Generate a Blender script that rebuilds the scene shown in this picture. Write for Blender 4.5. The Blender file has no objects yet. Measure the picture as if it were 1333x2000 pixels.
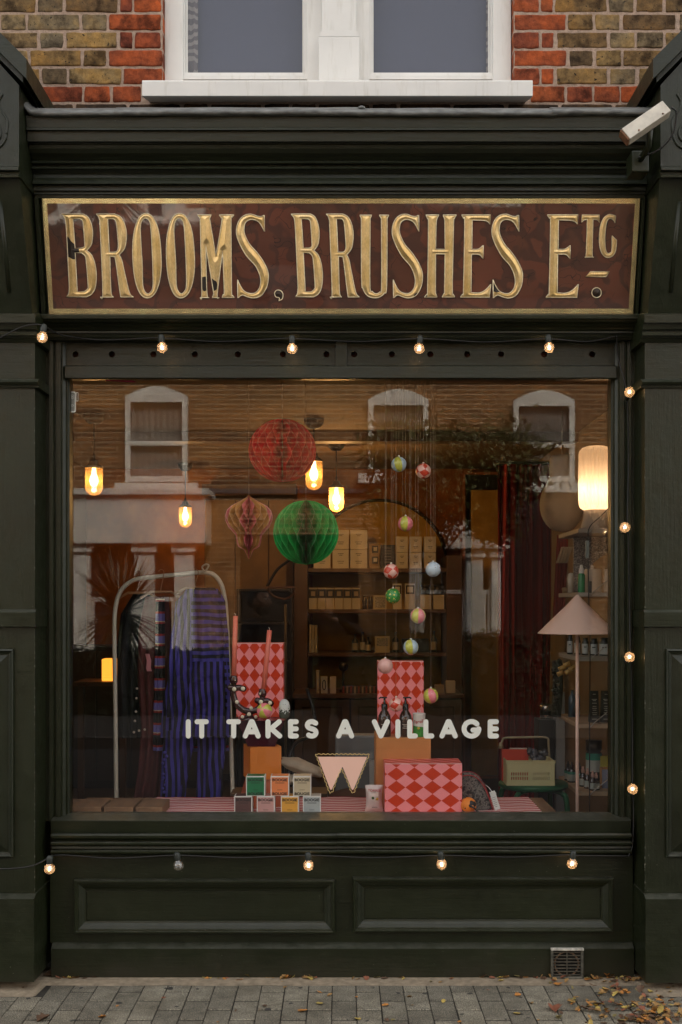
import bpy, bmesh, math, random
from mathutils import Vector, Matrix, noise
random.seed(7)
S = bpy.context.scene
R = math.radians
PI = math.pi

# ------------------------------------------------------------------ camera
CAMY, CAMZ, F = -4.7, 1.51, 2256.0
cd = bpy.data.cameras.new('camera'); cam = bpy.data.objects.new('camera', cd)
S.collection.objects.link(cam); S.camera = cam
cam.location = (0, CAMY, CAMZ); cam.rotation_euler = (R(90), 0, 0)
cd.sensor_width = 36; cd.lens = 36 * F / 2000; cd.shift_y = -0.09 * -1
cd.clip_end = 400; cd.clip_start = 0.02

# ------------------------------------------------------------------ sky, sun, exposure
SUN_EL, SUN_AZ = R(47), R(20)            # the sun stands behind the shop, so the shop front is in open shade
w = bpy.data.worlds.new('World'); S.world = w; w.use_nodes = True
nt = w.node_tree; nt.nodes.clear()
out = nt.nodes.new('ShaderNodeOutputWorld'); bg = nt.nodes.new('ShaderNodeBackground')
sk = nt.nodes.new('ShaderNodeTexSky'); sk.sky_type = 'NISHITA'; sk.sun_disc = False
sk.sun_elevation = SUN_EL; sk.sun_rotation = SUN_AZ; sk.dust_density = 4.0; sk.air_density = 1.0
hs = nt.nodes.new('ShaderNodeHueSaturation'); hs.inputs['Saturation'].default_value = 0.3
wm = nt.nodes.new('ShaderNodeMix'); wm.data_type = 'RGBA'; wm.blend_type = 'MULTIPLY'; wm.inputs[0].default_value = 1
wm.inputs[7].default_value = (1.06, 1.0, 0.9, 1)
nt.links.new(sk.outputs[0], hs.inputs['Color']); nt.links.new(hs.outputs[0], wm.inputs[6]); nt.links.new(wm.outputs[2], bg.inputs[0])
bg.inputs[1].default_value = 0.15
nt.links.new(bg.outputs[0], out.inputs[0])
sl = bpy.data.lights.new('sun', 'SUN'); sl.energy = 1.0; sl.angle = R(12); sl.color = (1, 0.93, 0.82)
so = bpy.data.objects.new('sun', sl); S.collection.objects.link(so)
sdir = Vector((math.sin(SUN_AZ) * math.cos(SUN_EL), math.cos(SUN_AZ) * math.cos(SUN_EL), math.sin(SUN_EL)))
so.rotation_euler = sdir.to_track_quat('Z', 'Y').to_euler(); so.location = (3, 12, 14)
S.view_settings.view_transform = 'Standard'; S.view_settings.look = 'None'
S.view_settings.gamma = 1; S.view_settings.use_curve_mapping = False
S.view_settings.exposure = 2.12
S.render.engine = 'CYCLES'
cy = S.cycles
cy.max_bounces = 8; cy.transparent_max_bounces = 16; cy.diffuse_bounces = 4; cy.glossy_bounces = 4
cy.use_denoising = True; cy.sample_clamp_indirect = 4; cy.caustics_reflective = False; cy.caustics_refractive = False

# ------------------------------------------------------------------ helpers
def sc_(Y): return F / (Y - CAMY)
def PX(px, Y=0.0): return (px - 666.5) / sc_(Y)
def PZ(py, Y=0.0): return CAMZ + (1180 - py) / sc_(Y)
def P(px, py, Y=0.0): return Vector((PX(px, Y), Y, PZ(py, Y)))

class MB:
    def __init__(s): s.v = []; s.f = []; s.m = []; s.sm = []
    def add(s, vs, fs, mi=0, smooth=False):
        b = len(s.v); s.v += [tuple(p) for p in vs]
        for f in fs: s.f.append([b + i for i in f]); s.m.append(mi); s.sm.append(smooth)
        return s
    def box(s, x0, x1, y0, y1, z0, z1, mi=0, b=0.0):
        if x0 > x1: x0, x1 = x1, x0
        if y0 > y1: y0, y1 = y1, y0
        if z0 > z1: z0, z1 = z1, z0
        b = min(b, (x1 - x0) * .45, (y1 - y0) * .45, (z1 - z0) * .45)
        if b <= 0:
            return s.add([(x0,y0,z0),(x1,y0,z0),(x1,y1,z0),(x0,y1,z0),(x0,y0,z1),(x1,y0,z1),(x1,y1,z1),(x0,y1,z1)],
                [(0,3,2,1),(4,5,6,7),(0,1,5,4),(1,2,6,5),(2,3,7,6),(3,0,4,7)], mi)
        bm = bmesh.new(); bmesh.ops.create_cube(bm, size=1)
        for v in bm.verts:
            v.co = Vector(((x0+x1)/2 + v.co.x*(x1-x0), (y0+y1)/2 + v.co.y*(y1-y0), (z0+z1)/2 + v.co.z*(z1-z0)))
        bmesh.ops.bevel(bm, geom=bm.edges[:], offset=b, segments=2, affect='EDGES', profile=.6)
        s.bm(bm, mi); return s
    def bm(s, bm, mi=0, smooth=False):
        bm.verts.index_update(); s.add([v.co[:] for v in bm.verts], [[v.index for v in f.verts] for f in bm.faces], mi, smooth); bm.free()
    def prism_x(s, prof, x0, x1, mi=0, x0b=None, x1b=None):
        """closed profile of (y,z), extruded from x0 to x1"""
        n = len(prof); vs = [(x0, y, z) for y, z in prof] + [(x1, y, z) for y, z in prof]
        fs = [(i, (i+1) % n, n + (i+1) % n, n + i) for i in range(n)] + [tuple(range(n))[::-1], tuple(range(n, 2*n))]
        return s.add(vs, fs, mi)
    def prism_z(s, prof, z0, z1, mi=0):
        n = len(prof); vs = [(x, y, z0) for x, y in prof] + [(x, y, z1) for x, y in prof]
        return s.add(vs, [(i, (i+1) % n, n + (i+1) % n, n + i) for i in range(n)] + [tuple(range(n))[::-1], tuple(range(n, 2*n))], mi)
    def prism_y(s, prof, y0, y1, mi=0, smooth=False):
        n = len(prof); vs = [(x, y0, z) for x, z in prof] + [(x, y1, z) for x, z in prof]
        s.add(vs, [(i, (i+1) % n, n + (i+1) % n, n + i) for i in range(n)], mi, smooth)
        b = len(s.v) - 2*n
        s.f += [[b + i for i in range(n)][::-1], [b + n + i for i in range(n)]]; s.m += [mi, mi]; s.sm += [False, False]
        return s
    def ring(s, x0, x1, z0, z1, prof, mi=0):
        """mitred frame in the XZ plane; prof = list of (inset, y)"""
        loops = []
        for d, y in prof: loops.append([(x0+d, y, z0+d), (x1-d, y, z0+d), (x1-d, y, z1-d), (x0+d, y, z1-d)])
        vs = [p for l in loops for p in l]; fs = []
        for k in range(len(loops)-1):
            for i in range(4): fs.append((4*k+i, 4*k+(i+1) % 4, 4*(k+1)+(i+1) % 4, 4*(k+1)+i))
        return s.add(vs, fs, mi)
    def tube(s, pts, r, n=8, mi=0, cap=True, closed=False):
        pts = [Vector(p) for p in pts]; rs = r if isinstance(r, (list, tuple)) else [r]*len(pts)
        vs = []; m = len(pts); up = None
        for i, p in enumerate(pts):
            if closed: t = pts[(i+1) % m] - pts[i-1]
            else: t = (pts[min(i+1, m-1)] - pts[max(i-1, 0)])
            t = t.normalized() if t.length > 1e-9 else Vector((0,0,1))
            if up is None: up = Vector((0,0,1)) if abs(t.z) < .9 else Vector((0,1,0))
            a = t.cross(up)
            if a.length < 1e-6: a = t.orthogonal()
            a.normalize(); b = a.cross(t).normalized(); up = b
            for k in range(n):
                q = 2*PI*k/n; vs.append(p + a*math.cos(q)*rs[i] + b*math.sin(q)*rs[i])
        fs = []
        for i in range(m if closed else m-1):
            j = (i+1) % m
            for k in range(n): fs.append((i*n+k, i*n+(k+1) % n, j*n+(k+1) % n, j*n+k))
        s.add(vs, fs, mi, True)
        if cap and not closed:
            b = len(s.v) - len(vs)
            s.f += [[b+k for k in range(n)][::-1], [b+(m-1)*n+k for k in range(n)]]; s.m += [mi, mi]; s.sm += [False, False]
        return s
    def lathe(s, prof, c=(0,0,0), n=24, mi=0, smooth=True, mod=None):
        vs = []; c = Vector(c)
        for r, z in prof:
            for k in range(n):
                a = 2*PI*k/n; rr = r * (mod(a, z) if mod else 1)
                vs.append((c.x + rr*math.cos(a), c.y + rr*math.sin(a), c.z + z))
        fs = [(i*n+k, i*n+(k+1) % n, (i+1)*n+(k+1) % n, (i+1)*n+k) for i in range(len(prof)-1) for k in range(n)]
        return s.add(vs, fs, mi, smooth)
    def sphere(s, c, r, n=20, mi=0, sz=1.0):
        m = n//2; pr = [(max(1e-5, r*math.sin(PI*i/m)), -r*sz*math.cos(PI*i/m)) for i in range(m+1)]
        return s.lathe(pr, c, n, mi)
    def mesh(s, name, mats):
        me = bpy.data.meshes.new(name); me.from_pydata(s.v, [], s.f); me.update()
        for m in (mats if isinstance(mats, (list, tuple)) else [mats]): me.materials.append(m)
        for p, mi, sm in zip(me.polygons, s.m, s.sm): p.material_index = mi; p.use_smooth = sm
        return me

def rp(seq):  # a rounded smooth path (Catmull-Rom)
    return seq
def smooth_path(pts, k=8, closed=False):
    pts = [Vector(p) for p in pts]; o = []; n = len(pts)
    for i in range(n if closed else n-1):
        p0 = pts[i-1] if (i > 0 or closed) else pts[0]; p1 = pts[i]; p2 = pts[(i+1) % n]
        p3 = pts[(i+2) % n] if (i+2 < n or closed) else p2
        for j in range(k):
            t = j/k
            o.append(.5*((2*p1) + (p2-p0)*t + (2*p0-5*p1+4*p2-p3)*t*t + (3*p1-p0-3*p2+p3)*t*t*t))
    if not closed: o.append(pts[-1])
    return o

def link(name, me, parent=None, loc=None):
    o = bpy.data.objects.new(name, me); S.collection.objects.link(o)
    if parent is not None:
        o.parent = parent
    if loc is not None: o.location = loc
    return o
def tag(o, label=None, cat=None, group=None, kind=None):
    if label: o['label'] = label
    if cat: o['category'] = cat
    if group: o['group'] = group
    if kind: o['kind'] = kind
    return o
WB = {}
def thing(name, label, cat, base=(0,0,0), group=None, kind=None):
    o = bpy.data.objects.new(name, None); S.collection.objects.link(o); o.location = base
    o.empty_display_size = .05
    tag(o, label, cat, group, kind); WB[o.name] = Vector(base); return o
def part(name, mb, mat, parent, color=None, label=None):
    """mesh given in WORLD coordinates; moved into the parent's frame"""
    me = mb if isinstance(mb, bpy.types.Mesh) else mb.mesh(name, mat)
    base = WB.get(parent.name, Vector((0,0,0))) if parent else Vector((0,0,0))
    if base.length > 0: me.transform(Matrix.Translation(-base))
    o = link(name, me, parent)
    if parent: WB[o.name] = base
    if color: o.color = (*color, 1)
    if label: o['label'] = label
    return o
def solo(name, mb, mat, label, cat, base, group=None, kind=None, color=None):
    """a thing that is one mesh, origin at its base"""
    me = mb.mesh(name, mat); me.transform(Matrix.Translation(-Vector(base)))
    o = link(name, me, None, base); WB[o.name] = Vector(base)
    tag(o, label, cat, group, kind)
    if color: o.color = (*color, 1)
    return o
def struct(name, mb, mat):
    o = link(name, mb.mesh(name, mat)); o['kind'] = 'structure'; WB[o.name] = Vector((0,0,0)); return o
def copy_tree(o, parent=None):
    c = o.copy(); S.collection.objects.link(c)
    if parent is not None: c.parent = parent
    for ch in list(o.children): copy_tree(ch, c)
    return c

def curve2d(contours, y=0.0, extrude=0.002, bevel=0.0, name='letter'):
    """filled flat shape: contours are lists of (x,z); returns a mesh standing in the XZ plane facing -Y"""
    cu = bpy.data.curves.new(name, 'CURVE'); cu.dimensions = '2D'; cu.fill_mode = 'BOTH'
    cu.extrude = extrude
    if bevel: cu.bevel_depth = bevel; cu.bevel_resolution = 0; cu.offset = -bevel
    for c in contours:
        sp = cu.splines.new('POLY'); sp.points.add(len(c)-1); sp.use_cyclic_u = True
        for i, (x, z) in enumerate(c): sp.points[i].co = (x, z, 0, 1)
    o = bpy.data.objects.new('tmp', cu); S.collection.objects.link(o)
    dg = bpy.context.evaluated_depsgraph_get(); me = bpy.data.meshes.new_from_object(o.evaluated_get(dg))
    bpy.data.objects.remove(o); bpy.data.curves.remove(cu)
    me.transform(Matrix.Translation((0, y, 0)) @ Matrix.Rotation(R(90), 4, 'X'))
    return me
def textmesh(txt, size, x, y, z, extrude=.0004, align='CENTER', offset=0, sx=1.0, name='print'):
    cu = bpy.data.curves.new(name, 'FONT'); cu.body = txt; cu.size = size; cu.align_x = align; cu.extrude = extrude; cu.offset = offset
    cu.resolution_u = 3
    o = bpy.data.objects.new('tmp', cu); S.collection.objects.link(o)
    dg = bpy.context.evaluated_depsgraph_get(); me = bpy.data.meshes.new_from_object(o.evaluated_get(dg))
    bpy.data.objects.remove(o); bpy.data.curves.remove(cu)
    me.transform(Matrix.Translation((x, y, z)) @ Matrix.Rotation(R(90), 4, 'X') @ Matrix.Diagonal((sx, 1, 1, 1)))
    return me

# ------------------------------------------------------------------ materials
def nn(nt, t, **k):
    n = nt.nodes.new(t)
    for a, b in k.items(): setattr(n, a, b)
    return n
def newmat(name):
    m = bpy.data.materials.new(name); m.use_nodes = True
    return m, m.node_tree, m.node_tree.nodes['Principled BSDF']
def coords(nt, stretch=None, kind='Object'):
    tc = nn(nt, 'ShaderNodeTexCoord'); mp = nn(nt, 'ShaderNodeMapping')
    nt.links.new(tc.outputs[kind], mp.inputs[0])
    if stretch: mp.inputs['Scale'].default_value = stretch
    return mp.outputs[0]
def noise_(nt, vec, scale, detail=4, rough=.55):
    n = nn(nt, 'ShaderNodeTexNoise'); n.inputs['Scale'].default_value = scale; n.inputs['Detail'].default_value = detail
    n.inputs['Roughness'].default_value = rough; nt.links.new(vec, n.inputs['Vector']); return n.outputs[0]
def ramp_(nt, fac, stops):
    r = nn(nt, 'ShaderNodeValToRGB'); el = r.color_ramp.elements
    while len(el) < len(stops): el.new(.5)
    for e, (p, c) in zip(el, stops): e.position = p; e.color = (*c, 1) if len(c) == 3 else c
    nt.links.new(fac, r.inputs[0]); return r.outputs[0]
def mix_(nt, a, b, fac, mode='MIX'):
    m = nn(nt, 'ShaderNodeMix', data_type='RGBA', blend_type=mode)
    for sock, val in ((m.inputs[0], fac), (m.inputs[6], a), (m.inputs[7], b)):
        if hasattr(val, 'links'): nt.links.new(val, sock)
        else: sock.default_value = val if isinstance(val, (int, float)) else (*val[:3], 1)
    return m.outputs[2]
def math_(nt, op, a, b=None, c=None):
    m = nn(nt, 'ShaderNodeMath', operation=op)
    for i, v in enumerate((a, b, c)):
        if v is None: continue
        if hasattr(v, 'links'): nt.links.new(v, m.inputs[i])
        else: m.inputs[i].default_value = v
    return m.outputs[0]
def bump_(nt, bsdf, h, strength=.3, dist=.002):
    b = nn(nt, 'ShaderNodeBump'); b.inputs['Strength'].default_value = strength; b.inputs['Distance'].default_value = dist
    nt.links.new(h, b.inputs['Height']); nt.links.new(b.outputs[0], bsdf.inputs['Normal']); return b
def M(name, col, rough=.6, metal=0, var=.15, vs=8, bump=.0, bs=120, coat=0, stretch=None, objcol=False, dist=.001, trans=0):
    m, nt, b = newmat(name)
    v = coords(nt, stretch)
    if objcol:
        oi = nn(nt, 'ShaderNodeObjectInfo'); base = oi.outputs['Color']
    else: base = (*col, 1)
    if var:
        n = noise_(nt, v, vs, 5); lo, hi = 1-var, 1+var
        f = ramp_(nt, n, [(.25, (lo,)*3), (.75, (hi,)*3)])
        c = mix_(nt, base, f, 1.0, 'MULTIPLY'); nt.links.new(c, b.inputs['Base Color'])
    elif objcol: nt.links.new(base, b.inputs['Base Color'])
    else: b.inputs['Base Color'].default_value = base
    b.inputs['Roughness'].default_value = rough; b.inputs['Metallic'].default_value = metal
    b.inputs['Coat Weight'].default_value = coat; b.inputs['Coat Roughness'].default_value = .08
    if trans: b.inputs['Subsurface Weight'].default_value = trans; b.inputs['Subsurface Radius'].default_value = (.02, .01, .008)
    if bump: bump_(nt, b, noise_(nt, v, bs, 4), bump, dist)
    return m

def paint_mat(name, col, axis):
    m, nt, b = newmat(name)
    st = {'x': (2, 40, 40), 'z': (40, 40, 2)}[axis]
    v0 = coords(nt); v1 = coords(nt, st)
    big = noise_(nt, v0, 2.3, 5); grime = noise_(nt, v0, 14, 6, .7)
    c = mix_(nt, ramp_(nt, big, [(.3, tuple(x*.78 for x in col)), (.7, tuple(x*1.22 for x in col))]),
             ramp_(nt, grime, [(.3, (.82, .82, .8)), (.7, (1.15, 1.13, 1.08))]), 1, 'MULTIPLY')
    sp = noise_(nt, v0, 95, 3, .6); wm_ = noise_(nt, v0, 5, 2)
    spm = math_(nt, 'MULTIPLY', math_(nt, 'GREATER_THAN', sp, .735), math_(nt, 'GREATER_THAN', wm_, .5))
    c = mix_(nt, c, (.17, .165, .14), spm)
    ge = nn(nt, 'ShaderNodeNewGeometry'); sx = nn(nt, 'ShaderNodeSeparateXYZ'); nt.links.new(ge.outputs['Normal'], sx.inputs[0])
    up = ramp_(nt, sx.outputs[2], [(.35, (0, 0, 0)), (.9, (1, 1, 1))]); dn = ramp_(nt, noise_(nt, coords(nt, (3, 3, 3)), 7, 5, .7), [(.35, (.15,)*3), (.7, (.75,)*3)])
    c = mix_(nt, c, (.070, .070, .056), math_(nt, 'MULTIPLY', up, dn))                    # dust on ledges, also painting in the lighter, sky-lit top edges
    pz = nn(nt, 'ShaderNodeSeparateXYZ'); nt.links.new(ge.outputs['Position'], pz.inputs[0])
    low = ramp_(nt, math_(nt, 'ADD', pz.outputs[2], math_(nt, 'MULTIPLY', noise_(nt, v0, 9, 5, .7), .22)), [(.10, (.6,)*3), (.22, (0,)*3)])
    c = mix_(nt, c, (.030, .026, .018), low)                                               # splashed dirt at the foot
    nt.links.new(c, b.inputs['Base Color'])
    b.inputs['Specular IOR Level'].default_value = .42
    nt.links.new(ramp_(nt, grime, [(.3, (.28,)*3), (.75, (.50,)*3)]), b.inputs['Roughness'])
    h = math_(nt, 'ADD', math_(nt, 'MULTIPLY', noise_(nt, v1, 3, 4, .6), .6), math_(nt, 'MULTIPLY', noise_(nt, v0, 30, 6, .65), .9))
    bump_(nt, b, h, .55, .0028)
    return m
GREEN = (.0118, .0158, .0060)
PAINT = paint_mat('green_paint_horizontal', GREEN, 'x')
PAINTV = paint_mat('green_paint_vertical', GREEN, 'z')

def brick_mat(name, stops, speck=True):
    m, nt, b = newmat(name)
    tc = nn(nt, 'ShaderNodeTexCoord'); oi = nn(nt, 'ShaderNodeObjectInfo')
    ad = nn(nt, 'ShaderNodeVectorMath', operation='ADD'); sc = nn(nt, 'ShaderNodeVectorMath', operation='SCALE')
    cx = nn(nt, 'ShaderNodeCombineXYZ')
    for i in range(3): nt.links.new(oi.outputs['Random'], cx.inputs[i])
    nt.links.new(cx.outputs[0], sc.inputs[0]); sc.inputs['Scale'].default_value = 37
    nt.links.new(tc.outputs['Object'], ad.inputs[0]); nt.links.new(sc.outputs[0], ad.inputs[1]); v = ad.outputs[0]
    base = ramp_(nt, oi.outputs['Random'], stops)
    big = noise_(nt, v, 9, 5, .65); mid = noise_(nt, v, 38, 6, .7); fine = noise_(nt, v, 260, 3, .6)
    c = mix_(nt, base, ramp_(nt, big, [(.36, (.30, .28, .27)), (.48, (.9, .9, .9)), (.66, (1.4, 1.22, .85))]), 1, 'MULTIPLY')
    c = mix_(nt, c, ramp_(nt, mid, [(.35, (.6, .57, .55)), (.65, (1.2, 1.18, 1.12))]), 1, 'MULTIPLY')
    if speck:
        k = math_(nt, 'GREATER_THAN', noise_(nt, v, 75, 3), .66)
        c = mix_(nt, c, (.02, .017, .014), k)
    nt.links.new(c, b.inputs['Base Color']); b.inputs['Roughness'].default_value = .9; b.inputs['Specular IOR Level'].default_value = .2
    bump_(nt, b, math_(nt, 'ADD', mid, math_(nt, 'MULTIPLY', fine, .6)), .8, .004)
    return m
STOCK = brick_mat('stock_brick', [(0, (.15, .095, .05)), (.2, (.27, .17, .07)), (.4, (.21, .165, .105)), (.55, (.12, .08, .045)), (.75, (.29, .195, .085)), (1, (.22, .185, .13))])
REDB = brick_mat('red_brick', [(0, (.28, .07, .032)), (.3, (.36, .095, .036)), (.55, (.20, .055, .034)), (.8, (.40, .095, .032)), (1, (.18, .048, .03))], False)
SOOT = brick_mat('sooty_brick', [(0, (.05, .035, .025)), (1, (.1, .06, .035))], True)
MORTAR = M('lime_mortar', (.42, .305, .235), .95, var=.3, vs=60, bump=1, bs=180, dist=.005)
LEAD = M('weathered_lead', (.16, .165, .16), .55, .3, var=.55, vs=20, bump=.5, bs=50, stretch=(1, 3, 3))
WHITE = M('white_window_paint', (.75, .74, .71), .45, var=.06, vs=6, bump=.25, bs=60)
wt = WHITE.node_tree; wb = wt.nodes['Principled BSDF']; src = wb.inputs['Base Color'].links[0].from_socket
drip = noise_(wt, coords(wt, (14, 14, 1.6)), 2.2, 5, .65)
wt.links.new(mix_(wt, src, ramp_(wt, drip, [(.28, (.72, .70, .64)), (.46, (1, 1, 1))]), .55, 'MULTIPLY'), wb.inputs['Base Color'])
GOLDM, gnt, gb = newmat('gold_leaf')
gv = coords(gnt); g1 = noise_(gnt, gv, 11, 4, .6)
gwear = math_(gnt, 'GREATER_THAN', noise_(gnt, coords(gnt, (1, 1, 1)), 5.0, 3, .5), .69)
gs = coords(gnt, (60, 60, 4)); g2 = noise_(gnt, gs, 6, 3)
gc = mix_(gnt, ramp_(gnt, g1, [(.3, (.74, .52, .20)), (.7, (1, .78, .42))]), ramp_(gnt, g2, [(.3, (.85, .83, .8)), (.7, (1.1, 1.08, 1.05))]), 1, 'MULTIPLY')
gc = mix_(gnt, gc, (.02, .013, .01), gwear)
gnt.links.new(gc, gb.inputs['Base Color']); gb.inputs['Roughness'].default_value = .38
gnt.links.new(math_(gnt, 'SUBTRACT', .9, gwear), gb.inputs['Metallic'])
GOLDE = M('bright_gold_line', (1, .86, .58), .45, .15, var=.3, vs=60)
GOLDB = M('gold_border', (1, .80, .42), .2, .8, var=.25, vs=12, bump=.15, bs=9, dist=.004)

# ================================================================== SHOP FRONT
XL, XR = -1.203, 1.194
def prof(pts): return [(y, PZ(p, y)) for p, y in pts]
shop = thing('shopfront', 'dark green painted timber shopfront with large window and panelled stall riser', 'shopfront', (0, 0, 0))

# cornice above the sign
cor = MB()
cp = [(226,-.300),(249,-.296),(250.5,-.301),(253.5,-.301),(254.5,-.288),(276,-.284),(277,-.262),(281,-.260),(283,-.262),(290,-.258),(299,-.245),(307,-.228),(314,-.216),
      (315,-.226),(318,-.230),(320,-.226),(321,-.212),(325,-.212),(326,-.222),(329,-.226),(331,-.222),(332,-.206),(339,-.197),(347,-.199),(353,-.207),(358,-.212),(359,-.214),
      (361,-.196),(372,-.196),(373,-.186),(379,-.186),(380,-.178),(386.5,-.176)]
pr = prof(cp); pr += [(.10, pr[-1][1]), (.10, pr[0][1] + .02), (-.29, pr[0][1] + .012)]
cor.prism_x(pr, XL + .004, XR - .004)
part('cornice', cor, PAINT, shop)
# lead flashing on top: sheets dressed over the edge, lapped
xs = [XL - .012, -.86, .07, .80, XR + .012]
for i in range(4):
    L = MB(); n = 26; x0, x1 = xs[i], xs[i+1] + (.02 if i < 3 else 0)
    for k in range(2): pass
    rows = [(.095, PZ(212,-.28)+.07), (-.27, PZ(212,-.28)+.006), (-.312, PZ(214,-.31)), (-.322, PZ(219,-.32)), (-.318, PZ(224,-.32)), (-.305, PZ(228.5,-.30)), (-.298, PZ(228,-.30))]
    vs = []
    for j in range(n+1):
        x = x0 + (x1-x0)*j/n
        up = 0.0
        if i == 0 and j < 3: up = (.045, .022, .006)[j]
        for q, (y, z) in enumerate(rows):
            nz = noise.noise(Vector((x*7, q*.7, i*3.1)))
            vs.append((x, y + nz*.005 - (.002 if i % 2 else 0), z + nz*.004 + up + (.002 if i % 2 else 0)))
    m_ = len(rows)
    L.add(vs, [(j*m_+q, j*m_+q+1, (j+1)*m_+q+1, (j+1)*m_+q) for j in range(n) for q in range(m_-1)], 0, True)
    part('lead_flashing', L, LEAD, shop)
L = MB()
for k in range(9):
    a = PI*k/8
L.sphere((.098+PX(665,-.3)*0-.02, -.305, PZ(213,-.30)), .016, 12, sz=.6)
part('lead_seam', L, LEAD, shop)

# fascia board round the sign
fb = MB()
fb.prism_x([(-.152, PZ(386,-.17)), (-.042, PZ(613,-.06)), (.1, PZ(613,-.06)), (.1, PZ(386,-.172))], XL+.004, XR-.004)
part('fascia_board', fb, PAINT, shop)
for x0, x1 in ((XL+.004, -1.184), (1.180, XR-.004)):
    fs = MB(); fs.prism_x([(-.186, PZ(386,-.186)), (-.076, PZ(613,-.076)), (-.055, PZ(613,-.055)), (-.165, PZ(386,-.165))], x0, x1); part('fascia_stile', fs, PAINTV, shop)
# lower cornice
lc = MB()
cp = [(612.5,-.070),(614,-.128),(616,-.132),(622,-.130),(624,-.120),(628,-.112),(633,-.092),(640,-.072),(646,-.060),(647,-.066),(650,-.066),(651,-.052),(659,-.046),(660,-.034),(664,-.030)]
pr = prof(cp); pr += [(.06, pr[-1][1]), (.06, pr[0][1])]
lc.prism_x(pr, XL+.01, XR-.01)
part('lower_cornice', lc, PAINT, shop)

# ventilated board with holes
holes = [148,219,300,381,465,553,638,692,766,841,913,979,1063,1157]
for a, b, hs_ in ((126, 656, holes[:7]), (678, 1206, holes[7:])):
    x0, x1, z0, z1 = PX(a,.02), PX(b,.02), PZ(716,.02), PZ(662,.02)
    cs = [[(x0,z0),(x1,z0),(x1,z1),(x0,z1)]]
    for hx in hs_:
        cx, cz = PX(hx,.02), PZ(692,.02)
        cs.append([(cx + .0128*math.cos(2*PI*k/16), cz + .0128*math.sin(2*PI*k/16)) for k in range(16)])
    vb = curve2d(cs, .026, .006); vb.materials.append(PAINT)
    part('vent_board', vb, PAINT, shop)
vv = MB(); vv.box(PX(656,.0), PX(678,.0), .000, .034, PZ(716,.0), PZ(660,.0), b=.002); part('mullion', vv, PAINTV, shop)
vr = MB()
vr.prism_x([(-.004, PZ(716,0)), (.004, PZ(713.5,0)), (.02, PZ(713.5,.02)), (.075, PZ(714,.02)), (.075, PZ(736.5,.0)), (.014, PZ(736.5,0)), (.014, PZ(740,0)), (.002, PZ(740,0)), (-.006, PZ(738,0))], PX(128), PX(1204))
part('top_rail', vr, PAINT, shop)
bk = MB(); bk.box(-1.17, 1.17, .055, .062, PZ(714,.05)+.001, PZ(655,.05))
part('vent_backing', bk, M('dark_red_backing', (.10,.03,.018), .9), shop)
# jambs with run mouldings
for sgn, xa in ((1, XL), (-1, XR)):
    J = MB(); X0 = PX(133, .0) if sgn == 1 else PX(1197, .0)
    p = [(.0,.085),(.0,.030),(-.005,.024),(-.010,.024),(-.012,.014),(-.022,.006),(-.026,.006),(-.028,-.004),(-.046,-.006),(-.050,.002),(-.054,.002),(-.058,-.006),(-.074,-.008),(-.078,.004),(-.12,.004),(-.12,.085)]
    p = [(X0 + sgn*a, b) for a, b in p]
    if sgn == -1: p = p[::-1]
    J.prism_z(p, PZ(1604, .0), PZ(652, -.02))
    part('jamb', J, PAINTV, shop)
# sill
sb = MB()
pr = prof([(1586.5,.07),(1587.5,.04),(1602,-.036),(1603.5,-.040),(1627,-.034),(1627.5,.0)]) + [(.09, PZ(1628,0)), (.09, PZ(1586.5,.07)-.001)]
sb.prism_x(pr, PX(101,-.03), PX(1232,-.03)); part('window_sill', sb, PAINT, shop)
def bead(p0, p1, y, bul): 
    return [(p0, y+.006), (p0+.4, y-bul*.5), (p0+(p1-p0)*.35, y-bul), (p0+(p1-p0)*.7, y-bul*.9), (p1-.3, y-bul*.3), (p1, y+.006)]
sm = MB()
pr = prof([(1627.7,-.03)] + bead(1628,1640,-.048,.014) + [(1641.5,-.040),(1643.5,-.040)] + bead(1644,1652,-.050,.010) + [(1654,-.046),(1657.5,-.048),(1658.5,-.036)] + bead(1660,1669,-.046,.014) + [(1670,-.004)])
pr += [(.02, pr[-1][1]), (.02, pr[0][1])]
xm = PX(657,-.05)
sm.prism_x(pr, PX(101,-.05), xm-.001); part('sill_moulding', sm, PAINT, shop)
sm2 = MB(); sm2.prism_x([(y - .003, z + .0015) for y, z in pr], xm+.001, PX(1233,-.05)); part('sill_moulding', sm2, PAINT, shop)
# stall riser
sr = MB(); sr.prism_x(prof([(1670.5,-.004),(1841,-.004)]) + [(.03, PZ(1842,-.004)), (.03, PZ(1670.5,-.004))], PX(99), PX(1236)); part('stall_riser', sr, PAINT, shop)
for a, b, t_, d_ in ((146, 655, 1718, 1822), (690, 1197, 1714, 1819)):
    pm = MB()
    pm.ring(PX(a,-.02), PX(b,-.02), PZ(d_,-.02), PZ(t_,-.02), [(-.001,-.003),(0,-.030),(.003,-.036),(.008,-.036),(.010,-.031),(.016,-.030),(.018,-.025),(.030,-.019),(.038,-.012),(.044,-.010),(.045,-.003)])
    fr = part('panel_moulding', pm, PAINT, shop)
    pf = MB(); pf.box(PX(a,-.02)+.05, PX(b,-.02)-.05, -.0065, -.0035, PZ(d_,-.02)+.05, PZ(t_,-.02)-.05)
    part('panel', pf, PAINT, shop)
pl = MB(); pl.prism_x(prof([(1840.5,-.006),(1843,-.014),(1853,-.036),(1909,-.036)]) + [(.03,-.012),(.03, PZ(1840.5,-.006))], PX(101,-.03), PX(1238,-.03)); part('plinth', pl, PAINT, shop)
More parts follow.
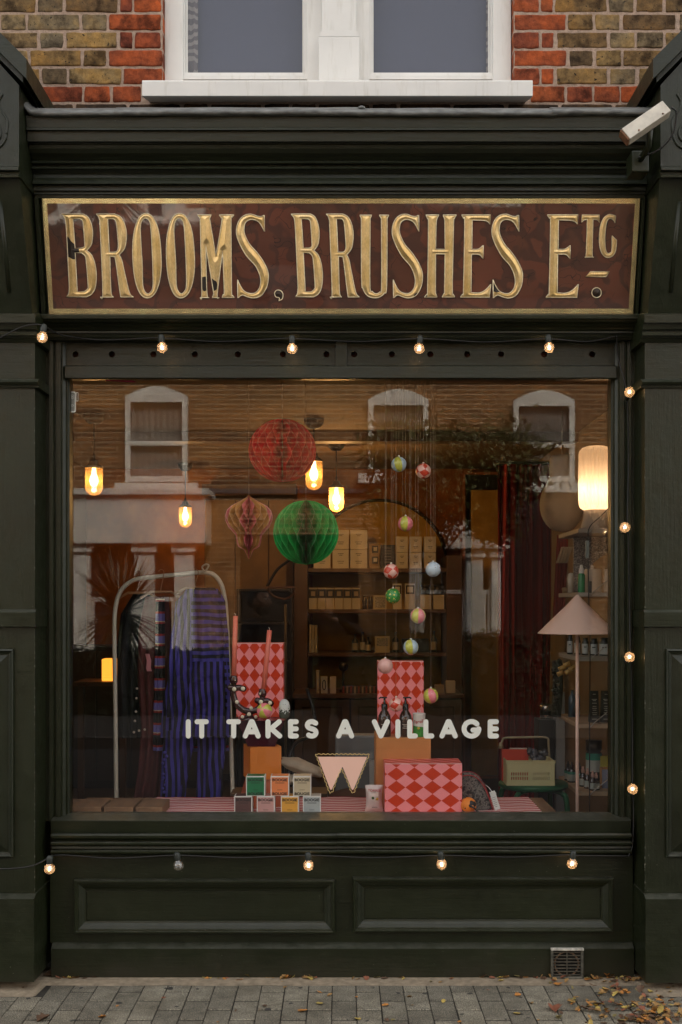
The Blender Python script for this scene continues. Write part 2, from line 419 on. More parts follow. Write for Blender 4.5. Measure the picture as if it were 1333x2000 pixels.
# glass
def glassmat(name, refl, tint=(1,1,1), rough=0.0):
    m = bpy.data.materials.new(name); m.use_nodes = True; nt = m.node_tree; nt.nodes.clear()
    o = nn(nt, 'ShaderNodeOutputMaterial'); tr = nn(nt, 'ShaderNodeBsdfTransparent'); gl = nn(nt, 'ShaderNodeBsdfGlossy'); mx = nn(nt, 'ShaderNodeMixShader')
    fr = nn(nt, 'ShaderNodeFresnel'); ge = nn(nt, 'ShaderNodeNewGeometry')
    nt.links.new(math_(nt, 'ADD', math_(nt, 'MULTIPLY', ge.outputs['Backfacing'], 1/1.5-1.5), 1.5), fr.inputs[0])
    f = math_(nt, 'ADD', math_(nt, 'MULTIPLY', fr.outputs[0], 1.0), refl)
    tr.inputs[0].default_value = (*tint, 1); gl.inputs['Roughness'].default_value = rough
    nt.links.new(f, mx.inputs[0]); nt.links.new(tr.outputs[0], mx.inputs[1]); nt.links.new(gl.outputs[0], mx.inputs[2]); nt.links.new(mx.outputs[0], o.inputs[0])
    return m
GLASS = glassmat('window_glass', .0)
g = MB(); g.box(PX(133,0)-.004, PX(1197,0)+.004, .062, .068, PZ(1586.5,.06)-.002, PZ(740,.0)+.012)
glass = part('glass_pane', g, GLASS, shop)

# ------------------------------------------------------------------ pilasters
def pilaster(side):
    X = XL if side < 0 else XR; s_ = side
    OUT = X + s_*.42
    root = thing('pilaster', ('dark green pilaster left of the window, cable of bulbs crossing it' if side < 0 else 'dark green pilaster at the right of the window, under the security camera'), 'pilaster', (X + s_*.2, 0, 0))
    def blk(name, prof_yz, inset=0.0, mat=PAINTV):
        m = MB(); m.prism_x(prof_yz + [(.08, prof_yz[-1][1]), (.08, prof_yz[0][1])], X + s_*inset, OUT)
        return part(name, m, mat, root)
    def blk2(name, pts, inset=0.0, mat=PAINT):
        return blk(name, prof(pts), inset, mat)
    q = 6 if side > 0 else 0
    blk2('plinth', [(1745.5,-.166),(1747,-.172),(1756,-.196),(1918+q*.3,-.196)], -.006)
    blk2('pedestal', [(1225.5,-.160),(1746,-.160)], .0, PAINTV)
    blk2('band', [(1190+q*.3,-.162),(1191,-.170),(1196,-.184),(1224,-.182),(1225.5,-.162)], -.008)
    blk2('shaft', [(756,-.160),(1191,-.160)], .0, PAINTV)
    blk2('astragal', [(740,-.162),(742,-.180),(746,-.190),(751,-.182),(752,-.172),(757,-.170),(757.5,-.161)], -.018)
    blk2('neck', [(668,-.160),(741,-.160)], .0)
    blk2('capital', [(612,-.17),(613,-.232),(630,-.230),(631,-.212),(643,-.206),(644,-.192),(647,-.190),(648,-.204),(655,-.202),(656,-.186),(661,-.182),(662,-.174),(669,-.164)], -.020)
    # console bracket leaning out towards its top
    blk('console', [(-.362, PZ(348,-.362)), (-.33, PZ(400,-.33)), (-.27, PZ(490,-.27)), (-.205, PZ(590,-.205)), (-.19, PZ(612.5,-.19))], .004)
    fl = MB()
    for k in range(3):
        cx = X + s_*(.085 + k*.085)
        fl.tube([(cx, -.3295, PZ(392,-.338)), (cx, -.2715, PZ(480,-.28)), (cx, -.2175, PZ(570,-.226))], [.0095,.0095,.0085], 8)
    part('flute', fl, PAINTV, root)
    blk2('console_cap', [(325,-.39),(327,-.402),(332,-.402),(333,-.385),(340,-.385),(341,-.398),(346,-.396),(348,-.362)], -.002)
    # upper block and gable coping
    top = MB(); xi = X - s_*.001
    z0 = PZ(326,-.38); zA = PZ(168,-.38)
    poly = [(xi, z0), (OUT, z0), (OUT, zA + .40), (X + s_*.30, zA + .33), (xi, zA - .0)]
    if side > 0: poly = poly
    else: poly = poly[::-1]
    top.prism_y(poly, -.388, .11); part('gable_block', top, PAINTV, root)
    cop = MB(); t_ = .040
    ax, az = X - s_*.040, zA + .005
    bx, bz = X + s_*.28, az + .32
    def slope(dx0, dx1, lift, th): 
        return [(ax - s_*dx0 + s_*0, az - dx0), (bx, bz), (bx, bz + th*1.41), (ax - s_*dx0, az - dx0 + th*1.41)]
    a_ = slope(.0, 0, 0, .052)
    cop.prism_y(a_ if side < 0 else a_[::-1], -.430, .115)
    c_ = [(p[0], p[1] - .022) for p in slope(-.02, 0, 0, .03)]
    cop.prism_y(c_ if side < 0 else c_[::-1], -.405, .114)
    part('coping', cop, PAINT, root)
    # carved scroll lines
    sc = MB(); cx, cz = X + s_*.095, PZ(262,-.39)
    pts = []
    for k in range(40):
        a = k/39*3.4*PI; r = .055*(1 - k/39*.72)
        pts.append((cx + s_*(-math.cos(a))*r*.9, -.390, cz + math.sin(a)*r*-1.1 + .0))
    sc.tube(pts, .0042, 6)
    sc.tube(smooth_path([(cx - s_*.0495, -.390, cz), (cx - s_*.052, -.390, cz+.05), (cx - s_*.02, -.390, cz + .11), (cx - s_*.035, -.390, cz + .15)], 6), .0042, 6)
    part('scroll_carving', sc, PAINTV, root)
    # lower raised panel
    px0, px1 = X + s_*.082, OUT + s_*.1
    pm = MB(); xa, xb = min(px0, px1), max(px0, px1)
    pm.ring(xa, xb, PZ(1675,-.17), PZ(1268,-.17), [(-.001,-.158),(0,-.172),(.006,-.176),(.012,-.168),(.018,-.166),(.020,-.1615),(.024,-.1615),(.085,-.183),(.086,-.183)])
    part('raised_panel', pm, PAINTV, root)
    pf = MB(); pf.box(xa+.084, xb-.084, -.1835, -.170, PZ(1675,-.17)+.084, PZ(1268,-.17)-.084); part('panel_field', pf, PAINTV, root)
    # flecks of bare undercoat along the inner arris
    ch = MB(); rnd = random.Random(5 + side)
    for _ in range(46):
        z = rnd.choice([rnd.uniform(PZ(1740,-.16), PZ(1230,-.16)), rnd.uniform(PZ(1740,-.16), PZ(760,-.16))]); h_ = rnd.uniform(.002, .011); w_ = rnd.uniform(.001, .0032)
        ch.add([(X - s_*.0005, -.1606, z), (X + s_*w_, -.1606, z + h_*.3), (X + s_*w_*.6, -.1606, z + h_), (X - s_*.0005, -.1606, z + h_*.8), (X - s_*.0005, -.158, z), (X - s_*.0005, -.158, z + h_*.8)], [(0,1,2,3) if side < 0 else (3,2,1,0), (0,3,5,4)])
    part('paint_chips', ch, M('bare_undercoat', (.16,.16,.13), .8) if side < 0 else bpy.data.materials['bare_undercoat'], root)['kind'] = 'stuff'
    return root
pilaster(-1); pilaster(1)

# ------------------------------------------------------------------ SIGN
sgn_o = thing('shop_sign', 'reverse gilded glass shop sign reading BROOMS, BRUSHES ETC in a gold border', 'sign', (0, -.06, PZ(612,-.055)))
YT, YB = -.165, -.055; ZT, ZB = PZ(388, YT), PZ(612, YB)
tilt = math.atan2(YB - YT, ZT - ZB)
def sign_pt(px, py):
    """point of the tilted sign plane seen at this pixel"""
    k = (px - 666.5)/F; m = (1180 - py)/F
    # y = YB + (z-ZB)*dy ; z = CAMZ + m*(y-CAMY)
    dy = (YT-YB)/(ZT-ZB)
    y = (YB + (CAMZ - m*CAMY - ZB)*dy)/(1 - m*dy)
    return (k*(y-CAMY), y, CAMZ + m*(y-CAMY))
def sign_uv(px, py):
    x, y, z = sign_pt(px, py); return (x, math.hypot(z-ZB, y-YB) * (1 if z >= ZB else -1))
SM = Matrix.Translation((0, YB, ZB)) @ Matrix.Rotation(tilt, 4, 'X')   # local (x, 0, u) -> world; -Y is out of the sign face
H = math.hypot(ZT-ZB, YT-YB); WX = 1.1725
def spart(name, me, mat, col=None):
    if not isinstance(me, bpy.types.Mesh): me = me.mesh(name, mat)
    else:
        me.materials.clear(); me.materials.append(mat)
    me.transform(SM); return part(name, me, mat, sgn_o)
# backing: brown marbled paint with drifting leaf shapes
m, nt, b = newmat('marbled_brown_lacquer')
v = coords(nt)
vn = nn(nt, 'ShaderNodeTexVoronoi', feature='SMOOTH_F1'); vn.inputs['Scale'].default_value = 8
wv = nn(nt, 'ShaderNodeVectorMath', operation='ADD'); nz_ = nn(nt, 'ShaderNodeTexNoise'); nz_.inputs['Scale'].default_value = 7; nz_.inputs['Detail'].default_value = 2
nt.links.new(v, nz_.inputs['Vector'])
ssc = nn(nt, 'ShaderNodeVectorMath', operation='SCALE'); ssc.inputs['Scale'].default_value = .35
nt.links.new(nz_.outputs['Color'], ssc.inputs[0]); nt.links.new(v, wv.inputs[0]); nt.links.new(ssc.outputs[0], wv.inputs[1]); nt.links.new(wv.outputs[0], vn.inputs['Vector'])
dark = ramp_(nt, vn.outputs['Distance'], [(.36, (.13,.040,.024)), (.40, (.070,.026,.019)), (.50, (.076,.028,.020)), (.55, (.11,.036,.022))])
vn2 = nn(nt, 'ShaderNodeTexVoronoi', feature='DISTANCE_TO_EDGE'); vn2.inputs['Scale'].default_value = 12; nt.links.new(wv.outputs[0], vn2.inputs['Vector'])
line = math_(nt, 'LESS_THAN', vn2.outputs['Distance'], .012)
line = math_(nt, 'MULTIPLY', line, math_(nt, 'GREATER_THAN', noise_(nt, v, 9, 2), .52))
c = mix_(nt, dark, (.03, .012, .009), line)
c = mix_(nt, c, ramp_(nt, noise_(nt, v, 3, 4), [(.3, (.8,.8,.8)), (.7, (1.25,1.2,1.15))]), 1, 'MULTIPLY')
nt.links.new(c, b.inputs['Base Color']); b.inputs['Roughness'].default_value = .35
b.inputs['Coat Weight'].default_value = 1; b.inputs['Coat Roughness'].default_value = .015; b.inputs['Coat IOR'].default_value = 1.65
bump_(nt, b, noise_(nt, v, 3, 2), .12, .004)
BROWN = m
B_ = MB(); B_.box(-WX+.004, WX-.004, -.006, .0, 0.002, H-.002); spart('backing_panel', B_, BROWN)
bd = MB(); bd.ring(-WX, WX, 0, H, [(0,-.002),(0,-.0075),(.0185,-.0075),(.0185,-.004)]); spart('gold_border', bd, GOLDB)

def smoothc(pts, k=6):
    """contour: (x,y) smooth points, (x,y,1) corners -> dense closed list"""
    n = len(pts); o = []
    for i in range(n):
        a, b_ = pts[i], pts[(i+1) % n]; p1, p2 = Vector(a[:2]), Vector(b_[:2])
        ca, cb = len(a) == 3, len(b_) == 3
        if ca and cb: o.append(tuple(p1)); continue
        p0 = Vector(pts[i-1][:2]) if not ca else p1*2-p2
        p3 = Vector(pts[(i+2) % n][:2]) if not cb else p2*2-p1
        if ca: p0 = p1 - (p2-p1)*.5
        if cb: p3 = p2 + (p2-p1)*.5
        for j in range(k):
            t = j/k; q = .5*((2*p1)+(p2-p0)*t+(2*p0-5*p1+4*p2-p3)*t*t+(3*p1-p0-3*p2+p3)*t*t*t); o.append((q.x, q.y))
    return o
import numpy as np
def relief(cs, g=.0019, k=.30):
    """letter face raised to a ridge along its middle: height follows the distance to the outline"""
    seg = []
    for c in cs:
        p = np.array(c); seg.append(np.stack([p, np.roll(p, -1, axis=0)], 1))
    seg = np.concatenate(seg); A, B2 = seg[:,0], seg[:,1]; mn, mx = A.min(0)-g, A.max(0)+g
    xs = np.arange(mn[0], mx[0]+g, g); zs = np.arange(mn[1], mx[1]+g, g); X, Zg = np.meshgrid(xs, zs, indexing='ij'); Pt = np.stack([X.ravel(), Zg.ravel()], 1)
    d2 = np.full(len(Pt), 1e9); ins = np.zeros(len(Pt), bool)
    for a, b_ in zip(A, B2):
        ab = b_-a; L2 = (ab**2).sum() + 1e-12; t = np.clip(((Pt-a)@ab)/L2, 0, 1); q = Pt - a - t[:,None]*ab; d2 = np.minimum(d2, (q**2).sum(1))
        cr = (a[1] > Pt[:,1]) != (b_[1] > Pt[:,1])
        with np.errstate(divide='ignore', invalid='ignore'): xi = a[0] + (Pt[:,1]-a[1])*(b_[0]-a[0])/(b_[1]-a[1])
        ins ^= cr & (Pt[:,0] < xi)
    dist = np.sqrt(d2); h = np.where(ins, dist*k, 0); ny_ = len(zs); m_ = MB()
    keep = ins | (dist < g*.9); idx = -np.ones(len(Pt), int); idx[keep] = np.arange(keep.sum())
    vs = [(float(Pt[i,0]), -.0085 - float(h[i]), float(Pt[i,1])) for i in np.nonzero(keep)[0]]
    fs = []
    for i in range(len(xs)-1):
        for j in range(ny_-1):
            q = (i*ny_+j, (i+1)*ny_+j, (i+1)*ny_+j+1, i*ny_+j+1); r_ = [idx[n_] for n_ in q]
            if min(r_) >= 0 and sum(ins[n_] for n_ in q) >= 2: fs.append(tuple(int(n_) for n_ in r_))
    m_.add(vs, fs, 0, False); return m_
LET = {
'B': [[(65,103,1),(300,103,1),(350,133),(385,200),(402,290),(400,370),(385,440),(340,497,1),(390,545),(425,630),(442,740),(440,840),(425,915),(390,970),(335,1000,1),(120,998,1),(142,965),(150,900,1),(120,300,1),(108,170),(92,130)],
      [(190,155,1),(265,155,1),(293,175),(302,230),(316,430),(303,462),(275,472,1),(212,472,1)],
      [(214,520,1),(285,524,1),(322,560),(335,640),(353,870),(345,915),(312,942,1),(236,942,1)]],
'R': [[(440,103,1),(640,103,1),(700,130),(745,200),(768,300),(765,400),(745,480),(690,545,1),(718,600),(745,720),(800,950),(845,1002,1),(710,1002,1),(700,960),(650,600),(630,565),(590,560,1),(602,940),(630,1002,1),(485,1002,1),(512,950),(480,170,1),(465,130)],
      [(566,155,1),(630,155,1),(655,185),(670,300),(680,450),(668,500),(640,515),(583,515,1)]],
'O': [[(975,97),(1040,120),(1090,200),(1125,330),(1143,520),(1145,700),(1120,860),(1070,970),(1000,1012),(930,980),(880,880),(850,740),(836,560),(840,380),(865,240),(910,135)],
      [(975,148),(1015,175),(1032,250),(1045,450),(1055,700),(1056,880),(1035,940),(1000,965),(965,935),(945,860),(940,650),(925,400),(920,260),(935,180)]],
'M': [[(315,112,1),(465,112,1),(448,150),(455,200),(515,560,1),(580,180),(572,145),(550,112,1),(712,112,1),(690,140),(680,190),(685,930),(695,980),(715,1008,1),(580,1008,1),(595,970),(605,940),(588,500,1),(530,970),(552,1008,1),(475,1008,1),(490,970),(488,940),(405,430,1),(418,950),(442,1008,1),(342,1008,1),(362,960),(345,200),(340,150)]],
'S': [[(1038,115,1),(1042,292,1),(1020,250),(980,190),(930,165),(880,165),(835,195),(820,260),(830,330),(880,430),(960,520),(1030,620),(1075,720),(1082,800),(1065,890),(1010,980),(930,1012),(860,1000),(800,980),(752,1012,1),(750,812,1),(775,870),(820,935),(880,962),(940,955),(985,905),(1000,830),(985,750),(940,660),(850,560),(780,440),(740,330),(742,240),(775,160),(830,115),(900,105),(960,125),(1000,130)]],
'U': [[(795,115,1),(925,115,1),(910,150),(908,200),(905,870),(930,940),(970,965),(1010,945),(1030,880),(1028,200),(1025,150),(1005,115,1),(1110,115,1),(1092,150),(1090,200),(1085,880),(1060,960),(1000,1005),(930,1008),(870,980),(830,910),(815,820),(812,200),(810,150)]],
'H': [[(305,100,1),(432,100,1),(412,140),(405,200),(400,430,1),(490,430,1),(488,200),(485,140),(470,100,1),(600,100,1),(578,140),(572,200),(560,820),(568,860),(585,892,1),(460,892,1),(480,855),(485,820),(490,475,1),(400,475,1),(398,820),(402,860),(415,892,1),(290,892,1),(315,860),(322,820),(330,200),(322,140)]],
'E': [[(650,100,1),(928,100,1),(922,190,1),(900,165),(850,152),(752,150,1),(748,430,1),(810,428),(858,392,1),(856,522,1),(820,482),(745,478,1),(740,848,1),(820,850),(880,820),(930,765,1),(918,892,1),(637,892,1),(660,860),(668,820),(680,180),(670,135)]],
'T': [[(640,135,1),(868,135,1),(868,232,1),(840,200),(785,190,1),(775,640),(795,682,1),(675,682,1),(695,640),(710,190,1),(670,200),(635,232,1)]],
'C': [[(1078,148,1),(1072,242,1),(1050,205),(1010,180),(975,200),(955,260),(940,400),(945,560),(965,625),(1000,630),(1028,590),(1030,405,1),(1092,462,1),(1080,590),(1040,665),(970,688),(910,650),(875,560),(865,430),(880,280),(920,180),(985,130),(1040,135)]],
'dash': [[(748,872,1),(998,872,1),(955,938,1),(690,938,1)]],
'dot': [[(830,1080),(875,1100),(890,1145),(875,1190),(830,1208),(785,1190),(768,1145),(785,1100)]],
',': [[(1190,925),(1225,940),(1240,975),(1232,1020),(1195,1042,1),(1200,1010),(1165,1000),(1150,965),(1162,935)]],
}
SRC = {'B': (5.554,110), 'R': (5.554,110), 'O': (5.554,110), 'M': (5.554,330), 'S': (5.554,330), ',': (5.554,330), 'U': (5.554,560), 'H': (4.937,770), 'E': (4.937,770), 'T': (6.665,1040), 'C': (6.665,1040), 'dash': (6.665,1040), 'dot': (6.665,1040)}
DARKG = M('dark_worn_gilding', (.03,.018,.012), .3)
PLACE = [('B',121.7,189.8,None),('R',189.2,262.2,None),('O',260.4,316.4,None),('O',326,381.3,None),('M',386.7,458.7,None),('S',462.5,525,None),(',',537,553.5,None),
         ('B',569,630.5,None),('R',637.5,702.5,None),('U',703,760,None),('S',766,825.5,None),('H',828.7,891.5,None),('E',898.8,958.5,None),('S',960.4,1020.5,None),
         ('E',1065.5,1129,(420,581)),('T',None,None,None),('C',None,None,None),('dash',None,None,None),('dot',None,None,None)]
for ch, xa, xb, yr in PLACE:
    sc, ox = SRC[ch]; cs = [[((x/sc)+ox, y/sc+400) for x, y in smoothc(c)] for c in LET[ch]]
    if xa is not None:
        x0 = min(p[0] for p in cs[0]); x1 = max(p[0] for p in cs[0]); y0 = min(p[1] for p in cs[0]); y1 = max(p[1] for p in cs[0])
        ya, yb = yr if yr else (y0, y1)
        cs = [[(xa + (x-x0)/(x1-x0)*(xb-xa), ya + (y-y0)/(y1-y0)*(yb-ya)) for x, y in c] for c in cs]
    cs = [[sign_uv(x, y) for x, y in c] for c in cs]
    lo = spart('letter', relief(cs), GOLDM if ch not in (',','dot') else DARKG)
    ol = MB()
    for c in cs: ol.tube([(x, -.0108, z) for x, z in c], .0018 if ch not in ('T','C','dash') else .0014, 5, closed=True)
    oo = spart('outline', ol, GOLDE); base = WB[sgn_o.name]
    oo.parent = lo
print('sign done')

# ------------------------------------------------------------------ BRICK WALL ABOVE
BY = .12
bw = thing('brick_wall', 'yellow and brown stock brick wall with red brick window quoins above the sign', 'wall', (0, BY, 3.4))
mo = MB()
WX0, WX1 = PX(318, BY), PX(1004, BY)       # window opening
zsill = PZ(186, BY)
mo.box(-2.6, WX0, BY+.001, BY+.30, 3.25, 4.5); mo.box(WX1, 2.6, BY+.001, BY+.30, 3.25, 4.5); mo.box(WX0, WX1, BY+.001, BY+.30, 3.25, zsill)
part('mortar', mo, MORTAR, bw)
def brickmesh(i, w, h, d):
    rnd = random.Random(i*13+5); bm = bmesh.new(); bmesh.ops.create_cube(bm, size=1)
    for v in bm.verts: v.co = Vector((v.co.x*w, v.co.y*d, v.co.z*h))
    bmesh.ops.bevel(bm, geom=bm.edges[:], offset=.0055, segments=2, affect='EDGES', profile=.5)
    bmesh.ops.subdivide_edges(bm, edges=[e for e in bm.edges if e.calc_length() > .05], cuts=6, use_grid_fill=True)
    for v in bm.verts:
        n = noise.noise_vector(v.co*38 + Vector((i*7.3, 0, 0))); v.co += Vector((n.x*.0042, n.y*.0012, n.z*.0040))
    m_ = MB(); m_.bm(bm); return m_
BM = {}
def brick(x0, x1, z0, z1, mat, kind, yoff=0.0):
    x0 += .001; x1 -= .001; w, h = x1-x0, z1-z0; key = (kind, round(w, 2), round(h, 3), random.randint(0, 2))
    if key not in BM: BM[key] = brickmesh(len(BM), w, h, .09).mesh('brick', mat)
    o = link('brick', BM[key], bw); o.location = Vector(((x0+x1)/2, BY + .045 - .0035 + yoff + random.uniform(-.002, .002), (z0+z1)/2)) - WB[bw.name]
    o.rotation_euler = (random.uniform(-.012,.012), random.uniform(-.006,.006), random.uniform(-.012,.012)); return o
# courses, measured from the photograph: bottom pixel row of each course
cz = [205.5, 200, 165.5, 130.5, 95.5, 60, 24.5, -11, -46, -81, -116]
pitch = .0752
z_red = PZ(199.5, BY)     # bottom of the red course
rowsL = {  # (x pixels of brick edges) left side, right side, from the red course upward; r = red
 0: ([(78,162,'r'),(165,216,'r'),(220,277,'r')], [(1037,1104,'r'),(1108,1158,'r'),(1161,1211,'r'),(1215,1262,'r')]),
 1: ([(45,78,'s'),(82,132,'s'),(135,238,'s'),(241,318,'r')], [(1004,1054,'r'),(1057,1082,'r'),(1088,1187,'s'),(1191,1242,'s'),(1246,1300,'s')]),
 2: ([(8,55,'s'),(59,160,'s'),(163,208,'s'),(213,318,'r')], [(1004,1107,'r'),(1111,1160,'s'),(1165,1214,'s'),(1217,1310,'s')]),
 3: ([(-30,74,'s'),(77,126,'s'),(129,230,'s'),(234,260,'r'),(263,315,'r')], [(1004,1054,'r'),(1057,1083,'r'),(1088,1188,'s'),(1192,1240,'s'),(1244,1296,'s'),(1300,1350,'s')]),
 4: ([(-52,-1,'s'),(3,50,'s'),(54,156,'s'),(160,210,'s'),(213,315,'r')], [(1004,1106,'r'),(1109,1159,'s'),(1163,1211,'s'),(1216,1321,'s'),(1325,1380,'s')]),
 5: ([(-32,70,'s'),(73,124,'s'),(128,230,'s'),(234,259,'r'),(262,316,'r')], [(1004,1053,'r'),(1056,1081,'r'),(1085,1185,'s'),(1190,1238,'s'),(1242,1296,'s'),(1300,1390,'s')]),
 6: ([(-52,-1,'s'),(3,50,'s'),(54,156,'s'),(160,210,'s'),(213,315,'r')], [(1004,1106,'r'),(1109,1159,'s'),(1163,1211,'s'),(1216,1321,'s')]),
}
for k, (L_, R_) in rowsL.items():
    z0 = z_red + k*pitch; z1 = z0 + pitch - .0098
    for a, b_, t in L_ + R_:
        brick(PX(a, BY)+.0008, PX(b_, BY)-.0008, z0, z1, REDB if t == 'r' else STOCK, t)
x = PX(95, BY)
while x < PX(1265, BY):        # dark sooty header course just over the lead
    w_ = random.choice([.215, .103, .215]); brick(x, x+w_, z_red - pitch, z_red - .0098, SOOT, 'd', -.002); x += w_ + .01
# the wall runs on beyond the view, in the same bond
k = 0
while z_red + k*pitch < 4.45:
    z0 = z_red + k*pitch; z1 = z0 + pitch - .0098
    spans = [(-2.58, PX(min(a for a, _, _ in rowsL[k][0]), BY) - .01), (PX(max(b_ for _, b_, _ in rowsL[k][1]), BY) + .01, 2.58)] if k in rowsL else [(-2.58, WX0 - .225), (WX1 + .225, 2.58)]
    for q, (xa, xb) in enumerate(spans):
        x = xa if q else xb; head_ = k % 2
        while (x < xb - .06) if q == 0 and False else ((q and x < xb - .06) or (not q and x > xa + .06)):
            w_ = .103 if head_ % 3 else .215; head_ += 1
            brick(*((x, min(x + w_, xb)) if q else (max(x - w_, xa), x)), z0, z1, STOCK if k else REDB, 's' if k else 'r'); x += (w_ + .010) * (1 if q else -1)
    if k not in rowsL:
        for xa, xb in ((WX0 - .218, WX0 - .001), (WX1 + .001, WX1 + .218)): brick(xa, xb, z0, z1, REDB, 'r')
    k += 1
# reveal bricks beside the window
for sx, X_ in ((-1, WX0), (1, WX1)):
    for k in range(1, 7):
        z0 = z_red + k*pitch
        m_ = MB(); m_.box(X_ - .001 if sx > 0 else X_ + .001, X_ + sx*.05, BY + .004, BY + .10, z0, z0+pitch-.0098, b=.003)
        part('reveal_brick', m_, REDB, bw)

# ------------------------------------------------------------------ UPPER WINDOW
uw = thing('upper_window', 'white painted upstairs window with two grey blinded panes and thick white sill', 'window', (0, BY, zsill))
U = MB(); y0 = .0
U.prism_x([(-.055, PZ(157,-.055)), (-.060, PZ(159,-.06)), (-.060, PZ(187,-.06)), (-.054, PZ(188.5,-.054)), (-.045, PZ(189.5,-.045)), (.13, PZ(198,.119)), (.13, PZ(157,-.055)+.03), (.06, PZ(157,-.055)+.02)], PX(278,-.06), PX(1041,-.06))
part('sill', U, WHITE, uw)
fy = .185
def rect(name, a, b_, t, d, y0_, y1_, bev=.003, mat=WHITE, par=uw):
    m_ = MB(); m_.box(PX(a, y0_), PX(b_, y0_), y0_, y1_, PZ(d, y0_), PZ(t, y0_), b=bev); return part(name, m_, mat, par)
for a, b_ in ((322, 358), (963, 999)):
    m_ = MB(); m_.box(PX(a, .165), PX(b_, .165), .165, .25, PZ(160, .165), 4.5, b=.003); part('outer_frame', m_, WHITE, uw)
m_ = MB(); m_.box(PX(600, .17), PX(722, .17), .17, .25, PZ(160, .17), 4.5, b=.003); part('mullion', m_, WHITE, uw)
m_ = MB()
m_.box(PX(623, .13), PX(702, .13), .118, .17, PZ(158, .12), PZ(72,.12), b=.003)
m_.prism_y([(PX(623,.12), PZ(72,.12)+.0005), (PX(702,.12), PZ(72,.12)+.0005), (PX(695,.12), PZ(60,.12)), (PX(630,.12), PZ(60,.12))], .118, .17)
m_.box(PX(629, .13), PX(696, .13), .124, .17, PZ(60, .12)+.0005, 4.5, b=.003)
part('pilaster', m_, WHITE, uw)
for a, b_ in ((357, 601), (720, 964)):
    m_ = MB(); m_.ring(PX(a,.2)-.018, PX(b_,.2)+.018, PZ(136,.2)-.052, 4.6, [(0,.24),(0,.176),(.016,.176),(.018,.182),(.032,.184),(.034,.205),(.04,.206)]); part('sash', m_, WHITE, uw)
    m_ = MB(); m_.box(PX(a,.2)-.01, PX(b_,.2)+.01, .206, .211, PZ(136,.2)-.03, 4.55); part('glass_pane', m_, glassmat('upper_glass', -.012), uw)
    m_ = MB(); m_.box(PX(a,.2)-.05, PX(b_,.2)+.05, .262, .266, PZ(136,.2)-.05, 4.58); part('roller_blind', m_, M('grey_blind', (.045,.052,.095), .8, var=.06, vs=3), uw)
# lace strips
m, nt, b = newmat('lace'); v = coords(nt); 
vo = nn(nt, 'ShaderNodeTexWave', wave_type='RINGS'); vo.inputs['Scale'].default_value = 9; vo.inputs['Distortion'].default_value = 9; vo.inputs['Detail'].default_value = 1; nt.links.new(v, vo.inputs['Vector'])
nt.links.new(ramp_(nt, vo.outputs['Fac'], [(.42, (.11,.10,.115)), (.52, (.24,.22,.22))]), b.inputs['Base Color']); b.inputs['Roughness'].default_value = .9
for a, b_ in ((352, 387), (950, 968)):
    m_ = MB(); xa, xb = PX(a,.235), PX(b_,.235)
    n = 10; vs = []; 
    for i in range(n+1):
        x_ = xa + (xb-xa)*i/n; y_ = .240 + .004*math.sin(i*2.2); vs += [(x_, y_, PZ(137,.2)-.03), (x_, y_, 4.55)]
    m_.add(vs, [(2*i, 2*i+2, 2*i+3, 2*i+1) for i in range(n)], 0, True); part('lace_curtain', m_, m, uw)
m_ = MB(); m_.box(WX0-.02, WX1+.02, .27, .29, 3.3, 4.7); part('back_board', m_, M('dark_board', (.02,.02,.02)), uw)

# ------------------------------------------------------------------ OUR BUILDING'S MASS, GROUND, ROAD
bs_ = MB()
bs_.box(-12, -2.6, .14, .4, 0, 10.6); bs_.box(2.6, 12, .14, .4, 0, 10.6); bs_.box(-2.6, 2.6, .14, .4, 4.5, 10.6)  # unseen upper wall, its height raised to keep sun off the street
bs_.box(-9, -XR-.42, -.02, .13, -.02, 3.3); bs_.box(XR+.42, 9, -.02, .13, -.02, 3.3)
def wallbrick(name, c1, c2, mort, scale=1.0):
    m, nt, b = newmat(name); tc = nn(nt, 'ShaderNodeTexCoord'); sp = nn(nt, 'ShaderNodeSeparateXYZ'); cb = nn(nt, 'ShaderNodeCombineXYZ')
    nt.links.new(tc.outputs['Object'], sp.inputs[0]); nt.links.new(math_(nt, 'ADD', sp.outputs[0], sp.outputs[1]), cb.inputs[0]); nt.links.new(sp.outputs[2], cb.inputs[1])
    br = nn(nt, 'ShaderNodeTexBrick'); br.inputs['Scale'].default_value = 1; br.inputs['Brick Width'].default_value = .225; br.inputs['Row Height'].default_value = .075; br.inputs['Mortar Size'].default_value = .011
    br.inputs['Color1'].default_value = (*c1, 1); br.inputs['Color2'].default_value = (*c2, 1); br.inputs['Mortar'].default_value = (*mort, 1); br.inputs['Bias'].default_value = -.2
    nt.links.new(cb.outputs[0], br.inputs['Vector'])
    c = mix_(nt, br.outputs['Color'], ramp_(nt, noise_(nt, cb.outputs[0], 6, 5, .7), [(.3, (.55,.55,.55)), (.7, (1.35,1.3,1.2))]), 1, 'MULTIPLY')
    nt.links.new(c, b.inputs['Base Color']); b.inputs['Roughness'].default_value = .92
    bump_(nt, b, math_(nt, 'SUBTRACT', 1, br.outputs['Fac']), .6, .01); return m
WB1 = wallbrick('terrace_brick', (.26,.12,.04), (.07,.032,.014), (.38,.27,.17))
struct('building_wall', bs_, WB1)
gr = MB(); gr.box(-60, 60, -90, 60, -.5, -.16); struct('ground', gr, M('asphalt_ground', (.06,.06,.058), .9, var=.3, vs=3))
rd = MB(); rd.box(-40, 40, -8.1, -2.75, -.20, -.115); struct('road', rd, M('asphalt', (.032,.032,.032), .8, var=.35, vs=5, bump=.6, bs=200, dist=.004))
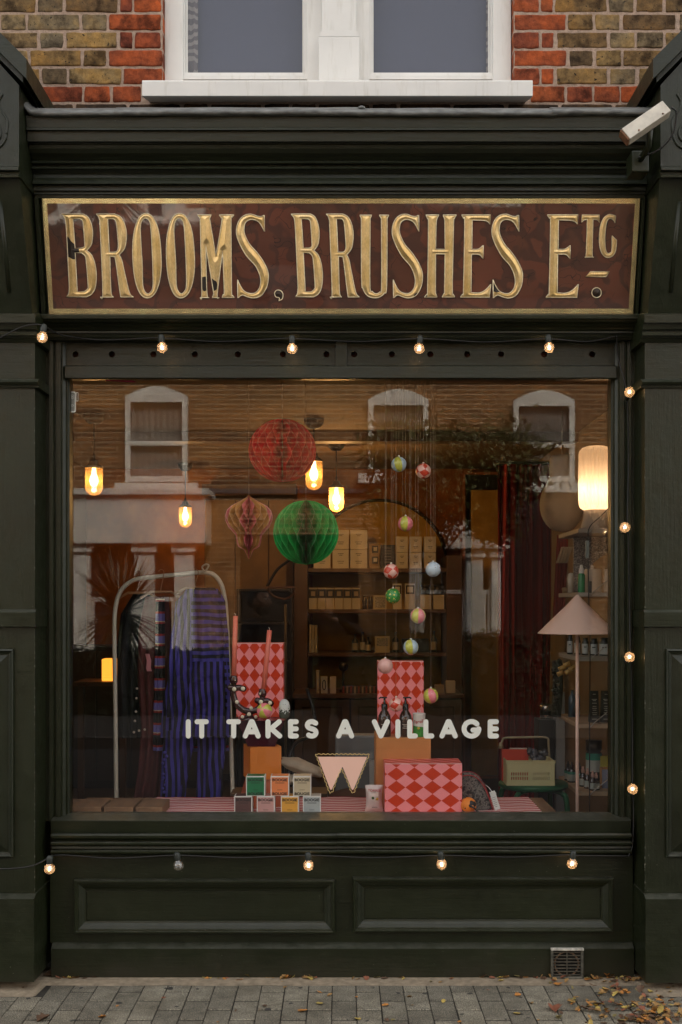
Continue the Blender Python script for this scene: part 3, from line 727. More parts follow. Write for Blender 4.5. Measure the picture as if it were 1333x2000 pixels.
kb = MB(); kb.box(-40, 40, -2.74, -2.60, -.3, -.004, b=.01); kb.box(-40, 40, -8.25, -8.11, -.3, .02, b=.01); struct('kerb', kb, M('granite_kerb', (.07,.066,.06), .8, var=.2, vs=20))
fp = MB(); fp.box(-40, 40, -11.0, -8.26, -.3, .01); struct('far_pavement', fp, M('far_paving', (.032,.030,.026), .85, var=.2, vs=3))

# concrete strip along the foot of the shop
PVC = M('paving_block', (.17,.165,.15), .85, var=.28, vs=260, bump=.7, bs=320, dist=.0025)
def paver_mat():
    m, nt, b = newmat('speckled_paver'); tc = nn(nt, 'ShaderNodeTexCoord'); oi = nn(nt, 'ShaderNodeObjectInfo')
    ad = nn(nt, 'ShaderNodeVectorMath', operation='ADD'); cx = nn(nt, 'ShaderNodeCombineXYZ')
    nt.links.new(math_(nt, 'MULTIPLY', oi.outputs['Random'], 31), cx.inputs[0]); nt.links.new(tc.outputs['Object'], ad.inputs[0]); nt.links.new(cx.outputs[0], ad.inputs[1]); v = ad.outputs[0]
    fine = noise_(nt, v, 230, 3, .75); mid = noise_(nt, v, 22, 5, .6)
    base = ramp_(nt, oi.outputs['Random'], [(0, (.135,.126,.108)), (.5, (.175,.164,.140)), (1, (.215,.200,.168))])
    c = mix_(nt, base, ramp_(nt, fine, [(.38, (.35,.34,.32)), (.5, (.95,.95,.93)), (.62, (2.3,2.2,2.0))]), 1, 'MULTIPLY')
    c = mix_(nt, c, ramp_(nt, mid, [(.3, (.72,.71,.68)), (.7, (1.18,1.17,1.14))]), 1, 'MULTIPLY')
    ge = nn(nt, 'ShaderNodeNewGeometry'); gp = ge.outputs['Position']
    c = mix_(nt, c, ramp_(nt, noise_(nt, gp, 3.4, 5, .65), [(.32, (.58,.56,.52)), (.6, (1.08,1.08,1.06))]), 1, 'MULTIPLY')       # damp stains
    c = mix_(nt, c, (.035,.032,.028), math_(nt, 'GREATER_THAN', noise_(nt, gp, 17, 1, .3), .735))                             # trodden gum
    nt.links.new(c, b.inputs['Base Color']); b.inputs['Roughness'].default_value = .8
    bump_(nt, b, math_(nt, 'ADD', fine, mid), .7, .002); return m
PAVER = paver_mat()
cs_ = MB()
n = 600; vs = []
for i in range(n+1):
    x = -3 + 6*i/n
    e = -.118 + .006*noise.noise(Vector((x*5, 3, 0)))
    if abs(x) > 1.17: e -= .13*min(1, (abs(x)-1.165)*60)
    vs += [(x, .1, .004), (x, e, .0015), (x, e - .002, -.05)]
cs_.add(vs, [(3*i+q, 3*i+q+1, 3*i+q+4, 3*i+q+3) for i in range(n) for q in range(2)], 0, True)
struct('concrete_strip', cs_, M('dusty_concrete', (.21,.17,.12), .9, var=.35, vs=30, bump=.8, bs=110, dist=.004))
pv = MB(); pv.box(-40, 40, -2.60, .05, -.3, -.0035); struct('paving_bed', pv, M('joint_sand', (.022,.019,.014), .95, var=.5, vs=60, bump=.6, bs=300))
pav = MB(); struct_p = None
pave = bpy.data.objects.new('pavement', None); S.collection.objects.link(pave); pave['kind'] = 'structure'
pm_ = []
for i in range(4):
    bm = bmesh.new(); bmesh.ops.create_cube(bm, size=1)
    for v_ in bm.verts: v_.co = Vector((v_.co.x*.0890, v_.co.y*.1915, v_.co.z*.06))
    bmesh.ops.bevel(bm, geom=bm.edges[:], offset=.0022, segments=1, affect='EDGES')
    for v_ in bm.verts: v_.co.z += .0008*noise.noise(v_.co*30 + Vector((i*9, 0, 0)))
    t_ = MB(); t_.bm(bm); pm_.append(t_.mesh('paver', PAVER))
far = MB(); cw, ln = .0929, .2035
for i in range(-60, 61):
    off = 0 if i % 2 else ln/2
    for j in range(13):
        x = i*cw + .012; yc = -.1995 - off - j*ln + (ln/2 if True else 0) - .0
        if abs(x) > 1.16 and yc + .096 > -.256:
            if -.256 - (yc - .0958) > .03:
                m_ = MB(); m_.box(-.0445, .0445, yc - .0958, -.256, -.06, 0, b=.002); o = link('paver', m_.mesh('paver', PAVER), pave, (x, 0, -.0015)) if abs(x) < 1.62 else far.box(x-.0445, x+.0445, yc-.0958, -.256, -.05, -.001)
            continue
        if yc + ln/2 > -.100 : 
            # cut block against the strip
            y1 = -.122; y0_ = yc - .0958
            if y1 - y0_ < .03: continue
            near = abs(x) < 1.62 and y0_ > -.62
            if near:
                m_ = MB(); m_.box(-.045, .045, y0_, y1, -.06, 0, b=.004); o = link('paver', m_.mesh('paver', PAVER), pave, (x, 0, -.0015)); continue
            far.box(x-.045, x+.045, y0_, y1, -.05, -.001); continue
        if abs(x) < 1.62 and yc > -.66:
            o = link('paver', random.choice(pm_), pave, (x + random.uniform(-.001,.001), yc, -.03 + random.uniform(-.0008, .0008)))
            o.rotation_euler = (random.uniform(-.004,.004), random.uniform(-.008,.008), random.uniform(-.004,.004))
        else: far.box(x-.045, x+.045, yc-.099, yc+.099, -.05, random.uniform(-.002,.0005))
fo = link('outer_paving', far.mesh('outer_paving', PAVER), None); fo['kind'] = 'stuff'

# air vent in the plinth
av = thing('air_vent', 'rusty square air vent grille with chipped white top edge, set in the plinth', 'vent', (PX(1108,-.04), -.04, 0))
m_ = MB(); m_.ring(PX(1077,-.05), PX(1140,-.05), PZ(1912,-.05), PZ(1853,-.05), [(0,-.036),(0,-.052),(.004,-.054),(.009,-.052),(.010,-.042)]); part('frame', m_, M('grimy_metal', (.10,.095,.075), .6, .3, var=.6, vs=60), av)
m_ = MB(); m_.box(PX(1077,-.05)-.001, PX(1140,-.05)+.001, -.056, -.040, PZ(1856,-.05), PZ(1852,-.05), b=.001); part('top_edge', m_, M('chipped_white', (.5,.48,.42), .6, var=.5, vs=80), av)
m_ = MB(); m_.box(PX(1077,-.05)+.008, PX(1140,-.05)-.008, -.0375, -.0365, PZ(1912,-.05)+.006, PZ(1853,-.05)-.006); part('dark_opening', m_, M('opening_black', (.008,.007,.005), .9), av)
m_ = MB(); m_.tube([(PX(1108,-.05)+.048*math.cos(a*PI/12), -.0405, PZ(1884,-.05)+.048*math.sin(a*PI/12)) for a in range(24)], .0035, 6, closed=True); part('ring', m_, M('rust', (.16,.10,.06), .8, var=.5, vs=80), av)
for k in range(9):
    z = PZ(1909,-.05) + .008 + k*.0128
    m_ = MB(); m_.box(PX(1077,-.05)+.008, PX(1140,-.05)-.008, -.049, -.043, z, z+.004, b=.001); part('slat', m_, M('vent_metal', (.09,.08,.06), .6, .3, var=.6, vs=70) if k == 0 else bpy.data.materials['vent_metal'], av)
m_ = MB(); m_.box(PX(1108,-.05)-.002, PX(1108,-.05)+.002, -.052, -.048, PZ(1912,-.05)+.006, PZ(1853,-.05)-.006); part('centre_bar', m_, bpy.data.materials['vent_metal'], av)

# security camera
cc = thing('security_camera', 'white rust-edged security camera aimed down from the cornice end', 'security camera', (PX(1262,-.45), -.42, PZ(240,-.45)))
def orient(me, c, rx, ry, rz):
    me.transform(Matrix.Translation(c) @ Matrix.Rotation(rz, 4, 'Z') @ Matrix.Rotation(ry, 4, 'Y') @ Matrix.Rotation(rx, 4, 'X')); return me
CC = Vector((PX(1263,-.5), -.50, PZ(239,-.5)))
WC = M('aged_white_metal', (.60,.56,.48), .5, var=.18, vs=30, bump=.2, bs=40); RU = M('rusty_edge', (.16,.07,.03), .8, var=.6, vs=90)
ang = -math.atan2(66, 96)
m_ = MB(); m_.box(-.094, .086, -.022, .024, -.0255, .0255, b=.003); part('housing', orient(m_.mesh('housing', WC), CC, R(-12), ang, 0), WC, cc)
m_ = MB(); m_.box(-.102, -.0945, -.020, .022, -.0245, .0245, b=.002); part('front_rim', orient(m_.mesh('front_rim', RU), CC, R(-12), ang, 0), RU, cc)
for k in (-.05, .055):
    m_ = MB(); m_.sphere((k, -.0232, -.018), .0035, 10); part('screw', orient(m_.mesh('screw', RU), CC, R(-12), ang, 0), RU, cc)
BLK = M('black_rubber', (.012,.012,.012), .5, var=.1)
m_ = MB(); m_.tube(smooth_path([CC+Vector((.09,-.0,.055)), CC+Vector((.115,.02,.04)), CC+Vector((.105,.04,-.03)), CC+Vector((.06,.07,-.075)), CC+Vector((.0,.11,-.085))], 8), .0035, 8)
part('cable', m_, BLK, cc)
m_ = MB(); m_.tube([CC+Vector((.02,.02,-.01)), CC+Vector((.02,.05,-.07)), CC+Vector((.012,.14,-.085))], .012, 10); m_.box(CC.x-.02, CC.x+.045, CC.y+.13, CC.y+.22, CC.z-.13, CC.z-.05, b=.006)
part('bracket', m_, PAINT, cc)

# ------------------------------------------------------------------ string lights
fl = thing('string_lights', 'black cable of small round clear bulbs looped round the window frame', 'string lights', (0, -.1, PZ(660,-.12)))
def glowmat(name, col, st):
    m = bpy.data.materials.new(name); m.use_nodes = True; nt = m.node_tree; nt.nodes.clear()
    o = nn(nt, 'ShaderNodeOutputMaterial'); e = nn(nt, 'ShaderNodeEmission'); e.inputs[0].default_value = (*col, 1); e.inputs[1].default_value = st; t_ = nn(nt, 'ShaderNodeBsdfTransparent'); a_ = nn(nt, 'ShaderNodeAddShader')
    nt.links.new(e.outputs[0], a_.inputs[0]); nt.links.new(t_.outputs[0], a_.inputs[1]); nt.links.new(a_.outputs[0], o.inputs[0]); return m
FIL = glowmat('lit_filament', (1, .66, .34), 2.2)
BG_ = glassmat('bulb_glass', .16)
nt = BG_.node_tree; tl_ = nn(nt,'ShaderNodeBsdfTranslucent'); tl_.inputs[0].default_value = (1,.8,.6,1); mm = nn(nt,'ShaderNodeMixShader'); mm.inputs[0].default_value = .14
om = [n for n in nt.nodes if n.type == 'OUTPUT_MATERIAL'][0]; src = om.inputs[0].links[0].from_socket; nt.links.new(src, mm.inputs[1]); nt.links.new(tl_.outputs[0], mm.inputs[2]); nt.links.new(mm.outputs[0], om.inputs[0])
FOFF = M('cold_filament', (.5,.5,.48), .3, .6, var=0)
bulbs = [(83,659,-.24,1,0),(317,679,-.12,1,0),(571,681,-.12,1,0),(819,681,-.12,1,0),(1073,679,-.12,1,0),(1230,766,-.10,1,1),(1221,1030,-.10,1,1),(1230,1283,-.10,1,1),(1236,1541,-.12,1,1),(1118,1687,-.12,1,0),(863,1688,-.12,1,0),(603,1690,-.12,1,0),(349,1690,-.12,0,0),(97,1697,-.20,1,0)]
SOCK = M('socket_rubber', (.02,.024,.02), .5, var=.1)
for i, (a, b_, y, lit, side) in enumerate(bulbs):
    c = P(a, b_, y); r = .0208
    ax = Vector((random.uniform(-.15,.15), 0 if not side else .95, 1 if not side else -.35)).normalized()
    if i == 0: ax = Vector((.12, .1, 1)).normalized()
    q = ax.to_track_quat('Z', 'Y').to_matrix().to_4x4()
    m_ = MB(); m_.lathe([(.0001,-r)] + [(r*math.sin(PI*k/14), -r*math.cos(PI*k/14)) for k in range(1, 12)] + [(.011, r*.93), (.010, r*1.15)], n=20)
    me = m_.mesh('bulb', BG_); me.transform(Matrix.Translation(c) @ q); bo = part('bulb', me, BG_, fl)
    m_ = MB()
    pts = [(.0035*math.sin(k*1.9), .0035*math.cos(k*1.9), -.007 + k*.0016) for k in range(9)]
    m_.tube(smooth_path(pts, 3), .0021, 6)
    me = m_.mesh('filament', FIL if lit else FOFF); me.transform(Matrix.Translation(c) @ q); fo_ = part('filament', me, None, fl); fo_.parent = bo
    m_ = MB(); m_.lathe([(.001, r*.95), (.0115, r*.95), (.0125, r*1.1), (.0125, r*2.1), (.009, r*2.5), (.001, r*2.5)], n=14)
    me = m_.mesh('socket', SOCK); me.transform(Matrix.Translation(c) @ q); part('socket', me, SOCK, fl)
    if lit:
        l = bpy.data.lights.new('bulb_light', 'POINT'); l.energy = .008; l.color = (1, .55, .22); l.shadow_soft_size = .012
        lo = bpy.data.objects.new('bulb_light', l); S.collection.objects.link(lo); lo.location = c; 
def wire(pts, k=10, r=.0028): 
    m_ = MB(); m_.tube(smooth_path([P(*p) for p in pts], k), r, 6); part('cable', m_, BLK, fl)
wire([(-60,690,-.21),(0,660,-.225),(40,640,-.236),(66,634,-.24),(84,636,-.24),(110,650,-.14),(130,656,-.07),(200,664,-.06),(300,660,-.075),(330,661,-.075),(430,667,-.06),(555,661,-.075),(590,662,-.075),(700,667,-.06),(800,662,-.075),(840,662,-.075),(950,668,-.06),(1055,662,-.075),(1090,663,-.075),(1150,667,-.06),(1205,656,-.06)])
wire([(1205,656,-.06),(1208,700,-.03),(1222,752,-.045),(1226,790,-.04),(1228,900,-.02),(1226,1010,-.045),(1228,1060,-.03),(1230,1180,-.02),(1232,1270,-.045),(1234,1320,-.03),(1236,1430,-.02),(1236,1528,-.045),(1238,1580,-.04),(1236,1650,-.05),(1228,1672,-.06)])
wire([(1228,1672,-.06),(1130,1671,-.065),(1100,1670,-.065),(1000,1674,-.055),(880,1671,-.065),(850,1671,-.065),(730,1675,-.055),(620,1671,-.065),(590,1671,-.065),(470,1675,-.055),(365,1671,-.065),(330,1671,-.065),(220,1676,-.055),(120,1670,-.07),(96,1676,-.18),(60,1692,-.20),(0,1697,-.2),(-60,1690,-.2)])

# ------------------------------------------------------------------ OPPOSITE SIDE OF THE STREET
RY = -13.3   # main facade of the houses opposite
WR = M('white_render', (.74,.72,.66), .8, var=.1, vs=2)
DW = M('dark_window_glass', (.02,.022,.025), .06, var=0); SLATE = M('roof_slate', (.07,.07,.08), .7, var=.3, vs=4)
CUR = M('net_curtain', (.45,.43,.38), .9, var=.15, vs=3); SHUT = M('louvre_shutter', (.22,.20,.16), .7, var=.1)
def r2(px): return (px - 666.5)/126.0
def rz(py): return CAMZ + (1180 - py)/126.0
def sashwin(root, x0, x1, z0, z1, arch=True, curtain=True):
    m_ = MB(); y = RY + .06
    m_.box(x0, x0+.08, y, y+.09, z0, z1); m_.box(x1-.08, x1, y, y+.09, z0, z1); m_.box(x0+.08, x1-.08, y, y+.09, z0, z0+.09); m_.box(x0+.08, x1-.08, y, y+.09, z1-.09, z1)
    zm = (z0+z1)/2 - .1; m_.box(x0+.08, x1-.08, y, y+.1, zm, zm+.07)
    if arch:
        n = 12; w_ = x1-x0; top = [(x1 - w_*k/n, z1 + .16*math.sin(PI*k/n)) for k in range(n+1)]
        m_.prism_y([(x0, z1+.0005), (x1, z1+.0005)] + top[1:-1], y, y+.09)
    wf = part('window_frame', m_, WR, root)
    g = MB(); g.box(x0+.07, x1-.07, y+.06, y+.065, z0+.08, z1-.08); p_ = part('pane', g, glassmat('far_glass', .1) if 'far_glass' not in bpy.data.materials else bpy.data.materials['far_glass'], root); p_.parent = wf
    if curtain:
        c_ = MB(); n = 60; vs = []
        for k in range(n+1):
            x = x0+.08+(x1-x0-.16)*k/n; yy = y - .022 + .022*math.sin(k*.9) + .008*math.sin(k*2.3); vs += [(x, yy, z0+.08), (x, yy, z1-.05)]
        c_.add(vs, [(2*k, 2*k+2, 2*k+3, 2*k+1) for k in range(n)], 0, True); p_ = part('curtain', c_, CUR, root); p_.parent = wf
    s_ = MB(); s_.box(x0-.16, x1+.16, RY-.05, RY+.2, z0-.17, z0-.02, b=.01); part('window_sill', s_, WR, root)
def bay(root, x0, x1, z0, z1, shut=False, cols=None):
    """projecting ground-floor bay, columns and dark windows"""
    y0, y1 = RY, RY + .75
    m_ = MB(); m_.box(x0-.1, x1+.1, y0, y1+.12, z1-.72, z1, b=.02); m_.box(x0-.16, x1+.16, y0, y1+.2, z1-.001, z1+.1, b=.02); part('bay_fascia', m_, WR, root); m_ = MB()
    m_.box(x0-.12, x1+.12, y0, y1+.14, z0-.14, z0, b=.02); m_.box(x0, x1, y0, y1, 0, z0-.14)
    part('bay', m_, WR, root)
    if cols is None: w_ = x1-x0; cols = [(x0+k*(w_-.26)/3, x0+k*(w_-.26)/3+.26) for k in range(4)]
    for ca, cb in cols:
        m_ = MB(); m_.box(ca, cb, y1-.22, y1, z0, z1-.85, b=.01); m_.box(ca-.04, cb+.04, y1-.24, y1+.05, z1-.85, z1-.7195, b=.02)
        part('column', m_, WR, root)
    for (c0_, c1_), (c2_, c3_) in zip(cols, cols[1:]):
        a, b_ = c1_, c2_
        m_ = MB(); m_.box(a, b_, y1-.14, y1-.13, z0, z1-.72); part('pane', m_, DW if not shut else bpy.data.materials['far_glass'], root)
        m_ = MB(); zm = (z0+z1-.72)/2; m_.box(a, b_, y1-.13, y1-.08, zm, zm+.06); m_.box(a, a+.05, y1-.13, y1-.08, z0, zm); m_.box(b_-.05, b_, y1-.13, y1-.08, z0, zm); part('sash', m_, WR, root)
        if shut:
            m_ = MB(); z = z0+.03
            while z < z1-.75:
                m_.prism_x([(y1-.30, z), (y1-.26, z+.045), (y1-.255, z+.045), (y1-.295, z)], a+.02, b_-.02); z += .06
            part('shutter', m_, SHUT, root)
def house(dx, label, mirror=False, main=False):
    root = thing('terraced_house', label, 'house', (dx, RY, 0))
    m_ = MB(); m_.box(dx-4.6, dx+.0-.003, RY-6, RY, 0, 6.6); part('wall', m_, WB1, root)
    m_ = MB(); m_.box(dx-4.6, dx-.003, RY, RY+.07, rz(962), rz(952), b=.01); part('string_course', m_, SLATE, root)
    m_ = MB(); m_.box(dx-4.6, dx-.003, RY-.3, RY+.25, 6.6, 6.75); part('gutter', m_, WR, root)
    m_ = MB(); m_.prism_x([(RY+.3, 6.7), (RY-3, 8.9), (RY-6.3, 6.7)], dx-4.6, dx-.003); part('roof', m_, SLATE, root)
    m_ = MB(); m_.box(dx-.5, dx+.0-.004, RY-3.4, RY-2.4, 8.2, 9.9); part('chimney', m_, WB1, root)
    return root
h1 = house(.2, 'brown brick terraced house opposite with white bay and net curtained sash window')
sashwin(h1, r2(243), r2(365), rz(940), rz(772)); bay(h1, r2(150), r2(398), rz(1283), rz(975), cols=[(r2(158),r2(190)),(r2(274),r2(312)),(r2(350),r2(386))])
h2 = house(4.8, 'brown brick terraced house opposite with louvre shuttered white bay, behind the small tree')
sashwin(h2, r2(720), r2(838), rz(890)-.25, rz(778), curtain=False); sashwin(h2, r2(1005), r2(1125), rz(940), rz(780), curtain=False); bay(h2, r2(796), r2(972), rz(1245), rz(985), True, cols=[(r2(797),r2(820)),(r2(904),r2(936)),(r2(952),r2(970))])
m_ = MB(); m_.box(r2(725), r2(832), RY+.003, RY+.05, rz(890)-.2, rz(790)); m_.box(r2(1010), r2(1120), RY+.003, RY+.05, rz(935), rz(790)); part('blind', m_, M('pale_blind', (.34,.32,.29), .9, var=.05), h2)
# entrances between
m_ = MB(); m_.box(r2(470), r2(700), RY+.003, RY+.06, 0, 2.6); part('front_door', m_, M('dark_door', (.022,.014,.010), .4), h1)
for dx, lab in ((-4.4, 'brown brick terraced house opposite, beyond the white bay on its left'), (9.4, 'brown brick terraced house opposite, beyond the shuttered bay'), (-9.0, 'brown brick terraced house at the far left end of the terrace')):
    hh = house(dx, lab); sashwin(hh, dx-3.8, dx-2.7, 3.4, 4.8); sashwin(hh, dx-1.6, dx-.5, 3.4, 4.8, curtain=False); bay(hh, dx-4.2, dx-2.1, .75, 3.1)
    m_ = MB(); m_.box(dx-1.5, dx-.6, RY+.003, RY+.06, 0, 2.2); part('front_door', m_, bpy.data.materials['dark_door'], hh)
m_ = MB(); m_.box(r2(984), r2(1160), RY+.003, RY+.10, 0, rz(975)); part('porch_door', m_, bpy.data.materials['dark_door'], h2)
# garden wall and hedge
LEAFD = M('hedge_leaf', (.022,.028,.010), .7, var=.4, vs=6)
LEAFG = M('tree_leaf', (.075,.08,.016), .6, var=.45, vs=3)
def leafcloud(name, n, fn, size, mat, label, cat, base, par=None, seed=1):
    rnd = random.Random(seed); m_ = MB(); vs = []; fs = []
    for i in range(n):
        c = Vector(fn(rnd)); a = Vector((rnd.gauss(0,1), rnd.gauss(0,1), rnd.gauss(0,1))).normalized(); b_ = a.orthogonal().normalized(); b_ = (Matrix.Rotation(rnd.uniform(0, 6.28), 3, a) @ b_); c2 = a.cross(b_)
        s_ = size*rnd.uniform(.6, 1.4); k = len(vs)
        vs += [c - b_*s_, c + c2*s_*.45 , c + b_*s_, c - c2*s_*.45]; fs.append((k, k+1, k+2, k+3))
    m_.add(vs, fs)
    if par: return part(name, m_, mat, par)
    return solo(name, m_, mat, label, cat, base)
def hedgefn(x0, x1, zt):
    def f(r):
        s_ = r.random(); x = r.uniform(x0, x1)
        if s_ < .5: return (x, -10.75 + r.gauss(0,.03), r.uniform(0, zt))
        return (x, r.uniform(-11.2, -10.75), zt + r.gauss(0,.04))
    return f
for i, (x0, x1, zt, lab) in enumerate(((-5.2, -1.2, .82, 'dark clipped hedge in front of the white bay opposite'), (-.4, 5.2, 1.05, 'dark clipped hedge in front of the shuttered bay opposite'), (-10, -5.6, .9, 'dark hedge beyond the cordyline opposite'))):
    hd = thing('hedge', lab, 'hedge', ((x0+x1)/2, -10.95, 0)); m_ = MB(); m_.box(x0, x1, -11.18, -10.78, 0, zt-.03); part('branches', m_, LEAFD, hd)
    leafcloud('foliage', 9000, hedgefn(x0, x1, zt), .035, LEAFD, None, None, None, hd, i)
# small tree
tr = thing('garden_tree', 'small olive green leafy tree in the front garden opposite', 'tree', (1.35, -10.6, 0))
m_ = MB(); m_.tube(smooth_path([(1.35,-10.6,0),(1.38,-10.6,1.2),(1.30,-10.6,2.3),(1.2,-10.6,3.2)], 6), [.03-.001*i for i in range(19)], 10)
for e in ((.9,3.3),(1.9,3.3),(2.1,2.8),(.8,2.9),(1.3,3.6)): m_.tube([(1.3,-10.6,2.1),((1.3+e[0])/2,-10.5,(2.2+e[1])/2+.1),(e[0],-10.5,e[1])], [.016,.010,.005], 7)
part('trunk', m_, M('bark', (.06,.045,.03), .9, var=.3), tr)
cl = []; rnd = random.Random(4)
for i in range(24): cl.append((rnd.uniform(.75, 2.25), -10.6 + rnd.uniform(-.6,.6), rnd.uniform(2.5, 3.65), rnd.uniform(.16,.36)))
def crownfn(r):
    c = r.choice(cl); return (c[0]+r.gauss(0,c[3]*.8), c[1]+r.gauss(0,c[3]*.8), c[2]+r.gauss(0,c[3]*.6))
leafcloud('crown', 30000, crownfn, .045, LEAFG, None, None, None, tr, 9)
# cordyline
co = thing('cordyline_palm', 'spiky dark cordyline with long narrow leaves before the white bay opposite', 'plant', (-3.0, -10.7, 0))
m_ = MB(); m_.tube([(-3.0,-10.7,0),(-2.95,-10.7,1.35)], .07, 10); part('trunk', m_, bpy.data.materials['bark'], co)
m_ = MB(); rnd = random.Random(3)
for i in range(190):
    a = rnd.uniform(0, 2*PI); el = rnd.uniform(-.75, 1.3); L_ = rnd.uniform(.75, 1.15); d = Vector((math.cos(a)*math.cos(el), math.sin(a)*math.cos(el), math.sin(el))); s_ = d.cross(Vector((0,0,1))).normalized()
    if s_.length < .1: s_ = Vector((1,0,0))
    c = Vector((-2.95,-10.7,1.40)); vs = []
    for k in range(5):
        t = k/4; w_ = .030*(1-t)**.7+.001; p_ = c + d*L_*t + Vector((0,0,-.10*t*t*L_)); vs += [p_ - s_*w_, p_ + s_*w_]
    m_.add(vs, [(2*k, 2*k+1, 2*k+3, 2*k+2) for k in range(4)], 0, True)
part('leaves', m_, M('cordyline_leaf', (.03,.035,.015), .5, var=.3), co)

# ================================================================== INSIDE THE SHOP
FZ, CZ = .14, 2.60
RX0, RX1, RYB = -2.05, 1.50, 4.60
WALLM, nt, b = newmat('limewashed_wall'); v = coords(nt)
nt.links.new(mix_(nt, ramp_(nt, noise_(nt, v, 2.2, 6, .65), [(.3, (.15,.052,.014)), (.7, (.32,.115,.026))]), ramp_(nt, noise_(nt, v, 11, 5), [(.3, (.8,.78,.75)), (.7, (1.15,1.15,1.15))]), 1, 'MULTIPLY'), b.inputs['Base Color']); b.inputs['Roughness'].default_value = .85
CEIL = M('ceiling_paint', (.16,.10,.055), .85, var=.12, vs=2)
WOOD = M('brown_wood', (.09,.046,.022), .5, var=.35, vs=6, stretch=(1,1,.12), bump=.2, bs=40)
WOODX = M('rough_timber', (.20,.11,.055), .8, var=.45, vs=14, stretch=(1,.2,1), bump=.8, bs=30, dist=.004)
PINE = M('pale_timber', (.42,.30,.18), .6, var=.25, vs=10, stretch=(.2,1,1))
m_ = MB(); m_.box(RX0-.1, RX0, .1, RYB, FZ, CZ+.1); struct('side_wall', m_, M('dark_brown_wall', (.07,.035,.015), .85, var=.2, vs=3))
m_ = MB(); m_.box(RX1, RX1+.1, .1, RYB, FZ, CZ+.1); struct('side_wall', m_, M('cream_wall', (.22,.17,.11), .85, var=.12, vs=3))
m_ = MB(); m_.box(RX0-.1, RX1+.1, RYB, RYB+.1, FZ, CZ+.1); struct('back_wall', m_, WALLM)
m_ = MB(); m_.box(RX0-.1, RX1+.1, .1, RYB+.1, CZ+.0, CZ+.1); struct('shop_ceiling', m_, CEIL)
m_ = MB(); m_.box(RX0-.1, RX1+.1, .1, RYB+.1, FZ-.1, FZ); struct('shop_floor', m_, M('dark_floor', (.06,.045,.03), .5, var=.3, vs=5))
m_ = MB(); m_.box(RX0-.1, PX(112,.1), .086, .1005, FZ-.1, 3.3); m_.box(PX(1222,.1), RX1+.1, .086, .1005, FZ-.1, 3.3); m_.box(PX(112,.1), PX(1222,.1), .086, .1005, FZ-.1, .605); m_.box(PX(112,.1), PX(1222,.1), .086, .1005, PZ(738,.09)+.01, 3.3)
struct('front_wall_lining', m_, M('lining_dark', (.05,.04,.03), .9))
# ceiling beam and wires
bt = MB(); bt.box(RX0, RX1, 2.6, 2.72, CZ-.06, CZ-.0005); solo('ceiling_batten', bt, WOOD, 'long pale batten fixed across the shop ceiling', 'batten', (0, 2.6, CZ-.06))

MATS = {}
def flat(col, rough=.6, **k):
    key = (tuple(col), rough, tuple(sorted(k.items())))
    if key not in MATS: MATS[key] = M('surface_%d' % len(MATS), col, rough, var=.08, **k)
    return MATS[key]
def bx(name, label, cat, x0, x1, y0, y1, Y, depth, mat, bev=.002, group=None, kind=None, z0=None):
    """a box seen at these pixels with its front at depth Y"""
    m = MB(); zb = PZ(y1, Y) if z0 is None else z0
    m.box(PX(x0,Y), PX(x1,Y), Y, Y+depth, zb, PZ(y0,Y), b=bev)
    base = ((PX(x0,Y)+PX(x1,Y))/2, Y+depth/2, zb)
    return solo(name, m, mat, label, cat, base, group)
def sub(name, parent, x0, x1, y0, y1, Y, mat, th=.0006, label=None):
    m = MB(); m.box(PX(x0,Y), PX(x1,Y), Y-th, Y-.0001, PZ(y1,Y), PZ(y0,Y)); return part(name, m, mat, parent, label=label)
def word(txt, parent, cx, cy, hpx, Y, mat, offset=0, wpx=None, name='print'):
    me = textmesh(txt, hpx/sc_(Y)*1.38, 0, 0, 0, offset=offset*hpx/sc_(Y), extrude=.0002)
    xs_ = [v_.co.x for v_ in me.vertices]; zs_ = [v_.co.z for v_ in me.vertices]
    w_, h_ = max(xs_)-min(xs_), max(zs_)-min(zs_); sx = (wpx/sc_(Y)/w_) if wpx else 1
    me.transform(Matrix.Translation((PX(cx,Y), Y-.0009, PZ(cy,Y))) @ Matrix.Diagonal((sx,1,1,1)) @ Matrix.Translation((-(max(xs_)+min(xs_))/2, 0, -(max(zs_)+min(zs_))/2)))
    return part(name, me, None, parent) if not me.materials.append(mat) else None

INK = flat((.015,.014,.013), .6); CREAMC = flat((.58,.53,.43), .7); BLACKP = flat((.018,.016,.015), .35)
# back of the shop -------------------------------------------------
m_ = MB(); Y = 4.57; c0 = P(742, 1108, Y); r0 = 131/sc_(Y)
pts = [(c0.x + r0*math.cos(PI*k/40), c0.z + r0*math.sin(PI*k/40)) for k in range(41)] + [(c0.x-r0, FZ), (c0.x+r0, FZ)]
m_.prism_y(pts[::-1], Y, RYB-.001); MUST = M('mustard_limewash', (.44,.26,.05), .85, var=.25, vs=5)
struct('painted_arch', m_, MUST)
m_ = MB(); m_.tube([(c0.x + r0*math.cos(PI*k/40), Y-.004, c0.z + r0*math.sin(PI*k/40)) for k in range(41)], .012, 6); struct('arch_edge', m_, M('arch_dark_trim', (.05,.03,.012), .8))  # thin dark trim round the arch
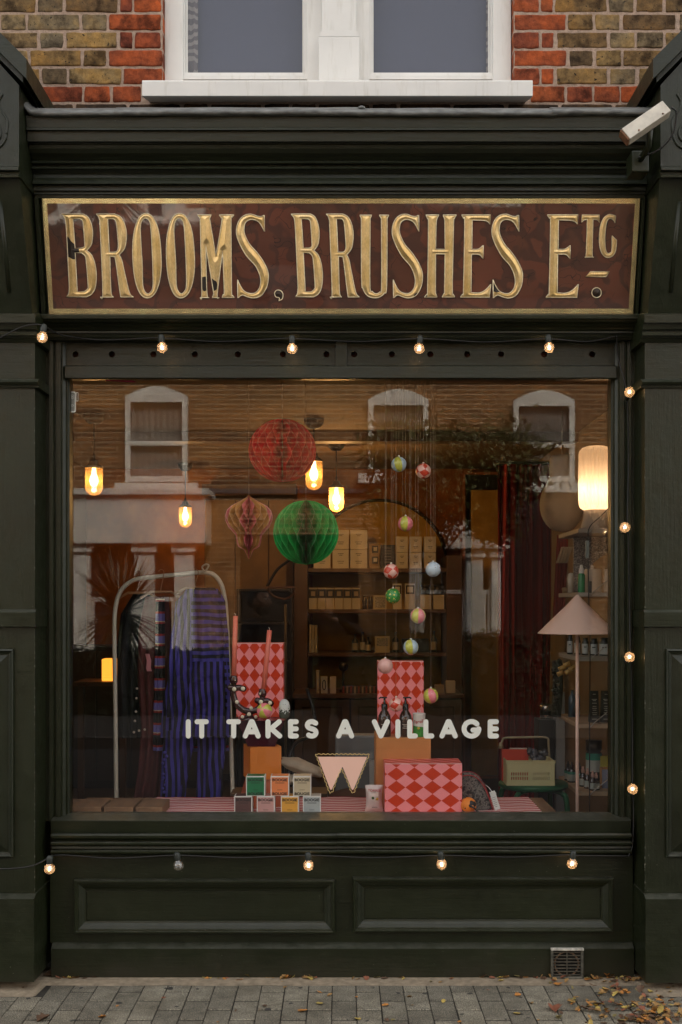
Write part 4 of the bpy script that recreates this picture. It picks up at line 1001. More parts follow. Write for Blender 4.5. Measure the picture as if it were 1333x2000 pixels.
# cupboard
cb = thing('wall_cupboard', 'tall tan panelled cupboard along the back wall, left of the hanging lamps', 'cupboard', (PX(490,4.3), 4.3, FZ))
m_ = MB(); m_.box(PX(400,4.3), PX(574,4.3), 4.3, 4.598, FZ, PZ(974,4.3)); part('carcass', m_, WOOD, cb)
TAN = M('tan_panel', (.22,.135,.06), .7, var=.25, vs=5)
for a, b_ in ((401,459),(461,524),(526,573)):
    m_ = MB(); m_.box(PX(a,4.28), PX(b_,4.28), 4.28, 4.2995, FZ+.05, PZ(977,4.28), b=.003); part('door', m_, TAN, cb)
m_ = MB(); m_.box(PX(395,4.2), PX(578,4.2), 4.2, 4.598, PZ(974,4.2)+.03, PZ(955,4.2)+.04); solo('high_shelf', m_, WOOD, 'dark wooden shelf running above the tan cupboard', 'shelf', (PX(490,4.2), 4.4, PZ(974,4.2)))
dk = thing('added_dark_dresser', 'added near-black open dresser darkening the tan cupboard, beside the wooden upright', 'dresser', (PX(520,3.7), 3.9, FZ))  # made-up dresser, put in to deepen the blacks here
m_ = MB(); m_.box(PX(462,3.7), PX(571,3.7), 3.95, 3.98, FZ, PZ(1150,3.7)); part('back_panel', m_, BLACKP, dk)
for a in (462, 567): m_ = MB(); m_.box(PX(a,3.7), PX(a+4,3.7), 3.7, 3.9495, FZ, PZ(1150,3.7), b=.002); part('side_panel', m_, BLACKP, dk)
for yy in (1150, 1215, 1290, 1365): m_ = MB(); m_.box(PX(466.5,3.7), PX(566.5,3.7), 3.7, 3.9495, PZ(yy+5,3.7), PZ(yy,3.7), b=.002); part('shelf', m_, BLACKP, dk)
sbd = thing('added_dark_sideboard', 'long dark sideboard added to blacken the back wall behind the clothes rail', 'sideboard', (PX(270,3.9), 4.1, FZ))  # made-up sideboard, added to keep the left back of the shop dark
m_ = MB(); m_.box(PX(120,3.9), PX(396,3.9), 3.9, 4.29, FZ, PZ(1262,3.9), b=.004); part('carcass', m_, BLACKP, sbd)
for k in range(4): m_ = MB(); m_.box(PX(124+k*68,3.9), PX(188+k*68,3.9), 3.885, 3.8995, FZ+.06, PZ(1272,3.9), b=.003); part('door', m_, flat((.03,.022,.018), .5), sbd)
# wooden post and shelves
m_ = MB(); m_.box(PX(575,4.05), PX(601,4.05), 4.05, 4.45, FZ, PZ(1080,4.05), b=.004); solo('bookcase_post', m_, WOOD, 'brown wooden upright at the end of the back shelves', 'post', (PX(588,4.05), 4.2, FZ))
shf = thing('back_shelves', 'dark wooden wall shelves of skincare boxes under the mustard arch', 'shelves', (PX(740,4.1), 4.3, FZ))
SHZ = {}
for k, (py, xr) in enumerate(((1110,872),(1190,872),(1275,872))):
    m_ = MB(); z = PZ(py, 4.1); SHZ[py] = z; m_.box(PX(602,4.1), PX(xr,4.1), 4.1, 4.568, z-.028, z, b=.002); part('shelf', m_, WOOD, shf)
m_ = MB(); m_.box(PX(873,4.08), PX(903,4.08), 4.08, 4.598, FZ, PZ(1085,4.08), b=.004); part('upright', m_, WOOD, shf)
def carton(label, x0, x1, y0, y1, Y=4.16, mat=CREAMC, z0=None, depth=.1, group=None, lines=True, cat='box', name='carton'):
    o = bx(name, label, cat, x0, x1, y0, y1, Y, depth, mat, .002, group, z0=z0)
    if lines:
        h = y1-y0; w = x1-x0; cx = (x0+x1)/2
        for f, ww in ((.22,.35),(.30,.2),(.62,.4),(.72,.3)): sub('print', o, cx-w*ww/2, cx+w*ww/2, y0+h*f-.5, y0+h*f+.5, Y, INK)
    return o
z = SHZ[1110]
for i, (a, b_, lab) in enumerate(((613,646,'behind the green paper ball'),(650,682,'second from the green paper ball'),(684.5,717.5,'beside the small square-labelled box'))):
    carton('tall cream carton on the top shelf, '+lab, a, b_, 1073.5, 1110, z0=z)
    if i: carton('cream carton stacked on another, '+lab, a, b_, 1035, 1073, z0=PZ(1073,4.16)+.001)
o = carton('narrow tan box with two black square labels on the top shelf', 721, 741, 1062, 1110, z0=z, lines=False, mat=flat((.28,.19,.1), .7))
for yy in (1066, 1087): sub('square_label', o, 727, 739, yy, yy+14, 4.16, INK); sub('label_centre', o, 730, 737, yy+3, yy+10, 4.159, CREAMC)
o = carton('thick black book with faint lettering on the top shelf', 744, 772, 1064, 1110, z0=z, lines=False, mat=BLACKP, cat='book', name='book')
for k in range(6): sub('print', o, 752, 764, 1070+k*5.5, 1071+k*5.5, 4.16, flat((.25,.22,.18)))
for a, b_, lab in ((774,797,'by the black book'),(801,824,'between two like it'),(829,852,'at the arch end of the shelf')):
    carton('lower grey-cream carton, top shelf, '+lab, a, b_, 1079.5, 1110, z0=z); carton('upper grey-cream carton, top shelf, '+lab, a, b_, 1048, 1079, z0=PZ(1079,4.16)+.001)
z = SHZ[1190]
for i in range(6):
    a = 604 + i*16.8
    o = carton('cream box with a dark upper band, %s of six from the wooden upright' % ('first','second','third','fourth','fifth','last')[i], a, a+15.8, 1148, 1190, z0=z, lines=False, group='row of six banded boxes on the middle shelf', mat=flat((.46,.41,.32), .7))
    sub('dark_band', o, a, a+15.8, 1151, 1168, 4.16, INK); sub('band_label', o, a+4, a+12, 1155, 1164, 4.159, flat((.30,.24,.17)))
for a, lab in ((708, 'nearer the six banded boxes'), (719, 'nearer the gold-framed card')):
    m_ = MB(); c = P(a+5, 1190, 4.2); c.z = z; m_.lathe([(.001,0),(.019,0),(.019,.07),(.012,.085),(.012,.1),(.001,.1)], c, 14); solo('jar', m_, BLACKP, 'small dark jar on the middle shelf, '+lab, 'jar', c)
def framed(label, x0, x1, y0, y1, z0):
    o = bx('framed_card', label, 'card', x0, x1, y0, y1, 4.14, .02, flat((.45,.37,.2), .5), .001, z0=z0)
    sub('picture', o, x0+3, x1-3, y0+3, y1-3, 4.14, M('engraved_print', (.25,.24,.2), .7, var=.8, vs=90) if 'engraved_print' not in bpy.data.materials else bpy.data.materials['engraved_print'])
framed('gilt-edged card with an engraving on the middle shelf', 730, 756, 1163, 1190, z); 
for a, b_, lab in ((768,785,'right beside the gilt-edged card'),(792,811,'second from the gilt-edged card')):
    o = carton('pale box with a square window on the middle shelf, '+lab, a, b_, 1140, 1190, z0=z, lines=False); sub('dark_band', o, a+1, b_-1, 1143, 1160, 4.16, INK if a > 790 or 1 else INK); sub('band_label', o, a+4, b_-4, 1146, 1157, 4.159, CREAMC)
for a, b_, lab in ((821,842,'left of its twin'),(847,868,'at the shelf end')):
    o = carton('brown box with a black jar pictured on the middle shelf, '+lab, a, b_, 1162, 1190, z0=z, lines=False)
    m_ = MB(); c = P((a+b_)/2, 1161, 4.2); m_.lathe([(.001,0),(.036,0),(.036,.045),(.030,.052),(.037,.056),(.037,.075),(.001,.075)], c, 18); solo('black_jar', m_, BLACKP, 'squat black jar standing on the brown box, '+lab, 'jar', c)
z = SHZ[1275]
for i in range(3): bx('magazine', 'cream-spined magazine standing on the lowest shelf, %s of three' % ('nearest the post', 'middle', 'furthest from the post')[i], 'magazine', 604.5+i*5.4, 609+i*5.4, 1220+i, 1275, 4.15, .18, flat((.36,.31,.23), .8), .001, z0=z)
for a, h_, lab in ((694,36,'nearest the magazines'),(709,40,'second from the magazines'),(773,40,'silver labelled and alone'),(848,42,'with a red top label'),(716+3,30,'short')):
    m_ = MB(); c = P(a, 1275, 4.2); c.z = z; hh = h_/sc_(4.2); m_.lathe([(.001,0),(.024,0),(.024,hh*.62),(.010,hh*.75),(.010,hh),(.001,hh)], c, 16)
    o = solo('bottle', m_, BLACKP, 'dark bottle on the lowest shelf, '+lab, 'bottle', c); m_ = MB(); m_.lathe([(.0245,hh*.12),(.0245,hh*.5)], c, 16); part('paper_label', m_, flat((.34,.3,.22)), o)
framed('small yellowed card leaning on the lowest shelf', 733, 762, 1243, 1265, z); bx('black_box', 'flat black box on the lowest shelf beside the labelled bottle', 'box', 786, 838, 1248, 1275, 4.2, .1, BLACKP, z0=z)
# counter
ct = thing('shop_counter', 'brown panelled wooden counter below the back shelves', 'counter', (PX(740,3.5), 3.8, FZ))
m_ = MB(); m_.box(PX(572,3.5), PX(906,3.5), 3.5, 4.05, PZ(1364,3.5), PZ(1356,3.5), b=.003); part('worktop', m_, WOOD, ct)
for i in range(3):
    a = 577 + i*109; m_ = MB(); m_.ring(PX(a,3.55), PX(a+106,3.55), FZ, PZ(1366,3.55), [(0,3.56),(0,3.53),(.05,3.53),(.052,3.545),(.06,3.545)]); m_.box(PX(a,3.55)+.055, PX(a+106,3.55)-.055, 3.545, 3.56, FZ+.05, PZ(1366,3.55)-.05); part('panel', m_, M('counter_wood', (.10,.055,.025), .5, var=.3, vs=5, stretch=(1,1,.1)) if i == 0 else bpy.data.materials['counter_wood'], ct)
m_ = MB(); m_.box(PX(577,3.55), PX(901,3.55), 3.561, 4.0, FZ, PZ(1365,3.55)); part('carcass', m_, BLACKP, ct)
zc = PZ(1356, 3.55)
o = bx('phone_box', 'white slim box with an oval loop printed on it, on the counter', 'box', 627, 640, 1322, 1356, 3.58, .05, flat((.45,.43,.38)), z0=zc); 
m_ = MB(); m_.tube([(PX(633.5,3.57)+.012*math.cos(k*PI/8), 3.578, PZ(1338,3.57)+.035*math.sin(k*PI/8)) for k in range(16)], .003, 5, closed=True); part('print', m_, INK, o)
bx('card_box', 'slim pinkish card box on the counter, next to the white one', 'box', 645, 657, 1322, 1356, 3.58, .05, flat((.5,.42,.35)), z0=zc)
m_ = MB(); m_.box(PX(668,3.6), PX(736,3.6), 3.6, 3.75, zc, zc+.05, b=.01)
o = solo('striped_basket', m_, flat((.05,.035,.025)), 'low basket with red and cream stripes on the counter', 'basket', (PX(702,3.6), 3.67, zc))
for k in range(9): sub('stripe', o, 669.5+k*7.5, 673+k*7.5, 1340, 1355, 3.6, flat((.35,.25,.15)) if k % 2 else flat((.25,.05,.03)))
for i, (a, b_, t_) in enumerate(((618,624,1310),(745,752,1322),(850,868,1338),(872,890,1330))):
    bx('tin', ('small pale tin on the counter near the post','small dark tin beside the striped basket','flat pale tin stack on the counter by the upright','round-edged cream tin at the counter end')[i], 'tin', a, b_, t_, 1356, 3.62, .06, (flat((.4,.36,.3)), BLACKP, flat((.34,.3,.24)), CREAMC)[i], .004, z0=zc)
# brush on counter
m_ = MB(); m_.sphere(P(671,1302,3.7), .035, 14); m_.tube([P(671,1310,3.7), P(671,1350,3.7)+Vector((0,0,.0))], .009, 8); c = P(671,1356,3.7); m_.lathe([(.03,0),(.03,.02),(.001,.03)], (c.x, c.y, zc), 12)
solo('round_brush', m_, BLACKP, 'round-headed black brush standing up on the counter', 'brush', (c.x, c.y, zc))
# mustard door and dark header
dd = thing('inner_door', 'mustard painted inner door with a dark opening over it, near the red curtain', 'door', (PX(940,4.4), 4.4, FZ))
m_ = MB(); m_.box(PX(921,4.4), PX(974,4.4), 4.4, 4.44, FZ, PZ(957,4.4), b=.004); part('door_leaf', m_, MUST, dd)
m_ = MB(); m_.ring(PX(904,4.38), PX(978,4.38), FZ, PZ(922,4.38), [(0,4.598),(0,4.37),(.02,4.37),(.02,4.598)]); part('frame', m_, M('orange_brown_gloss', (.28,.10,.03), .5, var=.2), dd)
m_ = MB(); m_.box(PX(907,4.41), PX(973,4.41), 4.41, 4.43, PZ(955,4.41), PZ(925,4.41)); part('dark_light', m_, BLACKP, dd)
# red curtain
m_ = MB(); n = 90; vs = []; Y = 3.0; xa, xb = PX(974,Y), PX(1075,Y)
for k in range(n+1):
    t = k/n; x = xa+(xb-xa)*t; y = Y + .030*math.sin(t*38) + .014*math.sin(t*91+1)
    for q in range(5): vs.append((x + .01*math.sin(q+t*30), y*1.0 + (.02*math.sin(t*50+q) if q else 0), FZ + (CZ-.16-FZ)*q/4))
m_.add(vs, [(5*k+q, 5*k+5+q, 5*k+6+q, 5*k+1+q) for k in range(n) for q in range(4)], 0, True)
solo('red_curtain', m_, M('red_velvet', (.24,.012,.012), .9, var=.35, vs=9, stretch=(1,1,.1)), 'floor-length dark red curtain hanging at the back of the shop', 'curtain', (PX(1020,3), 3, FZ))
m_ = MB(); m_.tube([(PX(968,3),3,CZ-.15),(PX(1090,3),3,CZ-.15)], .012, 8); solo('curtain_rail', m_, BLACKP, 'dark rail carrying the red curtain', 'rail', (PX(1020,3), 3, CZ-.15))
# dark hanging banner of scarves beside curtain
for i, (a, b_, t_, d_, col, lab) in enumerate(((1078,1100,1045,1240,(.22,.03,.02),'red cloth hanging under the pale gourd shade'),(1086,1108,1068,1100,(.45,.40,.32),'white paper tag hanging beside the red cloth'))):
    Y = 1.75 - i*.03; m_ = MB(); n = 14; vs = []
    for k in range(n+1):
        x = PX(a,Y)+(PX(b_,Y)-PX(a,Y))*k/n; vs += [(x+.03, Y+.008*math.sin(k*1.7), PZ(t_,Y)), (x, Y+.012*math.sin(k*1.7), PZ(d_,Y))]
    m_.add(vs, [(2*k,2*k+2,2*k+3,2*k+1) for k in range(n)], 0, True); solo('hanging_cloth' if i == 0 else 'paper_tag', m_, flat(col, .9), lab, 'cloth' if i == 0 else 'tag', (PX(a,Y), Y, PZ(d_,Y)))
# pale gourd shade
Y = 1.8; c = P(1098, 985, Y); s_ = sc_(Y)
m_ = MB(); r_ = 43/s_; pf = [(.002,-r_*1.25)] + [(r_*math.sin(PI*k/16), -r_*1.28*math.cos(PI*k/16)) for k in range(2, 13)] + [(24/s_, 55/s_), (24/s_, 88/s_), (20/s_, 95/s_), (.002, 97/s_)]
m_.lathe(pf, c, 32); m_.tube([c+Vector((0,0,97/s_)), (c.x, c.y, CZ)], .003, 6); solo('gourd_shade', m_, M('unlit_paper', (.50,.44,.34), .8, var=.12, vs=12), 'large pale unlit gourd-shaped paper shade left of the glowing lantern', 'lampshade', (c.x, c.y, c.z-r_*1.25))

# pendants
AMB = bpy.data.materials.new('amber_jar_glass'); AMB.use_nodes = True; nt = AMB.node_tree; nt.nodes.clear()
o_ = nn(nt,'ShaderNodeOutputMaterial'); tr_ = nn(nt,'ShaderNodeBsdfTransparent'); tl = nn(nt,'ShaderNodeBsdfTranslucent'); gl = nn(nt,'ShaderNodeBsdfGlossy'); m1 = nn(nt,'ShaderNodeMixShader'); m2 = nn(nt,'ShaderNodeMixShader')
tr_.inputs[0].default_value = (1,.82,.5,1); tl.inputs[0].default_value = (.42,.22,.06,1); gl.inputs['Roughness'].default_value = .1; m1.inputs[0].default_value = .22; m2.inputs[0].default_value = .06
nt.links.new(tr_.outputs[0], m1.inputs[1]); nt.links.new(tl.outputs[0], m1.inputs[2]); nt.links.new(m1.outputs[0], m2.inputs[1]); nt.links.new(gl.outputs[0], m2.inputs[2]); nt.links.new(m2.outputs[0], o_.inputs[0])
HOT = glowmat('hot_bulb', (1,.78,.46), 2)
IRON = M('black_iron', (.018,.016,.014), .5, .5, var=.2)
for i, (cx, t_, d_, w_, Y, lab) in enumerate(((184,913,968,34,1.93,'over the clothes rail'),(362.5,990,1030,25,4.25,'the smallest and furthest back'),(613.5,900,957,33,2.1,'half hidden by the red paper ball'),(657.5,952,1000,29,3.08,'over the green paper ball'))):
    s_ = sc_(Y); r_ = w_/2/s_; zt, zb = PZ(t_,Y), PZ(d_,Y); x = PX(cx,Y)
    p_ = thing('pendant_lamp', 'lit glass jar pendant lamp with black cap, '+lab, 'pendant lamp', (x, Y, zb))
    m_ = MB(); h = zt-zb; m_.lathe([(.0005, 0)] + [(r_*math.sin(PI/2*k/7), r_*(1-math.cos(PI/2*k/7))) for k in range(1, 8)] + [(r_, h)], (x,Y,zb), 24); part('glass_jar', m_, AMB, p_)
    m_ = MB(); m_.lathe([(.001,h+.07),(.008,h+.07),(.010,h+.045),(r_*.45,h+.042),(r_*.55,h+.022),(r_*1.04,h+.004),(r_*1.04,h-.004),(.001,h-.003)], (x,Y,zb), 24); part('cap', m_, IRON, p_)
    m_ = MB(); m_.lathe([(.0005,h*.34),(.016,h*.38),(.025,h*.50),(.023,h*.62),(.013,h*.76),(.010,h-.004)], (x,Y,zb), 16); part('bulb', m_, HOT, p_)
    m_ = MB(); m_.tube([(x,Y,zt+.06),(x,Y,CZ-.04)], .004, 6); part('cable', m_, IRON, p_)
    m_ = MB(); m_.lathe([(.001,-.06),(.03,-.055),(.055,-.03),(.06,0),(.001,0)], (x,Y,CZ-.0005), 20); part('ceiling_rose', m_, IRON, p_)
    l = bpy.data.lights.new('pendant_light','POINT'); l.energy = (.7, .8, .7, 3.8)[i]; l.color = (1,.64,.33); l.shadow_soft_size = .022
    lo = bpy.data.objects.new('pendant_light', l); S.collection.objects.link(lo); lo.location = (x,Y,zb+h*.5)
# small glowing cube lamp
Y = 3.2; m_ = MB(); m_.box(PX(199,Y), PX(223,Y), Y, Y+.12, PZ(1330,Y), PZ(1287,Y), b=.006)
solo('cube_lamp', m_, glowmat('amber_cube', (1,.32,.03), .22), 'small glowing amber cube lamp on a low dark table', 'lamp', (PX(211,Y), Y+.06, PZ(1330,Y)))
m_ = MB(); zz = PZ(1330,Y); m_.box(PX(150,Y), PX(240,Y), Y-.1, Y+.3, zz-.03, zz-.0005); 
o = solo('low_table', m_, WOOD, 'dark low table under the glowing cube lamp', 'table', (PX(195,Y), Y, FZ))
for a in (152, 234): m_ = MB(); m_.box(PX(a,Y), PX(a,Y)+.04, Y, Y+.04, FZ, zz-.03); part('leg', m_, WOOD, o)

# ---------------------------------------------------------------- window bench
BZ = .622
wbn = thing('display_bench', 'low plank display bench just behind the window glass', 'bench', (0, .35, FZ))
x = PX(118,.1); i = 0
while x < .87:
    m_ = MB(); m_.box(x, x+.128, .10, .62, BZ-.03, BZ-.003, b=.002); part('plank', m_, WOODX, wbn); x += .131
m_ = MB(); m_.box(-1.1, .86, .12, .14, FZ, BZ-.03); m_.box(-1.1, .86, .58, .60, FZ, BZ-.03); part('frame', m_, BLACKP, wbn)
for i, (a, b_) in enumerate(((120,198),(203,260),(265,318))):
    m_ = MB(); m_.box(PX(a,.13), PX(b_,.13), .13, .335, BZ-.003, PZ(1576,.13), b=.004); solo('timber_block', m_, WOODX, 'rough brown timber block on the bench, '+('at the window corner','middle of three','partly under the striped cloth')[i], 'timber block', ((PX(a,.13)+PX(b_,.13))/2, .23, BZ-.003))
# striped cloth
m, nt, b = newmat('red_striped_cotton'); tc = nn(nt,'ShaderNodeTexCoord'); sp = nn(nt,'ShaderNodeSeparateXYZ'); nt.links.new(tc.outputs['Object'], sp.inputs[0])
st = math_(nt,'FRACT', math_(nt,'MULTIPLY', math_(nt,'ADD', sp.outputs[1], 3), 1/.042))
nt.links.new(mix_(nt, (.52,.03,.05), (.85,.66,.60), math_(nt,'GREATER_THAN', st, .52)), b.inputs['Base Color']); b.inputs['Roughness'].default_value = .9
m_ = MB(); nx, ny = 80, 14; vs = []
for j in range(ny+1):
    y = .105 + (.60-.105)*j/ny
    for i in range(nx+1):
        x = -.842 + 1.70*i/nx; bumpz = .0035*noise.noise(Vector((x*9, y*3, 0))) + .002*noise.noise(Vector((x*25, y*6, 4)))
        vs.append((x, y + .004*noise.noise(Vector((x*8, 2, 1))), BZ + .003 + bumpz))
m_.add(vs, [(j*(nx+1)+i, j*(nx+1)+i+1, (j+1)*(nx+1)+i+1, (j+1)*(nx+1)+i) for j in range(ny) for i in range(nx)], 0, True)
solo('striped_cloth', m_, m, 'red and white striped cotton cloth spread over the window bench', 'cloth', (0, .35, BZ))
TZ = BZ + .005

# harlequin boxes: printed wrapping paper
def harlequin(name, w, h, red=(.58,.040,.008), pink=(.86,.27,.28)):
    m, nt, b = newmat(name); tc = nn(nt,'ShaderNodeTexCoord'); sp = nn(nt,'ShaderNodeSeparateXYZ'); nt.links.new(tc.outputs['Object'], sp.inputs[0])
    u = math_(nt,'DIVIDE', math_(nt,'ADD', sp.outputs[0], sp.outputs[1]), w); v_ = math_(nt,'DIVIDE', sp.outputs[2], h)
    a = math_(nt,'FLOOR', math_(nt,'ADD', u, v_)); c = math_(nt,'FLOOR', math_(nt,'SUBTRACT', u, v_))
    k = math_(nt,'MODULO', math_(nt,'ABSOLUTE', math_(nt,'ADD', math_(nt,'ADD', a, c), 200)), 2)
    nt.links.new(mix_(nt, red, pink, k), b.inputs['Base Color']); b.inputs['Roughness'].default_value = .38; b.inputs['Specular IOR Level'].default_value = .35
    return m
def hbox(label, x0, x1, y0, Y, z0, depth, w, h, sx=0, rz_=0):
    X0, X1 = PX(x0,Y), PX(x1,Y); m_ = MB(); hh = PZ(y0,Y)-z0; ww = X1-X0; m_.box(-ww/2, ww/2, 0, depth, 0, hh, b=.0015)
    me = m_.mesh('harlequin_box', harlequin('harlequin_paper', w, h)); o = link('harlequin_box', me, None, ((X0+X1)/2, Y, z0)); o.rotation_euler.z = rz_; WB[o.name] = Vector(o.location)
    tag(o, label, 'gift box'); m2 = MB(); m2.box(-ww/2, ww/2, -.0006, -.0001, hh-.0030, hh-.0006)
    ed = link('lid_edge', m2.mesh('lid_edge', flat((.7,.5,.48))), o); return o
ZP = PZ(1405, .34)      # top of the plum bowl stand
ZO = PZ(1441, .30)      # top of the orange plinth
hbox('tall red and pink diamond patterned box standing behind the two candles', 462, 554, 1256, .44, ZP, .10, .0465, .0620)
hbox('tall red and pink diamond patterned box standing behind the pump bottles', 738, 828, 1291, .46, ZO, .08, .0465, .0620)
hbox('wide red and pink diamond patterned box lying on the striped cloth', 752, 903, 1491, .16, TZ, .16, .0760, .0560)
# stacked display stands
def frust(r0_, r1_, z0, z1, c, rot, n=4, k=8, curve=0):
    m_ = MB(); pr = []
    for q in range(k+1):
        t = q/k; r_ = r0_+(r1_-r0_)*t - curve*math.sin(PI*t); pr.append((r_, z0+(z1-z0)*t))
    vs = []; fs = []
    for r_, z in pr:
        for j in range(n): a = rot + 2*PI*j/n; vs.append((c[0]+r_*math.cos(a), c[1]+r_*math.sin(a), z))
    fs = [(i*n+j, i*n+(j+1)%n, (i+1)*n+(j+1)%n, (i+1)*n+j) for i in range(k) for j in range(n)] + [tuple(range(n))[::-1], tuple(range(k*n, k*n+n))]
    m_.add(vs, fs); return m_
cst = (PX(511.5,.36), .40); rr = R(62)
z1_, z2_, z3_ = PZ(1521,.36), PZ(1457,.36), ZP
solo('terracotta_stand', frust(.125, .085, TZ, z1_-.0005, cst, rr, 4), M('terracotta_lacquer', (.42,.09,.03), .4, var=.1), 'flared terracotta base under the orange block', 'display stand', (cst[0], cst[1], TZ))
solo('orange_block', frust(.098, .098, z1_, z2_-.0005, cst, rr, 4), M('orange_lacquer', (.62,.19,.025), .45, var=.06), 'bright orange block between terracotta base and plum bowl', 'display stand', (cst[0], cst[1], z1_))
solo('plum_stand', frust(.085, .150, z2_, z3_-.0005, cst, R(45), 4, curve=.004), M('plum_lacquer', (.055,.010,.020), .25, var=.1), 'dark plum flared stand holding the brown candelabra', 'display stand', (cst[0], cst[1], z2_))
bx('orange_plinth', 'tan orange cardboard plinth under the pump bottles', 'plinth', 735, 842, 1441, 1580, .30, .28, M('tan_orange_card', (.50,.20,.055), .6, var=.06), .002, z0=TZ)
# candelabra
BR = M('brown_glazed_ceramic', (.040,.012,.012), .12, var=.15, coat=.6); DOT = M('cream_glaze', (.72,.66,.50), .3, var=.05)
cl_ = thing('candelabra', 'glossy dark brown curved candelabra with big cream dots', 'candlestick', (PX(487,.33), .33, ZP))
Y = .30; m_ = MB(); s_ = sc_(Y); u = 1/s_
def pp(x, y, dy=0): return P(x, y, Y+dy)
m_.tube(smooth_path([pp(457,1340), pp(456,1356), pp(462,1374), pp(475,1386), pp(490,1389), pp(505,1384), pp(512,1372), pp(512,1362)], 6), 6.3*u, 12)
m_.tube(smooth_path([pp(450,1342), pp(457,1345), pp(466,1343), pp(476,1345)], 5), 6.2*u, 10); m_.sphere(pp(450,1343), 6.2*u, 12); m_.sphere(pp(476,1345), 6.4*u, 12)
m_.tube(smooth_path([pp(503,1368), pp(512,1371), pp(522,1369), pp(529,1373)], 5), 6.2*u, 10); m_.sphere(pp(503,1368), 6.2*u, 12); m_.sphere(pp(529,1374), 6.6*u, 12)
for a, b_ in ((457,1328),(513,1354)):
    c = pp(a, b_); m_.lathe([(.001,-9*u),(5*u,-9*u),(8.2*u,-3*u),(8*u,2*u),(6.6*u,6*u),(6.6*u,8.5*u),(4.8*u,8.5*u),(4.8*u,5*u),(.001,5*u)], c, 18)
c = pp(487, 1390); m_.lathe([(5*u,0),(6*u,-4*u),(10*u,-9*u),(17*u,-13*u),(17.5*u,-15.2*u),(.001,-15.2*u)], c, 20)
part('stem', m_, BR, cl_)
for a, b_, r_ in ((457,1329,4.2),(458,1346,4.2),(475,1345,4.2),(463,1371,3.8),(491,1383,3.6),(487,1395,4),(474,1400,3.4),(500,1400,3.4),(511,1355,4),(510,1371,4.2),(528,1373,3.9)):
    m_ = MB(); dy = -.0155 if b_ < 1390 else -.028; m_.sphere(P(a, b_, Y+dy+.0015), r_*u, 12); me = m_.mesh('dot', DOT); c0 = P(a,b_,Y+dy+.0015)
    me.transform(Matrix.Translation(c0) @ Matrix.Diagonal((1,.35,1,1)) @ Matrix.Translation(-c0)); part('dot', me, DOT, cl_)
CND = M('coral_wax', (.70,.17,.11), .45, var=.06, trans=.2)
for i, (xa, ya, xb, yb, lab) in enumerate(((457,1324,460.5,1203,'upright coral taper candle, the taller of two in the candelabra'),(515,1349,527,1231,'leaning coral taper candle in the lower cup of the candelabra'))):
    a_, b__ = P(xa,ya,Y), P(xb,yb,Y-.0); m_ = MB(); m_.tube([a_, a_.lerp(b__,.5), b__], [4.9*u,4.9*u,4.6*u], 16); o = solo('taper_candle', m_, CND, lab, 'candle', a_)
    d = (b__-a_).normalized(); m_ = MB(); m_.tube([b__-d*.001, b__+d*.008, b__+d*.012+Vector((-.006,0,.001))], .0012, 5); part('wick', m_, flat((.7,.65,.55)), o)
# decorated balls --------------------------------------------------
def ball_mat(kind, c1, c2, i=0):
    m, nt, b = newmat('bauble_'+kind); tc = nn(nt,'ShaderNodeTexCoord'); sp = nn(nt,'ShaderNodeSeparateXYZ'); nt.links.new(tc.outputs['Object'], sp.inputs[0])
    ang = math_(nt,'ARCTAN2', sp.outputs[1], sp.outputs[0])
    if kind == 'segments':
        f = math_(nt,'FRACT', math_(nt,'ADD', math_(nt,'MULTIPLY', ang, 3/(2*PI)), 1.25)); k = math_(nt,'GREATER_THAN', f, .5)
    elif kind == 'diamonds':
        u_ = math_(nt,'MULTIPLY', ang, 4/PI*.5*2/2); h = math_(nt,'MULTIPLY', sp.outputs[2], 1/.0335*.98)
        a = math_(nt,'FLOOR', math_(nt,'ADD', u_, h)); c = math_(nt,'FLOOR', math_(nt,'SUBTRACT', u_, h))
        k = math_(nt,'MODULO', math_(nt,'ADD', math_(nt,'ADD', a, c), 20), 2)
    elif kind == 'dots':
        vo = nn(nt,'ShaderNodeTexVoronoi'); vo.inputs['Scale'].default_value = 62; vo.inputs['Randomness'].default_value = .35; nt.links.new(tc.outputs['Object'], vo.inputs['Vector']); k = math_(nt,'LESS_THAN', vo.outputs['Distance'], .27)
    else:
        k = math_(nt,'GREATER_THAN', noise_(nt, tc.outputs['Object'], 45, 2), .66)
    c = mix_(nt, c1, c2, k)
    c = mix_(nt, c, (.9,.87,.8), math_(nt,'GREATER_THAN', noise_(nt, tc.outputs['Object'], 210, 2), .70))
    nt.links.new(c, b.inputs['Base Color']); b.inputs['Roughness'].default_value = .3; b.inputs['Coat Weight'].default_value = .5; return m
YLW, SKY, PNK, REDC, PAL = (.56,.56,.08), (.45,.58,.66), (.82,.22,.26), (.62,.05,.02), (.85,.48,.40)
BMt = {'yb': ball_mat('segments', YLW, SKY), 'py': ball_mat('segments', PNK, YLW), 'rd': ball_mat('diamonds', REDC, PAL), 'gd': ball_mat('dots', (.02,.26,.04), (.7,.6,.1)), 'wb': ball_mat('motif', (.55,.66,.74), (.30,.05,.05)), 'pp': ball_mat('motif', (.80,.45,.40), (.72,.42,.25))}
STR = flat((.45,.33,.24), .8)
